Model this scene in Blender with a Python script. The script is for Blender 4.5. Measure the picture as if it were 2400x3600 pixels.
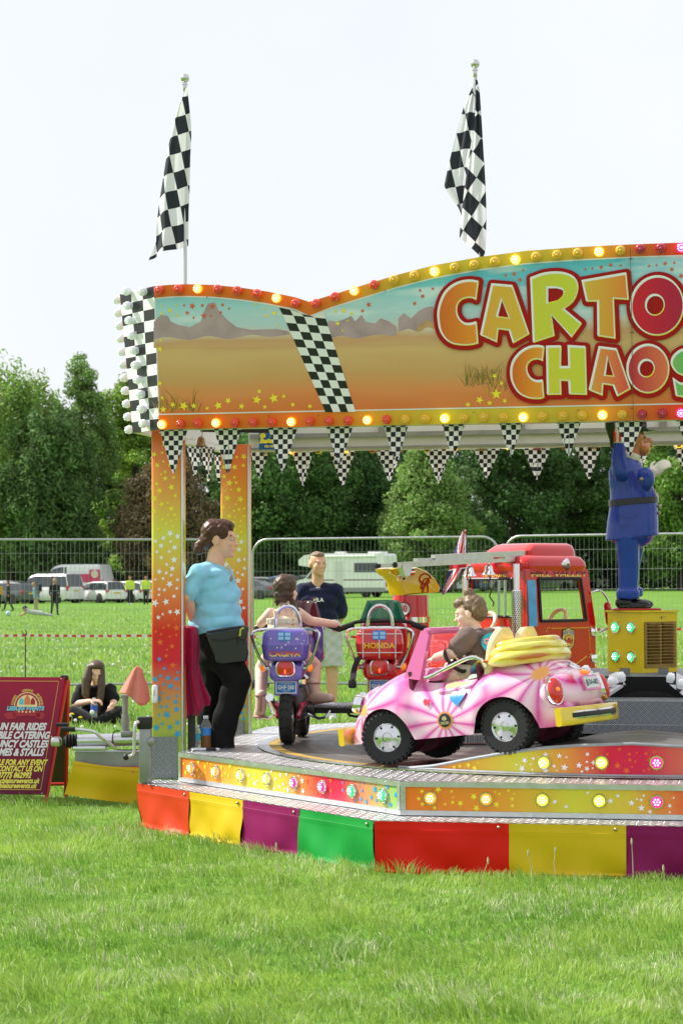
import bpy, bmesh, math, random
import numpy as np
from mathutils import Vector, Matrix, Euler
from mathutils.geometry import tessellate_polygon
for _o in list(bpy.data.objects): bpy.data.objects.remove(_o)
SC = bpy.context.scene; COL = SC.collection
PI = math.pi; R = math.radians
rng = np.random.default_rng(7); random.seed(7)

# ---------------------------------------------------------------- camera
FPX, HOR, ROLL, CAMH = 7526.7, 2043.6, .0043, 1.4352      # focal length and horizon in photo pixels (2400 x 3600)
PITCH = math.atan((HOR-1800)/FPX)
cam = bpy.data.cameras.new('camera'); cam_o = bpy.data.objects.new('camera', cam); COL.objects.link(cam_o)
cam.sensor_fit = 'VERTICAL'; cam.sensor_height = 36; cam.sensor_width = 24; cam.lens = FPX/3600*36
cam.clip_start = .1; cam.clip_end = 3000
_f = Vector((0, math.cos(PITCH), math.sin(PITCH))); _u = Vector((0, -math.sin(PITCH), math.cos(PITCH))); _r = Vector((1, 0, 0))
_c, _s = math.cos(ROLL), math.sin(ROLL)
_R = _r*_c-_u*_s; _U = _r*_s+_u*_c
cam_o.matrix_world = Matrix(((_R.x, _U.x, -_f.x, 0), (_R.y, _U.y, -_f.y, 0), (_R.z, _U.z, -_f.z, CAMH), (0, 0, 0, 1)))
cam.dof.use_dof = True; cam.dof.focus_distance = 12.3; cam.dof.aperture_fstop = 9.0
SC.camera = cam_o

# ---------------------------------------------------------------- light
SUN_AZ = Vector((-.93, .37)).normalized(); SUN_EL = R(43)
w = bpy.data.worlds.new('World'); SC.world = w; w.use_nodes = True
nt = w.node_tree; nt.nodes.clear()
out = nt.nodes.new('ShaderNodeOutputWorld'); mixs = nt.nodes.new('ShaderNodeMixShader')
sky = nt.nodes.new('ShaderNodeTexSky'); sky.sky_type = 'NISHITA'; sky.sun_disc = False
sky.sun_elevation = SUN_EL; sky.sun_rotation = math.atan2(SUN_AZ.x, SUN_AZ.y); sky.dust_density = 3; sky.air_density = 1.2
b1 = nt.nodes.new('ShaderNodeBackground'); b1.inputs[1].default_value = .15
b2 = nt.nodes.new('ShaderNodeBackground'); b2.inputs[1].default_value = .80
# thin even cloud over the whole sky, a little brighter and dimmer in wide soft patches
tc = nt.nodes.new('ShaderNodeTexCoord'); nz = nt.nodes.new('ShaderNodeTexNoise'); nz.inputs['Scale'].default_value = 3.0; nz.inputs['Detail'].default_value = 4
cr = nt.nodes.new('ShaderNodeValToRGB'); cr.color_ramp.elements[0].position = .35; cr.color_ramp.elements[1].position = .7
cr.color_ramp.elements[0].color = (.83, .87, .93, 1); cr.color_ramp.elements[1].color = (.93, .935, .95, 1)
nt.links.new(tc.outputs['Generated'], nz.inputs['Vector']); nt.links.new(nz.outputs['Fac'], cr.inputs[0]); nt.links.new(cr.outputs[0], b2.inputs[0])
nt.links.new(sky.outputs[0], b1.inputs[0]); mixs.inputs[0].default_value = .93
nt.links.new(b1.outputs[0], mixs.inputs[1]); nt.links.new(b2.outputs[0], mixs.inputs[2]); nt.links.new(mixs.outputs[0], out.inputs[0])
sun = bpy.data.lights.new('sun', 'SUN'); sun.energy = 4.7; sun.angle = R(.8); sun.color = (1, .955, .88)
sun_o = bpy.data.objects.new('sun', sun); COL.objects.link(sun_o)
_sd = Vector((SUN_AZ.x*math.cos(SUN_EL), SUN_AZ.y*math.cos(SUN_EL), math.sin(SUN_EL)))
sun_o.rotation_euler = _sd.to_track_quat('Z', 'Y').to_euler()
SC.view_settings.view_transform = 'Standard'; SC.view_settings.look = 'None'; SC.view_settings.gamma = 1
SC.view_settings.exposure = .46

# ---------------------------------------------------------------- photo pixel -> place
def ray(px, py):
    U, V = px-1200, py-1800
    u = U*_c-V*_s; v = U*_s+V*_c
    y = FPX*math.cos(PITCH)+v*math.sin(PITCH); z = FPX*math.sin(PITCH)-v*math.cos(PITCH)
    return Vector((u/y, 1, z/y))
def at(px, py, d): return Vector((0, 0, CAMH))+ray(px, py)*d
def gnd(px, py, z=0):
    r = ray(px, py); return at(px, py, (z-CAMH)/r.z)
YAW = .1991; SIDE = 2.2694; INR = 2.7393                  # the octagonal ride
RX = Vector((math.cos(YAW), -math.sin(YAW))); RY = Vector((math.sin(YAW), math.cos(YAW))); RO = Vector((1.947, 13.282))
def toL(p): q = Vector(p[:2])-RO; return Vector((q.dot(RX), q.dot(RY), p[2]))
def toW(p): q = RO+RX*p[0]+RY*p[1]; return Vector((q.x, q.y, p[2]))
def onY(px, py, Y):                                        # ride coordinates of a pixel on the plane Y of the ride
    r = ray(px, py); d = (Y+RO.dot(RY))/(r.x*RY.x+r.y*RY.y); return toL(Vector((0, 0, CAMH))+r*d)

# ---------------------------------------------------------------- materials
def srgb(r, g, b): 
    f = lambda c: (c/255/12.92) if c/255 <= .04045 else ((c/255+.055)/1.055)**2.4
    return (f(r), f(g), f(b))
MATS = {}
def pm(name, col, rough=.5, metal=0, spec=.5, coat=0, noise=None, bump=None, emis=None, trans=0, alpha=1, ior=1.45, sub=0, sheen=0):
    if name in MATS: return MATS[name]
    m = bpy.data.materials.new(name); m.use_nodes = True; MATS[name] = m
    n = m.node_tree.nodes; l = m.node_tree.links; b = n['Principled BSDF']
    b.inputs['Base Color'].default_value = (*col, 1); b.inputs['Roughness'].default_value = rough
    b.inputs['Metallic'].default_value = metal; b.inputs['Specular IOR Level'].default_value = spec
    b.inputs['Coat Weight'].default_value = coat; b.inputs['Coat Roughness'].default_value = .06
    b.inputs['Transmission Weight'].default_value = trans; b.inputs['Alpha'].default_value = alpha; b.inputs['IOR'].default_value = ior
    b.inputs['Sheen Weight'].default_value = sheen
    if sub: b.inputs['Subsurface Weight'].default_value = sub; b.inputs['Subsurface Radius'].default_value = (.012, .005, .003)
    if emis: b.inputs['Emission Color'].default_value = (*emis[:3], 1); b.inputs['Emission Strength'].default_value = emis[3]
    if noise or bump: t = n.new('ShaderNodeTexCoord')
    if noise:
        sc, amt = noise[:2]; z = n.new('ShaderNodeTexNoise'); z.inputs['Scale'].default_value = sc; z.inputs['Detail'].default_value = 6
        l.new(t.outputs['Object'], z.inputs['Vector'])
        mr = n.new('ShaderNodeMapRange'); mr.inputs[1].default_value = .3; mr.inputs[2].default_value = .7; mr.inputs[3].default_value = 1-amt; mr.inputs[4].default_value = 1+amt
        l.new(z.outputs['Fac'], mr.inputs[0])
        mx = n.new('ShaderNodeVectorMath'); mx.operation = 'SCALE'; mx.inputs[0].default_value = col; l.new(mr.outputs[0], mx.inputs['Scale'])
        l.new(mx.outputs[0], b.inputs['Base Color'])
        mr2 = n.new('ShaderNodeMapRange'); mr2.inputs[3].default_value = max(.02, rough-.12); mr2.inputs[4].default_value = min(1, rough+.12)
        l.new(z.outputs['Fac'], mr2.inputs[0]); l.new(mr2.outputs[0], b.inputs['Roughness'])
    if bump:
        sc, st = bump; z = n.new('ShaderNodeTexNoise'); z.inputs['Scale'].default_value = sc; z.inputs['Detail'].default_value = 5
        l.new(t.outputs['Object'], z.inputs['Vector']); bp = n.new('ShaderNodeBump'); bp.inputs['Strength'].default_value = st; bp.inputs['Distance'].default_value = .01
        l.new(z.outputs['Fac'], bp.inputs['Height']); l.new(bp.outputs[0], b.inputs['Normal'])
    return m
def nodes(m): return m.node_tree.nodes, m.node_tree.links, m.node_tree.nodes['Principled BSDF']
def ramp(n, stops, interp='LINEAR'):
    c = n.new('ShaderNodeValToRGB'); c.color_ramp.interpolation = interp; e = c.color_ramp.elements
    while len(e) < len(stops): e.new(.5)
    for i, (p, co) in enumerate(stops): e[i].position = p; e[i].color = (*co, 1)
    return c
def grad_mat(name, axis, lo, hi, stops, rough=.3, coat=.3, rot=0):
    """colour bands printed along one axis of the object"""
    if name in MATS: return MATS[name]
    m = pm(name, (1, 1, 1), rough, coat=coat); n, l, b = nodes(m)
    t = n.new('ShaderNodeTexCoord'); mp = n.new('ShaderNodeMapping'); mp.inputs['Rotation'].default_value = (0, 0, rot); l.new(t.outputs['Object'], mp.inputs[0])
    s = n.new('ShaderNodeSeparateXYZ'); l.new(mp.outputs[0], s.inputs[0])
    mr = n.new('ShaderNodeMapRange'); mr.inputs[1].default_value = lo; mr.inputs[2].default_value = hi; l.new(s.outputs[axis], mr.inputs[0])
    c = ramp(n, stops); l.new(mr.outputs[0], c.inputs[0]); l.new(c.outputs[0], b.inputs['Base Color']); return m
def check_mat(name, scale, uv=False, off=(0, .25, 0), dark=(.012, .013, .016), light=(.8, .79, .82), rough=.6, transl=0):
    if name in MATS: return MATS[name]
    m = pm(name, (1, 1, 1), rough); n, l, b = nodes(m)
    t = n.new('ShaderNodeTexCoord'); mp = n.new('ShaderNodeMapping'); mp.inputs['Location'].default_value = off
    l.new(t.outputs['UV' if uv else 'Object'], mp.inputs[0])
    ck = n.new('ShaderNodeTexChecker'); ck.inputs['Scale'].default_value = scale; ck.inputs['Color1'].default_value = (*dark, 1); ck.inputs['Color2'].default_value = (*light, 1)
    l.new(mp.outputs[0], ck.inputs['Vector']); l.new(ck.outputs[0], b.inputs['Base Color'])
    if transl:
        tr = n.new('ShaderNodeBsdfTranslucent'); ms = n.new('ShaderNodeMixShader'); ms.inputs[0].default_value = transl
        l.new(ck.outputs[0], tr.inputs[0]); l.new(b.outputs[0], ms.inputs[1]); l.new(tr.outputs[0], ms.inputs[2]); l.new(ms.outputs[0], n['Material Output'].inputs[0])
    return m

# ---------------------------------------------------------------- mesh builder
def frame(d, up=(0, 0, 1)):
    z = Vector(d).normalized(); u = Vector(up)
    if abs(z.dot(u)) > .98: u = Vector((1, 0, 0))
    x = u.cross(z).normalized(); y = z.cross(x); return x, y, z
def rrect(w, h, r, n=4):
    r = min(r, w/2-1e-4, h/2-1e-4); P = []
    for cx, cy, a0 in ((w/2-r, h/2-r, 0), (-w/2+r, h/2-r, 90), (-w/2+r, -h/2+r, 180), (w/2-r, -h/2+r, 270)):
        for k in range(n+1):
            a = R(a0+90*k/n); P.append((cx+r*math.cos(a), cy+r*math.sin(a)))
    return P
class M:
    def __init__(s): s.v = []; s.f = []; s.mi = []; s.sm = []; s.uv = {}
    def add(s, v, f, mi=0, sm=False, uv=None):
        o = len(s.v); s.v += [tuple(p) for p in v]
        for q in f: s.f.append(tuple(o+i for i in q)); s.mi.append(mi); s.sm.append(sm)
        if uv:
            for i, q in enumerate(uv): s.uv[o+i] = q
        return s
    def box(s, c, d, rz=0, mi=0, m=None):
        x, y, z = d[0]/2, d[1]/2, d[2]/2; P = [Vector((a*x, b*y, e*z)) for e in (-1, 1) for b in (-1, 1) for a in (-1, 1)]
        if m is None: m = Matrix.Rotation(rz, 3, 'Z')
        return s.add([Vector(c)+m@p for p in P], [(0, 2, 3, 1), (4, 5, 7, 6), (0, 1, 5, 4), (2, 6, 7, 3), (0, 4, 6, 2), (1, 3, 7, 5)], mi)
    def loft(s, rings, mi=0, sm=True, cap=True, closed=True):
        n = len(rings[0]); v = [p for r in rings for p in r]; f = []
        for i in range(len(rings)-1):
            for j in range(n if closed else n-1):
                a, b = i*n+j, i*n+(j+1) % n; f.append((a, b, b+n, a+n))
        if cap and closed:
            f.append(tuple(range(n))[::-1]); f.append(tuple(range((len(rings)-1)*n, len(rings)*n)))
        return s.add(v, f, mi, sm)
    def rbox(s, c, d, r=.02, rz=0, mi=0, m=None, n=3, br=None):
        """box with rounded upright edges and softened top and bottom"""
        if m is None: m = Matrix.Rotation(rz, 3, 'Z')
        c = Vector(c); br = min(r if br is None else br, d[2]/2-1e-4); L = []
        for z, ins in ((-d[2]/2, br), (-d[2]/2+br*.3, br*.3), (-d[2]/2+br, 0), (d[2]/2-br, 0), (d[2]/2-br*.3, br*.3), (d[2]/2, br)):
            L.append([c+m@Vector((x, y, z)) for x, y in rrect(d[0]-2*ins, d[1]-2*ins, max(r-ins*.5, .002), n)])
        return s.loft(L, mi, True)
    def cyl(s, p0, p1, r0, r1=None, n=12, mi=0, sm=True, cap=True):
        p0, p1 = Vector(p0), Vector(p1); r1 = r0 if r1 is None else r1; x, y, z = frame(p1-p0)
        ring = lambda p, r: [p+x*r*math.cos(2*PI*k/n)+y*r*math.sin(2*PI*k/n) for k in range(n)]
        return s.loft([ring(p0, r0), ring(p1, r1)], mi, sm, cap)
    def tube(s, P, r, n=8, mi=0, cap=True, flat=1):
        P = [Vector(p) for p in P]; rr = r if isinstance(r, (list, tuple)) else [r]*len(P); rings = []
        t = (P[1]-P[0]).normalized(); x, y, _ = frame(t)
        for i, p in enumerate(P):
            tn = (P[min(i+1, len(P)-1)]-P[max(i-1, 0)]).normalized()
            x = (x-tn*x.dot(tn)).normalized(); y = tn.cross(x)
            rings.append([p+x*rr[i]*math.cos(2*PI*k/n)+y*rr[i]*flat*math.sin(2*PI*k/n) for k in range(n)])
        return s.loft(rings, mi, True, cap)
    def sph(s, c, r, nu=16, nv=10, mi=0, m=None, v0=0, v1=1):
        r = (r, r, r) if not isinstance(r, (tuple, list)) else r; c = Vector(c); L = []
        m = m or Matrix.Identity(3)
        for i in range(nv+1):
            a = PI*(v0+(v1-v0)*i/nv)
            L.append([c+m@Vector((r[0]*math.sin(a)*math.cos(2*PI*k/nu), r[1]*math.sin(a)*math.sin(2*PI*k/nu), -r[2]*math.cos(a))) for k in range(nu)])
        return s.loft(L, mi, True, False)
    def lathe(s, prof, o=(0, 0, 0), d=(0, 0, 1), n=20, mi=0, sm=True, cap=True):
        x, y, z = frame(d); o = Vector(o)
        return s.loft([[o+z*h+x*r*math.cos(2*PI*k/n)+y*r*math.sin(2*PI*k/n) for k in range(n)] for r, h in prof], mi, sm, cap)
    def fill(s, loops, T, mi=0):
        """flat polygon with holes; T maps (x, y) to a point"""
        pts = [p for lp in loops for p in lp]; tri = tessellate_polygon([[Vector((p[0], p[1], 0)) for p in lp] for lp in loops])
        return s.add([T(*p) for p in pts], [t for t in tri], mi)
    def prism(s, poly, T, dv, mi=0, mis=None, holes=()):
        """polygon (with holes) extruded by the vector dv"""
        dv = Vector(dv); loops = [list(poly)]+[list(h) for h in holes]
        pts = [p for lp in loops for p in lp]; tri = tessellate_polygon([[Vector((p[0], p[1], 0)) for p in lp] for lp in loops])
        a = [Vector(T(*p)) for p in pts]; k = len(a)
        s.add(a+[p+dv for p in a], [t for t in tri]+[tuple(i+k for i in t[::-1]) for t in tri], mi)
        for lp in loops:
            b = [Vector(T(*p)) for p in lp]; q = len(b)
            s.add(b+[p+dv for p in b], [(j, (j+1) % q, (j+1) % q+q, j+q) for j in range(q)], mi if mis is None else mis)
        return s
    def grid(s, f, nu, nv, mi=0, sm=True, uv=None):
        V = [f(i/nu, j/nv) for j in range(nv+1) for i in range(nu+1)]
        U = [(i/nu, j/nv) for j in range(nv+1) for i in range(nu+1)] if uv is None else [uv(i/nu, j/nv) for j in range(nv+1) for i in range(nu+1)]
        return s.add(V, [(j*(nu+1)+i, j*(nu+1)+i+1, (j+1)*(nu+1)+i+1, (j+1)*(nu+1)+i) for j in range(nv) for i in range(nu)], mi, sm, U)
    def mesh(s, name, mats, sharp=40):
        me = bpy.data.meshes.new(name); me.from_pydata(s.v, [], s.f)
        for m in (mats if isinstance(mats, (list, tuple)) else [mats]): me.materials.append(m)
        me.polygons.foreach_set('material_index', s.mi); me.polygons.foreach_set('use_smooth', s.sm)
        if s.uv:
            ul = me.uv_layers.new(name='UVMap'); li = np.zeros(len(me.loops), np.int32); me.loops.foreach_get('vertex_index', li)
            T = np.zeros((len(s.v), 2), np.float32)
            for k, q in s.uv.items(): T[k] = q
            ul.data.foreach_set('uv', T[li].ravel())
        bm = bmesh.new(); bm.from_mesh(me); bmesh.ops.recalc_face_normals(bm, faces=bm.faces); bm.to_mesh(me); bm.free()
        me.update()
        if any(s.sm): me.set_sharp_from_angle(angle=R(sharp))
        return me
    def build(s, name, mats, parent=None, loc=None, rot=None, sharp=40, **kw):
        return obj(name, s.mesh(name, mats, sharp), parent, loc, rot, **kw)
def obj(name, me, parent=None, loc=None, rot=None, label=None, cat=None, group=None, kind=None):
    o = bpy.data.objects.new(name, me); COL.objects.link(o)
    if parent: o.parent = parent
    if loc is not None: o.location = loc
    if rot is not None: o.rotation_euler = rot
    tag(o, label, cat, group, kind); return o
def tag(o, label=None, cat=None, group=None, kind=None):
    for k, q in (('label', label), ('category', cat), ('group', group), ('kind', kind)):
        if q: o[k] = q
    return o
def thing(name, label, cat, loc=(0, 0, 0), rz=0, group=None, rot=None):
    o = bpy.data.objects.new(name, None); COL.objects.link(o); o.location = loc; o.rotation_euler = rot or (0, 0, rz); o.empty_display_size = .1
    return tag(o, label, cat, group)
def copy_tree(o, parent=None):
    c = o.copy(); COL.objects.link(c); c.parent = parent
    for ch in o.children: copy_tree(ch, c)
    return c
def text_mesh(s, size=1, shear=0, bold=0, align='CENTER', sx=1, spacing=1):
    """flat lettering in the x-y plane from the built-in font: (verts, faces)"""
    cu = bpy.data.curves.new('t', 'FONT'); cu.body = s; cu.size = size; cu.shear = shear; cu.offset = bold; cu.align_x = align; cu.align_y = 'CENTER'; cu.resolution_u = 3; cu.space_character = spacing
    o = bpy.data.objects.new('t', cu); COL.objects.link(o); dg = bpy.context.evaluated_depsgraph_get()
    me = bpy.data.meshes.new_from_object(o.evaluated_get(dg)); v = [(p.co.x*sx, p.co.y) for p in me.vertices]; f = [tuple(p.vertices) for p in me.polygons]
    bpy.data.objects.remove(o); bpy.data.curves.remove(cu); bpy.data.meshes.remove(me); return v, f
def text(mb, s, T, size, mi=0, **kw):
    v, f = text_mesh(s, size, **kw); mb.add([T(*p) for p in v], f, mi); return mb
def plane(o, ux, uy): 
    o, ux, uy = Vector(o), Vector(ux), Vector(uy); return lambda x, y: o+ux*x+uy*y
def star(c, r, a=0, n=5, inner=.42): return [(c[0]+(r if k % 2 == 0 else r*inner)*math.sin(a+PI*k/n), c[1]+(r if k % 2 == 0 else r*inner)*math.cos(a+PI*k/n)) for k in range(2*n)]
def circle(c, r, n=16, ry=None): return [(c[0]+r*math.cos(2*PI*k/n), c[1]+(ry or r)*math.sin(2*PI*k/n)) for k in range(n)]
def smooth(t, a, b): t = min(1, max(0, (t-a)/(b-a))); return t*t*(3-2*t)
def interp(x, xs, ys): return float(np.interp(x, xs, ys))
def spline(P, n=8, closed=False):
    P = [Vector(p) for p in P]; O = []; k = len(P)
    for i in range(k if closed else k-1):
        p0 = P[(i-1) % k] if closed or i > 0 else P[0]*2-P[1]; p1 = P[i]; p2 = P[(i+1) % k]; p3 = P[(i+2) % k] if closed or i+2 < k else p2*2-p1
        for j in range(n):
            t = j/n; O.append(.5*((2*p1)+(p2-p0)*t+(2*p0-5*p1+4*p2-p3)*t*t+(3*p1-p0-3*p2+p3)*t**3))
    if not closed: O.append(P[-1])
    return O
# shared materials
steel = pm('galvanised steel', (.42, .43, .44), .38, .9, noise=(30, .12))
chrome = pm('chrome', (.78, .78, .8), .08, 1)
alu = pm('aluminium', (.62, .63, .65), .3, .9, noise=(20, .06))
rubber = pm('black rubber', (.018, .018, .019), .75, noise=(40, .25))
black = pm('black plastic', (.012, .012, .013), .45)
dark = pm('dark gap', (.006, .006, .007), .9)
white_paint = pm('white paint', (.78, .78, .79), .35, noise=(6, .03))
red_vinyl = pm('red vinyl', (.74, .013, .005), .45, spec=.2, noise=(3, .06), bump=(5, .4))
# ================================================================ SETTING
def gh(x, y):                                              # the field rises gently towards the far right
    return .62*smooth(y, 70, 185)*smooth(x, -14, 4)
m = pm('meadow', (.1, .2, .03), .9, spec=.2); n, l, b = nodes(m)
t = n.new('ShaderNodeTexCoord'); 
z1 = n.new('ShaderNodeTexNoise'); z1.inputs['Scale'].default_value = .35; z1.inputs['Detail'].default_value = 8; z1.inputs['Roughness'].default_value = .65
z2 = n.new('ShaderNodeTexNoise'); z2.inputs['Scale'].default_value = 14; z2.inputs['Detail'].default_value = 6
l.new(t.outputs['Object'], z1.inputs[0]); l.new(t.outputs['Object'], z2.inputs[0])
c1 = ramp(n, [(.3, (.10, .22, .026)), (.5, (.14, .285, .035)), (.72, (.20, .335, .055))]); c2 = ramp(n, [(.25, (.55, .6, .5)), (.75, (1.3, 1.25, 1.3))])
l.new(z1.outputs[0], c1.inputs[0]); l.new(z2.outputs[0], c2.inputs[0])
mx = n.new('ShaderNodeMix'); mx.data_type = 'RGBA'; mx.blend_type = 'MULTIPLY'; mx.inputs[0].default_value = 1
l.new(c1.outputs[0], mx.inputs[6]); l.new(c2.outputs[0], mx.inputs[7]); l.new(mx.outputs[2], b.inputs['Base Color'])
bp = n.new('ShaderNodeBump'); bp.inputs['Strength'].default_value = .8; bp.inputs['Distance'].default_value = .06; l.new(z2.outputs[0], bp.inputs['Height']); l.new(bp.outputs[0], b.inputs['Normal'])
xs = sorted(set([round(q, 3) for q in np.concatenate([np.linspace(-40, 40, 41), np.linspace(-900, 900, 31)])])); ys = list(np.linspace(-30, 220, 60))+list(np.linspace(260, 1500, 12))
g = M(); g.add([(x, y, gh(x, y)) for y in ys for x in xs], [(j*len(xs)+i, j*len(xs)+i+1, (j+1)*len(xs)+i+1, (j+1)*len(xs)+i) for j in range(len(ys)-1) for i in range(len(xs)-1)], 0, True)
g.build('ground', m, kind='structure')

# ---- grass blades
def grass_material(name, transl=.45):
    m = pm(name, (.1, .2, .03), .5, spec=.35); n, l, b = nodes(m)
    at_ = n.new('ShaderNodeAttribute'); at_.attribute_name = 'tint'; l.new(at_.outputs['Color'], b.inputs['Base Color'])
    tr = n.new('ShaderNodeBsdfTranslucent'); l.new(at_.outputs['Color'], tr.inputs[0]); ms = n.new('ShaderNodeMixShader'); ms.inputs[0].default_value = transl
    l.new(b.outputs[0], ms.inputs[1]); l.new(tr.outputs[0], ms.inputs[2]); l.new(ms.outputs[0], n['Material Output'].inputs[0]); return m
def vnoise(x, y, s, seed):
    r = np.random.default_rng(seed); T = r.random((64, 64)); x = x*s+100; y = y*s+100
    i, j = np.floor(x).astype(int), np.floor(y).astype(int); fx, fy = x-i, y-j; fx = fx*fx*(3-2*fx); fy = fy*fy*(3-2*fy)
    g = lambda a, c: T[a % 64, c % 64]
    return (g(i, j)*(1-fx)+g(i+1, j)*fx)*(1-fy)+(g(i, j+1)*(1-fx)+g(i+1, j+1)*fx)*fy
OCT = [(-SIDE/2, -INR), (SIDE/2, -INR), (INR, -SIDE/2), (INR, SIDE/2), (SIDE/2, INR), (-SIDE/2, INR), (-INR, SIDE/2), (-INR, -SIDE/2)]
def grass(name, y0, y1, dens, hgt, wid, seed, mat):
    r = np.random.default_rng(seed); N = int(.36*(y1*y1-y0*y0)/2*dens(y0)*1.15)
    y = np.sqrt(r.uniform(y0*y0, y1*y1, N)); x = r.uniform(-1, 1, N)*(.178*y+.12)
    keep = r.random(N) < np.array([dens(q) for q in y])/dens(y0)
    lx = (x-RO.x)*RX.x+(y-RO.y)*RX.y; ly = (x-RO.x)*RY.x+(y-RO.y)*RY.y
    inside = (abs(lx) < INR+.17) & (abs(ly) < INR+.17) & (abs(lx)+abs(ly) < (INR+.17)*1.4142)
    keep &= ~inside; x, y = x[keep], y[keep]; N = len(x)
    cl = vnoise(x, y, 5.5, seed+1)*.6+vnoise(x, y, 17, seed+2)*.4; pt = vnoise(x, y, 1.3, seed+3)
    h = hgt*(.30+1.35*cl**2.2)*r.uniform(.6, 1.3, N); wd = wid*r.uniform(.6, 1.3, N)
    tuft = np.clip((vnoise(x, y, 6.5, seed+8)*.7+vnoise(x, y, 15, seed+9)*.3-.60)/.12, 0, 1); h *= 1+.55*tuft
    a = r.uniform(0, 2*PI, N); sw = 1.6*PI*vnoise(x, y, 2.2, seed+4)+r.normal(0, .9, N); ln = h*r.uniform(.25, 1.15, N)
    dx, dy = np.cos(a), np.sin(a); lx_, ly_ = np.cos(sw)*ln, np.sin(sw)*ln
    z0 = -.01*np.ones(N)
    V = np.zeros((N, 5, 3)); V[:, 0] = np.stack([x-dx*wd, y-dy*wd, z0], 1); V[:, 1] = np.stack([x+dx*wd, y+dy*wd, z0], 1)
    V[:, 2] = np.stack([x-dx*wd*.8+lx_*.35, y-dy*wd*.8+ly_*.35, h*.62], 1); V[:, 3] = np.stack([x+dx*wd*.8+lx_*.35, y+dy*wd*.8+ly_*.35, h*.62], 1)
    V[:, 4] = np.stack([x+lx_, y+ly_, h], 1)
    o = np.arange(N)*5; F = np.stack([o, o+1, o+3, o+2, o+2, o+3, o+4], 1).ravel()
    me = bpy.data.meshes.new(name); me.vertices.add(N*5); me.vertices.foreach_set('co', V.ravel().astype(np.float32))
    me.loops.add(N*7); me.loops.foreach_set('vertex_index', F.astype(np.int32)); me.polygons.add(N*2)
    ls = np.stack([np.arange(N)*7, np.arange(N)*7+4], 1).ravel(); me.polygons.foreach_set('loop_start', ls.astype(np.int32))
    me.update(calc_edges=True)
    A, B, Cc = np.array((.17, .34, .05)), np.array((.43, .58, .11)), np.array((.62, .66, .40))
    t = np.clip(-.15+1.25*pt*.6+.55*cl+r.normal(0, .2, N)-.28*tuft, 0, 1)[:, None]; col = A*(1-t)+B*t
    pale = (r.random(N) < .05+.30*np.clip((vnoise(x, y, 2.6, seed+12)*.6+vnoise(x, y, 9, seed+13)*.4-.58)/.12, 0, 1))[:, None]; col = np.where(pale, Cc*r.uniform(.7, 1.2, (N, 1)), col)
    tint = me.color_attributes.new('tint', 'FLOAT_COLOR', 'POINT'); T = np.ones((N, 5, 4), np.float32); T[:, :, :3] = col[:, None]; tint.data.foreach_set('color', T.ravel())
    me.materials.append(mat); return obj(name, me, kind='stuff')
gm = grass_material('grass blades')
tag(grass('grass', 6.3, 14.5, lambda y: 8500*(6.3/y)**1.5, .046, .0022, 11, gm), 'short bright green lawn grass in front of the ride', 'grass')
tag(grass('grass', 14.5, 34, lambda y: 900*(14.5/y)**1.7, .075, .0055, 21, gm), 'meadow grass between the ride and the mesh fence', 'grass')
tag(grass('grass', 34, 120, lambda y: 110*(34/y)**2.3, .085, .013, 31, gm), 'open meadow grass beyond the mesh fence', 'grass')

# ---- dandelion clocks and a few yellow flowers, far too many to count
fl = M(); r = np.random.default_rng(5)
def flower(x, y, s, mi):
    z = gh(x, y); h = r.uniform(.10, .24); fl.cyl((x, y, z), (x+r.normal(0, .02), y, z+h), .003, .003, 3, 1, cap=False)
    fl.sph((x, y, z+h+s*.6), (s, s, s*(.95 if mi == 0 else .5)), 6, 4, mi)
for k in range(900):
    y = 16+84*r.random()**1.15; x = r.uniform(-1, 1)*(.17*y)
    if vnoise(np.array([x]), np.array([y]), .22, 9)[0] < r.uniform(.2, .75): continue
    L = toL((x, y, 0))
    if abs(L.x) < 3.6 and abs(L.y) < 3.4: continue
    flower(x, y, r.uniform(.013, .024), 0 if r.random() < .86 else 2)
fl.build('dandelions', [pm('dandelion clock', (.75, .75, .72), .9), pm('flower stalk', (.16, .22, .06), .8), pm('dandelion yellow', (.75, .5, .03), .8)], label='white dandelion clocks scattered over the meadow', cat='flowers', kind='stuff')
# tall pale grass stalks by the skirt
sk = M()
for px, py in ((1955, 2985), (2225, 2990), (2330, 2975), (2345, 3040), (1135, 3030), (1870, 3020), (1690, 3050), (620, 2960), (980, 3000), (330, 3260), (350, 3420)):
    p = gnd(px, py+110); q = p+Vector((r.normal(0, .025), r.normal(-.03, .02), r.uniform(.13, .2))); md = (p+q)/2+Vector((r.normal(0, .01), 0, .01))
    sk.tube([p, md, q], [.0025, .002, .0012], 4); sk.sph(q, (.005, .005, .018), 6, 4)
sk.build('grass_stalks', pm('pale stalk', (.45, .43, .25), .8), label='tall pale seed stalks standing in front of the ride skirt', cat='grass', kind='stuff')
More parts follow.
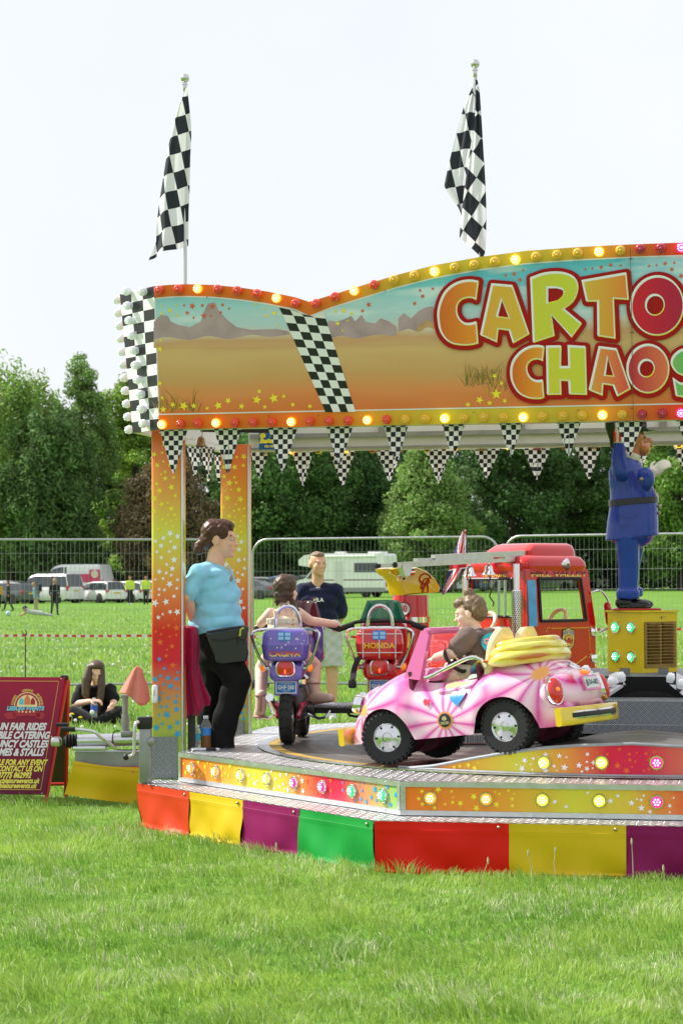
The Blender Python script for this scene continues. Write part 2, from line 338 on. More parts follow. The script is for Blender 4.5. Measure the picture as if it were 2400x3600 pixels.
# ================================================================ THE RIDE
def tread_mat(name, s=.03, bars=1, col=(.72, .72, .74), rough=.27, axes='XY'):
    """raised bars in alternating directions on sheet metal"""
    m = pm(name, col, rough, .4 if axes == 'XZ+' else .85); n, l, b = nodes(m)
    t = n.new('ShaderNodeTexCoord'); sp = n.new('ShaderNodeSeparateXYZ'); l.new(t.outputs['Object'], sp.inputs[0])
    def mth(op, a, c=None):
        k = n.new('ShaderNodeMath'); k.operation = op
        for i, q in enumerate((a, c)):
            if q is None: continue
            if isinstance(q, (int, float)): k.inputs[i].default_value = q
            else: l.new(q, k.inputs[i])
        return k.outputs[0]
    X, Y = sp.outputs[axes[0]], sp.outputs[axes[1]]
    if axes == 'XZ+': X = mth('ADD', sp.outputs['X'], sp.outputs['Y']); Y = sp.outputs['Z']
    k = .7071/s; p = mth('MULTIPLY', mth('ADD', X, Y), k); q = mth('MULTIPLY', mth('SUBTRACT', X, Y), k)
    par = mth('MODULO', mth('ABSOLUTE', mth('ADD', mth('FLOOR', p), mth('FLOOR', q))), 2)
    fp, fq = mth('FRACT', p), mth('FRACT', q)
    def bar(a, c):
        cc = mth('FRACT', mth('MULTIPLY', c, bars)); d = mth('SUBTRACT', 1, mth('MULTIPLY', mth('ABSOLUTE', mth('SUBTRACT', cc, .5)), 3.2))
        e = mth('SUBTRACT', .5, mth('ABSOLUTE', mth('SUBTRACT', a, .5)))
        return mth('MULTIPLY', mth('MAXIMUM', d, 0), mth('MINIMUM', mth('MULTIPLY', e, 6), 1))
    h = mth('ADD', mth('MULTIPLY', bar(fp, fq), par), mth('MULTIPLY', bar(fq, fp), mth('SUBTRACT', 1, par)))
    z = n.new('ShaderNodeTexNoise'); z.inputs['Scale'].default_value = 3; z.inputs['Detail'].default_value = 8; l.new(t.outputs['Object'], z.inputs[0])
    bp = n.new('ShaderNodeBump'); bp.inputs['Strength'].default_value = .9; bp.inputs['Distance'].default_value = .012; l.new(h, bp.inputs['Height']); cm = ramp(n, [(0, tuple(q*.42 for q in col)), (.5, col)]); l.new(h, cm.inputs[0]); l.new(cm.outputs[0], b.inputs['Base Color']); l.new(bp.outputs[0], b.inputs['Normal'])
    mr = n.new('ShaderNodeMapRange'); mr.inputs[3].default_value = rough-.1; mr.inputs[4].default_value = rough+.2; l.new(z.outputs[0], mr.inputs[0]); l.new(mr.outputs[0], b.inputs['Roughness'])
    return m
tread = tread_mat('tread plate', .045, col=(.9, .9, .92)); tread_v = tread_mat('tread plate upright', .03, 3, (.52, .56, .60), .5, 'XZ+'); tread_grey = tread_mat('grey tread plate', .04, 3, (.66, .68, .72), .4)
ride = thing('carousel_ride', 'small octagonal fairground roundabout with bright printed panels and lettered sign board', 'carousel', (RO.x, RO.y, 0), -YAW)
ZB, ZT, ZS, WS = .265, .427, .2545, .226
def oct_pts(ir): s = ir*math.tan(PI/8); return [Vector(p) for p in ((-s, -ir), (s, -ir), (ir, -s), (ir, s), (s, ir), (-s, ir), (-ir, s), (-ir, -s))]
o_in, o_out = oct_pts(INR), oct_pts(INR+WS)
# step between skirt and riser
st = M(); k = 8
st.add([(*p, ZS) for p in o_in]+[(*p, ZS) for p in o_out]+[(*p, ZS-.03) for p in o_out], [(i, (i+1) % k, (i+1) % k+k, i+k) for i in range(k)]+[(i+k, (i+1) % k+k, (i+1) % k+2*k, i+2*k) for i in range(k)])
st.build('step_tread', tread, ride)
# deck: octagon ring round the turntable, turntable mat, yellow edge and metal rim
RT = 2.44
dk = M(); NC = 96
ring = [Vector((RT*math.cos(2*PI*i/NC-PI/8*5), RT*math.sin(2*PI*i/NC-PI/8*5))) for i in range(NC)]
def oct_at(a): 
    d = Vector((math.cos(a), math.sin(a))); return d*(INR/max(abs(d.x), abs(d.y), (abs(d.x)+abs(d.y))*.70711))
dk.add([(*p, ZT) for p in ring]+[(*oct_at(2*PI*i/NC-PI/8*5), ZT) for i in range(NC)], [(i, (i+1) % NC, (i+1) % NC+NC, i+NC) for i in range(NC)])
dk.build('deck', tread, ride)
def annulus(mb, r0, r1, z, n=96, mi=0):
    P = [(r*math.cos(2*PI*i/n), r*math.sin(2*PI*i/n), z) for r in (r0, r1) for i in range(n)]
    return mb.add(P, [(i, (i+1) % n, (i+1) % n+n, i+n) for i in range(n)], mi)
mat_m = pm('turntable mat', (.085, .078, .072), .42, noise=(3, .3)); n, l, b = nodes(mat_m)
t = n.new('ShaderNodeTexCoord'); s_ = n.new('ShaderNodeVectorMath'); s_.operation = 'LENGTH'; fl_ = n.new('ShaderNodeVectorMath'); fl_.operation = 'MULTIPLY'; fl_.inputs[1].default_value = (1, 1, 0)
l.new(t.outputs['Object'], fl_.inputs[0]); l.new(fl_.outputs[0], s_.inputs[0])
zz = n.new('ShaderNodeTexNoise'); zz.noise_dimensions = '1D'; zz.inputs['Scale'].default_value = 9; zz.inputs['Detail'].default_value = 6; l.new(s_.outputs['Value'], zz.inputs['W'])
cc = ramp(n, [(.35, (.06, .055, .05)), (.55, (.115, .10, .09)), (.7, (.17, .15, .135))]); l.new(zz.outputs[0], cc.inputs[0]); l.new(cc.outputs[0], b.inputs['Base Color'])
tt = annulus(M(), .01, 2.33, ZT+.006); tt.build('turntable_mat', mat_m, ride)
annulus(M(), 2.33, 2.40, ZT+.006).build('yellow_ring', pm('worn yellow paint', (.46, .30, .06), .55, noise=(7, .35)), ride)
annulus(M(), 2.40, RT+.03, ZT+.007).build('turntable_rim', alu, ride)
# printed riser panels with lamps, one for each side of the octagon
RP = [(0, srgb(232, 120, 30)), (.2, srgb(228, 150, 45)), (.38, srgb(206, 204, 58)), (.5, srgb(214, 190, 62)), (.6, srgb(226, 120, 60)), (.68, srgb(214, 10, 62)), (.76, srgb(214, 25, 70)), (.86, srgb(205, 140, 92)), (1, srgb(128, 200, 100))]
pan_m = grad_mat('star panel print', 'X', 0, SIDE, RP, .3, .05)
star_m = [pm('yellow star print', srgb(246, 226, 60), .3), pm('white star print', srgb(240, 238, 240), .3), pm('orange star print', srgb(236, 100, 40), .3), pm('blue star print', srgb(30, 160, 220), .3)]
LENS = {'orange': (1, .32, .02), 'yellow': (1, .72, .05), 'magenta': (1, .01, .28), 'green': (.02, .85, .25), 'white': (.95, .96, 1), 'red': (.85, .05, .01), 'crimson': (.75, .0, .06)}
def lens_mat(c, e, bright=True):
    nm = f'{c} lens {"lit" if e else "unlit"}'; co = LENS[c]
    return pm(nm, co, .12, coat=.6, emis=(*co, e) if e else None)
def lamp_mesh(c, e, r=.039, core=True):
    mb = M(); mb.lathe([(r, 0), (r, .006), (r*.92, .012), (r*.74, .012), (r*.72, .004)], n=20, mi=0, cap=False)
    for k in range(3):
        a = 2*PI*k/3+.5; mb.cyl((r*.84*math.cos(a), r*.84*math.sin(a), .01), (r*.84*math.cos(a), r*.84*math.sin(a), .016), .004, n=6, mi=0)
    P = []; mb.lathe([(r*.72, .004), (r*.70, .014), (r*.5, .021), (r*.22, .024), (.0005, .0245)], n=12, mi=1, sm=False, cap=False)
    if e:
        for k in range(7):
            a = 2*PI*k/6; q = (0, 0) if k == 6 else (r*.36*math.cos(a), r*.36*math.sin(a)); mb.sph((*q, .021), (r*.15, r*.15, .006), 6, 4, 2)
    co = tuple(.45+.55*q for q in LENS[c]); return mb.mesh('lamp', [chrome, lens_mat(c, e), pm(c+' glow', co, .3, emis=(*co, 2.2))])
lamp_me = {c: lamp_mesh(c, e) for c, e in (('orange', .75), ('yellow', .75), ('magenta', .7), ('green', .55))}
def stars_on(mb, T, x0, x1, z0, z1, cnt, seed, colf, rmin=.007, rmax=.022, avoid=()):
    r_ = random.Random(seed); L = []
    for _ in range(cnt*6):
        if len(L) >= cnt: break
        x, z, q = r_.uniform(x0, x1), r_.uniform(z0, z1), r_.uniform(rmin, rmax)
        if any((x-a)**2+(z-c)**2 < (q+d+.004)**2 for a, c, d in L) or any((x-a)**2+(z-c)**2 < (q+d)**2 for a, c, d in avoid): continue
        L.append((x, z, q)); mi = colf(x, z, r_)
        if mi is None: continue
        mb.fill([star((x, z), q, r_.uniform(0, 6))], T, mi)
def pan_star(x, z, r_):
    u = x/SIDE
    if u < .33: return 0 if (u < .26 or r_.random() < .4) else None
    if u < .42: return 1 if r_.random() < .35 else None
    if u < .6: return 1
    if u < .72: return 2
    if u < .76: return None
    return 3
lampc = ['orange', 'orange', 'yellow', 'yellow', 'magenta', 'magenta', 'green', 'green']
for i in range(8):
    A, B = o_in[(i+7) % 8 if False else i], o_in[(i+1) % 8]; e = (B-A).normalized(); rz = math.atan2(e.y, e.x)
    mb = M(); mb.box((SIDE/2, .02, (ZB+ZT)/2-.004), (SIDE-.02, .04, ZT-ZB-.012))
    p = mb.build('riser_panel', pan_m, ride, (*A, 0), (0, 0, rz))
    fr = M(); fr.box((SIDE/2, .008, ZT-.013), (SIDE+.006, .032, .0262)); fr.box((SIDE/2, .008, ZB+.006), (SIDE+.006, .032, .0252)); fr.box((.012, .007, (ZB+ZT)/2), (.025, .032, ZT-ZB-.04)); fr.box((SIDE-.012, .007, (ZB+ZT)/2), (.025, .032, ZT-ZB-.04))
    for k in range(9):
        for z in (ZT-.012, ZB+.008): fr.sph((SIDE*(k+.5)/9, -.009, z), (.004, .003, .004), 6, 4)
    fr.build('panel_frame', alu, p)
    if i in (0, 7, 1, 6):
        sm_ = M(); stars_on(sm_, lambda x, z: Vector((x, -.0025, z)), .04, SIDE-.04, ZB+.03, ZT-.035, 74, i+3, pan_star, avoid=[((.538+k)*.281, .345, .036) for k in range(8)]); sm_.build('star_print', star_m, p, kind='stuff')
        for k in range(8): obj('lamp', lamp_me[lampc[k]], p, ((.538+k)*.281, -.003, .345), (R(90), 0, 0))
# skirt of coloured vinyl, one panel per colour
SKC = {'o': pm('orange red vinyl', (.62, .05, .012), .45, spec=.2, noise=(3, .06), bump=(5, .4)), 'r': red_vinyl, 'y': pm('yellow vinyl', (.66, .46, .012), .45, spec=.2, noise=(3, .05), bump=(5, .4)), 'p': pm('purple vinyl', (.24, .008, .095), .45, spec=.2, noise=(3, .06), bump=(5, .4)), 'g': pm('green vinyl', (.012, .30, .05), .45, spec=.2, noise=(3, .06), bump=(5, .4))}
stud_m = pm('brass stud', (.5, .42, .3), .3, 1)
def skirt(A, B, s0, s1, c, seed, last=False):
    e = (B-A).normalized(); nn = Vector((e.y, -e.x)); r_ = random.Random(seed); ph = [r_.uniform(0, 6) for _ in range(5)]; w_ = s1-s0
    def f(u, v):
        s = s0+(s1-s0)*u; z = ZS-.003-v*(ZS+.004); am = v**1.2
        d = .009+am*(.020*math.sin(s*7+ph[0])+.011*math.sin(s*11-v*5+ph[2])+.010*math.sin(s*13+ph[1]+v*2)+.006*math.sin(s*23+ph[4]-v*5)+.004*math.sin(s*29+ph[2]*v))+.004*math.sin(v*5+ph[3])*math.sin(s*4)+(.012 if v > .9 else 0)*am+.0015*math.exp(-((v-.17)/.012)**2)*2
        q = A+e*s+nn*d; return (q.x, q.y, z)
    mb = M(); mb.grid(f, max(8, int(w_/.025)), 18)
    o = mb.build('skirt_panel', SKC[c], ride)
    sd = M(); q = A+e*(s1-.05)+nn*.012; sd.sph((q.x, q.y, ZS-.022), (.009, .009, .009), 8, 5); sd.build('stud', stud_m, o)
    hem = M()
    for zz_ in (.15, .93): hem.tube([Vector(f(u/12, zz_))+Vector((*nn*.0012, 0)) for u in range(13)], .0018, 4)
    hem.build('seam', SKC[c], o)
def s_at(A, B, px, py):                                    # distance along a skirt edge under a pixel
    r_ = ray(px, py); a, b_ = toL((0, 0, 0)), toL((r_.x, r_.y, 0)); d = (b_-a).xy; e = (B-A).normalized(); q = A-a.xy
    den = d.x*e.y-d.y*e.x; return (q.x*d.y-q.y*d.x)/den*1.0 if False else -(q.x*d.y-q.y*d.x)/(e.x*d.y-e.y*d.x)
LFA, LFB = o_out[7], o_out[0]; LL = (LFB-LFA).length
bd = [0]+[s_at(LFA, LFB, x, 2840) for x in (672, 858, 1058)]+[LL]
for i, c in enumerate('oypg'): skirt(LFA, LFB, bd[i], bd[i+1], c, i)
bf = [0]+[s_at(o_out[0], o_out[1], x, 2960) for x in (1789, 2200)]; bf += [bf[-1]+.62, LL]
for i, c in enumerate('rypg'): skirt(o_out[0], o_out[1], bf[i], bf[i+1], c, 20+i)
for i, c in enumerate('yopg'): skirt(o_out[6], o_out[7], LL*i/4, LL*(i+1)/4, c, 40+i)
for i, c in enumerate('rypg'): skirt(o_out[1], o_out[2], LL*i/4, LL*(i+1)/4, c, 60+i)
dull = pm('dull grey trim', (.30, .32, .34), .6, .2, noise=(15, .15))
# the hill of the track with its curved printed wall
RH = 2.385
def hh(a):                                                 # height of the hill at the angle a from the front
    return .158*(1-smooth(abs(a), 0.0, .62))**.8 if abs(a) < .62 else 0
hp = [(1438, 2705, .0), (1527, 2695, 0), (1655, 2670, 0), (1783, 2648, 0), (1910, 2632, 0), (2038, 2623, 0), (2165, 2619, 0)]
ang = []; hgt = []
for px, py, _ in hp:                                       # meet the cylinder of the wall
    r_ = ray(px, py); a, b_ = toL((0, 0, CAMH)), toL((r_.x, r_.y, CAMH)); d = (b_-a).xy; o2 = a.xy
    A_, B_, C_ = d.dot(d), 2*o2.dot(d), o2.dot(o2)-RH*RH; tt_ = (-B_-math.sqrt(B_*B_-4*A_*C_))/(2*A_); q = o2+d*tt_
    ang.append(math.atan2(q.x, -q.y)); hgt.append(CAMH+r_.z*tt_-ZT)
hgt[0] = .004; HA = [ang[0]-.03]+ang; HH = [0.0]+[max(0, q) for q in hgt]
HA = [-abs(q) for q in HA]; pk = max(HH)
def hill(a): return interp(-abs(a), HA+[0], HH+[pk+.004])
NA = 60; a0 = HA[0]
def hp_(a, r, z): return (r*math.sin(a), -r*math.cos(a), z)
AA = [a0+(-2*a0)*i/NA for i in range(NA+1)]
hw_m = grad_mat('hill print', 'X', -RH*math.sin(-a0), RH*math.sin(-a0), [(0, srgb(226, 100, 40)), (.13, srgb(228, 150, 45)), (.27, srgb(206, 204, 58)), (.36, srgb(224, 150, 60)), (.45, srgb(214, 20, 62)), (.52, srgb(214, 10, 70)), (.68, srgb(205, 140, 92)), (1, srgb(128, 200, 100))], .3, .05)
mb = M(); mb.add([hp_(a, RH, ZT+.002) for a in AA]+[hp_(a, RH, ZT+.002+hill(a)) for a in AA], [(i, i+1, i+2+NA, i+1+NA) for i in range(NA)], 0, True)
hw = mb.build('hill_wall', hw_m, ride)
mb = M(); rs = [RH, RH-.016, RH-.3, RH-.6, RH-.9, RH-1.0]
for a_ in ((0, 1, alu), (1, 5, mat_m)):
    mb = M(); ks = rs[a_[0]:a_[1]+1]
    mb.add([hp_(a, r_, ZT+.008+hill(a)) for r_ in ks for a in AA], [(j*(NA+1)+i, j*(NA+1)+i+1, (j+1)*(NA+1)+i+1, (j+1)*(NA+1)+i) for j in range(len(ks)-1) for i in range(NA)], 0, True)
    mb.build('hill_edge' if a_[0] == 0 else 'hill_mat', dull if a_[0] == 0 else a_[2], ride)
mb = M(); mb.add([hp_(a, rs[-1]+.1, ZT+.002) for a in AA]+[hp_(a, rs[-1]+.1, ZT+.004+hill(a)) for a in AA], [(i, i+1, i+2+NA, i+1+NA) for i in range(NA)], 0, True); mb.build('hill_back', dark, ride)
fr = M()
fr.tube([hp_(a, RH+.003, ZT+.010) for a in AA], .009, 6); fr.tube([hp_(a, RH+.002, ZT+.004+max(hill(a), .006)) for a in AA], .009, 6)
fr.build('hill_trim', dull, hw)
sm_ = M(); r_ = random.Random(4); put = []
for k in range(900):
    a = r_.uniform(a0*.86, -a0*.86); hz = hill(a); q = r_.uniform(.007, .021)
    if hz < .05 or len(put) > 78: continue
    z = r_.uniform(.026, hz-.022); u = (a-a0)/(-2*a0)
    if any(math.hypot((a-b_)*RH, z-c) < q+d+.004 for b_, c, d in put): continue
    mi = 0 if u < .2 else (1 if .26 < u < .43 else (2 if .43 <= u < .55 else (3 if u > .62 else None)))
    if mi is None: continue
    put.append((a, z, q)); sm_.fill([star((0, 0), q, r_.uniform(0, 6))], lambda x, y, a=a, z=z: Vector(hp_(a+x/RH, RH+.003, ZT+z+y)), mi)
sm_.build('star_print', star_m, hw, kind='stuff')
for px, py, c in ((1912, 2681, 'yellow'), (2114, 2681, 'yellow'), (2306, 2681, 'magenta'), (2500, 2683, 'magenta'), (2690, 2690, 'green')):
    r_ = ray(px, py); a, b_ = toL((0, 0, CAMH)), toL((r_.x, r_.y, CAMH)); d = (b_-a).xy; o2 = a.xy
    A_, B_, C_ = d.dot(d), 2*o2.dot(d), o2.dot(o2)-RH*RH; tt_ = (-B_-math.sqrt(B_*B_-4*A_*C_))/(2*A_); q = o2+d*tt_; th = math.atan2(q.x, -q.y)
    obj('lamp', lamp_me[c], hw, hp_(th, RH+.002, CAMH+r_.z*tt_), (R(90), 0, th))

# ---- pillars
PG = [(0, srgb(150, 190, 100)), (.13, srgb(165, 185, 80)), (.24, srgb(205, 140, 90)), (.34, srgb(214, 20, 60)), (.43, srgb(214, 25, 30)), (.53, srgb(228, 120, 50)), (.62, srgb(220, 180, 60)), (.71, srgb(208, 208, 62)), (.82, srgb(222, 160, 50)), (.93, srgb(228, 125, 40)), (1, srgb(222, 105, 35))]
pil_m = grad_mat('pillar print', 'Z', .25, 2.33, PG, .28, .1)
def pil_star(x, z, r_):
    if z > 1.75: return 0
    if z > 1.22: return 1
    if z > .98: return 2
    if z > .9: return r_.choice((2, 3, 3, None))
    return 3
for i, (X, Y) in enumerate(((-2.858, -1.0), (-2.80, .42), (2.83, -1.0), (2.83, .42))):
    pw = .198
    mb = M(); mb.rbox((0, .055, 1.30), (pw, .09, 2.1), .02, br=.003); p = mb.build('pillar', pil_m, ride, (X, Y, 0))
    sm_ = M(); stars_on(sm_, lambda x, z: Vector((x, .0075, z)), -.077, .070, .52, 2.28, 105, 30+i, pil_star, .010, .027)
    sm_.build('star_print', star_m, p, kind='stuff')
    mb = M(); mb.box((pw/2-.002, .014, 1.30), (.010, .014, 2.08)); mb.build('edge_strip', alu, p)
    mb = M(); mb.box((-.018, .003, .385), (pw-.03, .012, .245)); mb.box((-pw/2-.006, .055, .385), (.012, .09, .245)); mb.build('kick_plate', tread_v, p)

# ---- sign board
FZ, FY, FT = 2.335, -1.25, .13                             # bottom height, depth and forward lean
def onF(px, py):
    """board coordinates (x, height) of a pixel on the leaning front of the sign"""
    o_ = toL((0, 0, CAMH)); q = ray(px, py); d = toL((q.x, q.y, CAMH+q.z))-o_
    nrm = Vector((0, 1, FT)); P0 = Vector((0, FY, FZ)); t_ = (P0-o_).dot(nrm)/d.dot(nrm); p = o_+d*t_; return (p.x, p.z)
def TF(off=0): return lambda x, z: Vector((x, FY-FT*(z-FZ)-off, z))
c1_ = lambda x, y: onF(400+x/1.568, 940+y/1.568)
c2_ = lambda x, y: onF(1400+x/1.568, 820+y/1.568)
XM = .12
top = [onF(*q) for q in ((541, 1006), (600, 1001), (655, 999), (705, 1000), (757, 1002), (846, 1011), (942, 1025), (1038, 1045), (1086, 1061), (1165, 1037), (1261, 1007), (1395, 966), (1527, 932), (1687, 903), (1846, 882), (2038, 868), (2216, 859))]
top = top+[(2*XM-x, z) for x, z in top[::-1]]
xl, xr = top[0][0], top[-1][0]
outer = [(xl, FZ)]+top+[(xr, FZ)]
BDR = [(0, srgb(222, 112, 28)), (.17, srgb(226, 118, 30)), (.22, srgb(218, 165, 45)), (.3, srgb(208, 192, 55)), (.40, srgb(210, 185, 55)), (.45, srgb(224, 150, 45)), (.50, srgb(226, 80, 35)), (.56, srgb(205, 20, 40)), (.7, srgb(200, 20, 80)), (1, srgb(60, 150, 200))]
brd_m = grad_mat('board border print', 'X', xl, xr, BDR, .35, 0)
board = M(); board.prism(outer, TF(0), (0, .10, 0), 0, 1); board = board.build('sign_board', [brd_m, alu], ride)
def inset_top(d): return [(x, z-d-(.012 if abs(abs(x-XM)-abs(top[8][0]-XM)) < .03 else 0)) for x, z in top]
ta = inset_top(.068); tb = inset_top(.076)
mb = M(); mb.fill([[(xl, FZ+.085)]+ta+[(xr, FZ+.085)]], TF(.002)); mb.build('white_line', pm('white print', (.8, .8, .82), .3), board)
des = pm('desert print', (1, 1, 1), .35, spec=.3); n, l, b = nodes(des)
t = n.new('ShaderNodeTexCoord'); sp = n.new('ShaderNodeSeparateXYZ'); l.new(t.outputs['Object'], sp.inputs[0])
nz = n.new('ShaderNodeTexNoise'); nz.inputs['Scale'].default_value = 2.2; nz.inputs['Detail'].default_value = 7; nz.inputs['Distortion'].default_value = .6
mp = n.new('ShaderNodeMapping'); mp.inputs['Scale'].default_value = (.5, 1, 3); l.new(t.outputs['Object'], mp.inputs[0]); l.new(mp.outputs[0], nz.inputs[0])
ad = n.new('ShaderNodeMath'); ad.operation = 'MULTIPLY_ADD'; ad.inputs[1].default_value = .16; l.new(nz.outputs[0], ad.inputs[0]); l.new(sp.outputs['Z'], ad.inputs[2])
mr = n.new('ShaderNodeMapRange'); mr.inputs[1].default_value = 2.50; mr.inputs[2].default_value = 3.36; l.new(ad.outputs[0], mr.inputs[0])
c_ = ramp(n, [(0, srgb(214, 118, 62)), (.12, srgb(222, 140, 84)), (.26, srgb(206, 160, 104)), (.40, srgb(214, 176, 122)), (.48, srgb(206, 158, 118)), (.54, srgb(214, 196, 176)), (.60, srgb(186, 208, 218)), (.72, srgb(170, 212, 224)), (.84, srgb(120, 200, 222)), (1, srgb(66, 176, 214))])
l.new(mr.outputs[0], c_.inputs[0])
cl = n.new('ShaderNodeTexNoise'); cl.inputs['Scale'].default_value = 3.0; cl.inputs['Detail'].default_value = 8; l.new(mp.outputs[0], cl.inputs[0])
cf = n.new('ShaderNodeMapRange'); cf.inputs[1].default_value = .48; cf.inputs[2].default_value = .68; l.new(cl.outputs[0], cf.inputs[0])
zf = n.new('ShaderNodeMapRange'); zf.inputs[1].default_value = 2.86; zf.inputs[2].default_value = 2.95; l.new(sp.outputs['Z'], zf.inputs[0])
ml = n.new('ShaderNodeMath'); ml.operation = 'MULTIPLY'; l.new(cf.outputs[0], ml.inputs[0]); l.new(zf.outputs[0], ml.inputs[1])
mx = n.new('ShaderNodeMix'); mx.data_type = 'RGBA'; l.new(ml.outputs[0], mx.inputs[0]); l.new(c_.outputs[0], mx.inputs[6]); mx.inputs[7].default_value = (.78, .85, .9, 1); l.new(mx.outputs[2], b.inputs['Base Color'])
mb = M(); mb.fill([[(xl+.008, FZ+.093)]+[(min(max(x, xl+.008), xr-.008), z) for x, z in tb]+[(xr-.008, FZ+.093)]], TF(.004)); art = mb.build('desert_picture', des, board)
# far rocks, dunes, dry grass and tracks of the printed landscape
pr = M(); cols = [pm('mauve rock print', srgb(176, 150, 158), .3, noise=(9, .15)), pm('tan rock print', srgb(196, 152, 112), .3, noise=(9, .2)), pm('sand print', srgb(222, 170, 112), .3, noise=(5, .12)), pm('rust sand print', srgb(204, 100, 56), .3, noise=(5, .15)), pm('dry grass print', srgb(120, 104, 48), .4), pm('straw print', srgb(196, 158, 70), .4), des]
def patch(P, cf_, mi, off=.0044): pr.fill([[cf_(*q) for q in P]], TF(off), mi)
patch([(222, 440), (222, 300), (262, 262), (300, 268), (318, 300), (360, 318), (420, 330), (480, 300), (505, 230), (520, 200), (560, 192), (575, 230), (600, 262), (640, 300), (680, 330), (760, 345), (900, 340), (960, 352), (985, 380), (985, 440)], c1_, 0)
patch([(1165, 330), (1185, 292), (1225, 300), (1262, 290), (1310, 268), (1330, 300), (1365, 262), (1390, 300), (1440, 310), (1470, 280), (1520, 300), (1560, 330), (1560, 420), (1180, 420)], c1_, 0)
patch([(0, 560), (0, 470), (30, 440), (70, 470), (110, 430), (150, 410), (185, 402), (210, 430), (230, 500), (250, 560)], c2_, 0)
patch([(70, 600), (90, 540), (130, 490), (165, 478), (200, 500), (215, 560), (230, 610)], c2_, 1, .0046)
def sand(P, base, cf_):
    up_ = [tuple(q[:2]) for q in spline([(*cf_(*p), 0) for p in P], 5)]; pr.fill([up_+[cf_(*p) for p in base]], TF(.0048), 6)
sand([(222, 398), (300, 385), (420, 400), (520, 378), (640, 396), (760, 372), (860, 384), (985, 368)], [(985, 445), (222, 445)], c1_)
sand([(1180, 392), (1260, 378), (1340, 392), (1450, 372), (1568, 380)], [(1568, 430), (1195, 430)], c1_)
sand([(0, 545), (60, 528), (110, 545), (165, 520), (240, 548), (256, 560)], [(256, 612), (0, 612)], c2_)
r_ = random.Random(8)
for k in range(150):
    if k < 60: x, y, cf_, hgt_ = r_.uniform(232, 470), r_.uniform(775, 802), c1_, r_.uniform(30, 95)*(1.4 if k < 30 else .8)
    elif k < 130: x, y, cf_, hgt_ = min(560, max(370, r_.gauss(455, 60))), r_.uniform(790, 850), c2_, r_.uniform(40, 130)
    else: x, y, cf_, hgt_ = r_.uniform(480, 600), r_.uniform(840, 905), c2_, r_.uniform(40, 100)
    ln = r_.gauss(0, hgt_*.45); patch([(x-1.6, y), (x+1.6, y), (x+ln*.4+1.2, y-hgt_*.6), (x+ln, y-hgt_), (x+ln*.4-1.2, y-hgt_*.6)], cf_, r_.choice((4, 4, 5)), .0052+.0002*k/150)
pr.build('landscape_print', cols, art, kind='stuff')
# stars on the picture
sm_ = M()
for P, cf_, mi in (([(265, 213, 8), (265, 255, 10), (311, 238, 14), (348, 208, 8), (350, 265, 10), (262, 402, 10), (256, 452, 17), (256, 640, 16), (270, 720, 12), (275, 784, 19), (327, 757, 17), (387, 764, 26), (443, 764, 17), (517, 777, 12), (577, 762, 23), (632, 735, 19), (706, 766, 18), (803, 684, 14), (790, 730, 25), (834, 770, 13), (883, 722, 27), (938, 711, 13), (988, 757, 14), (1082, 766, 14), (842, 268, 12), (886, 253, 16), (906, 319, 7), (784, 203, 8), (840, 228, 7), (1224, 243, 10), (1267, 239, 16), (1311, 255, 11), (1234, 310, 15), (1290, 295, 7), (1262, 350, 8)], c1_, 0),
                   ([(390, 210, 9), (435, 214, 19), (490, 210, 12), (407, 251, 13), (546, 215, 17), (601, 208, 12), (637, 228, 9), (591, 250, 11), (497, 267, 17), (539, 268, 8), (442, 278, 9), (1405, 206, 16), (1371, 240, 12)], c1_, 2),
                   ([(120, 316, 10), (134, 348, 14), (190, 307, 10), (90, 388, 13), (590, 232, 10), (637, 225, 14), (669, 257, 14), (686, 205, 9), (1028, 199, 9), (1068, 194, 9), (1116, 187, 13), (1168, 175, 14), (1224, 178, 9), (1380, 181, 9), (1421, 177, 8), (1468, 168, 13), (1518, 164, 8), (1505, 200, 13), (1556, 236, 15)], c2_, 2),
                   ([(530, 787, 15), (567, 827, 13), (539, 887, 29), (447, 919, 22), (503, 936, 15), (585, 924, 14), (383, 945, 15)], c2_, 0)):
    for x, y, q in P: cx_, cz_ = cf_(x, y); sm_.fill([star((cx_, cz_), q*.00112, (x*7) % 6)], TF(.0058), mi)
sm_.build('star_print', [star_m[0], star_m[1], pm('rust star print', srgb(214, 96, 60), .3), star_m[3]], art, kind='stuff')
# the slanted chequered band
mb = M()
Lq = [c1_(*q) for q in ((912, 216), (1168, 798))]; Rq = [c1_(*q) for q in ((1155, 240), (1333, 797))]; Mq = c1_(1075, 258)
NR, NCk = 13, 4
def band(u, v):
    a = Vector(Lq[0]).lerp(Vector(Lq[1]), v); c = Vector(Rq[0]).lerp(Vector(Rq[1]), v); q = a.lerp(c, u); tz = interp(q.x, [p[0] for p in tb], [p[1] for p in tb])
    return (q.x, min(q.y, tz-.003))
for i in range(NCk):
    for j in range(NR):
        P = [band((i+a)/NCk, (j+c)/NR) for a, c in ((0, 0), (1, 0), (1, 1), (0, 1))]; mb.add([TF(.0062)(*p) for p in P], [(0, 1, 2, 3)], (i+j) % 2)
mb.build('chequered_band', [pm('black print', (.012, .012, .014), .3), pm('white print', (.8, .8, .82), .3)], art)
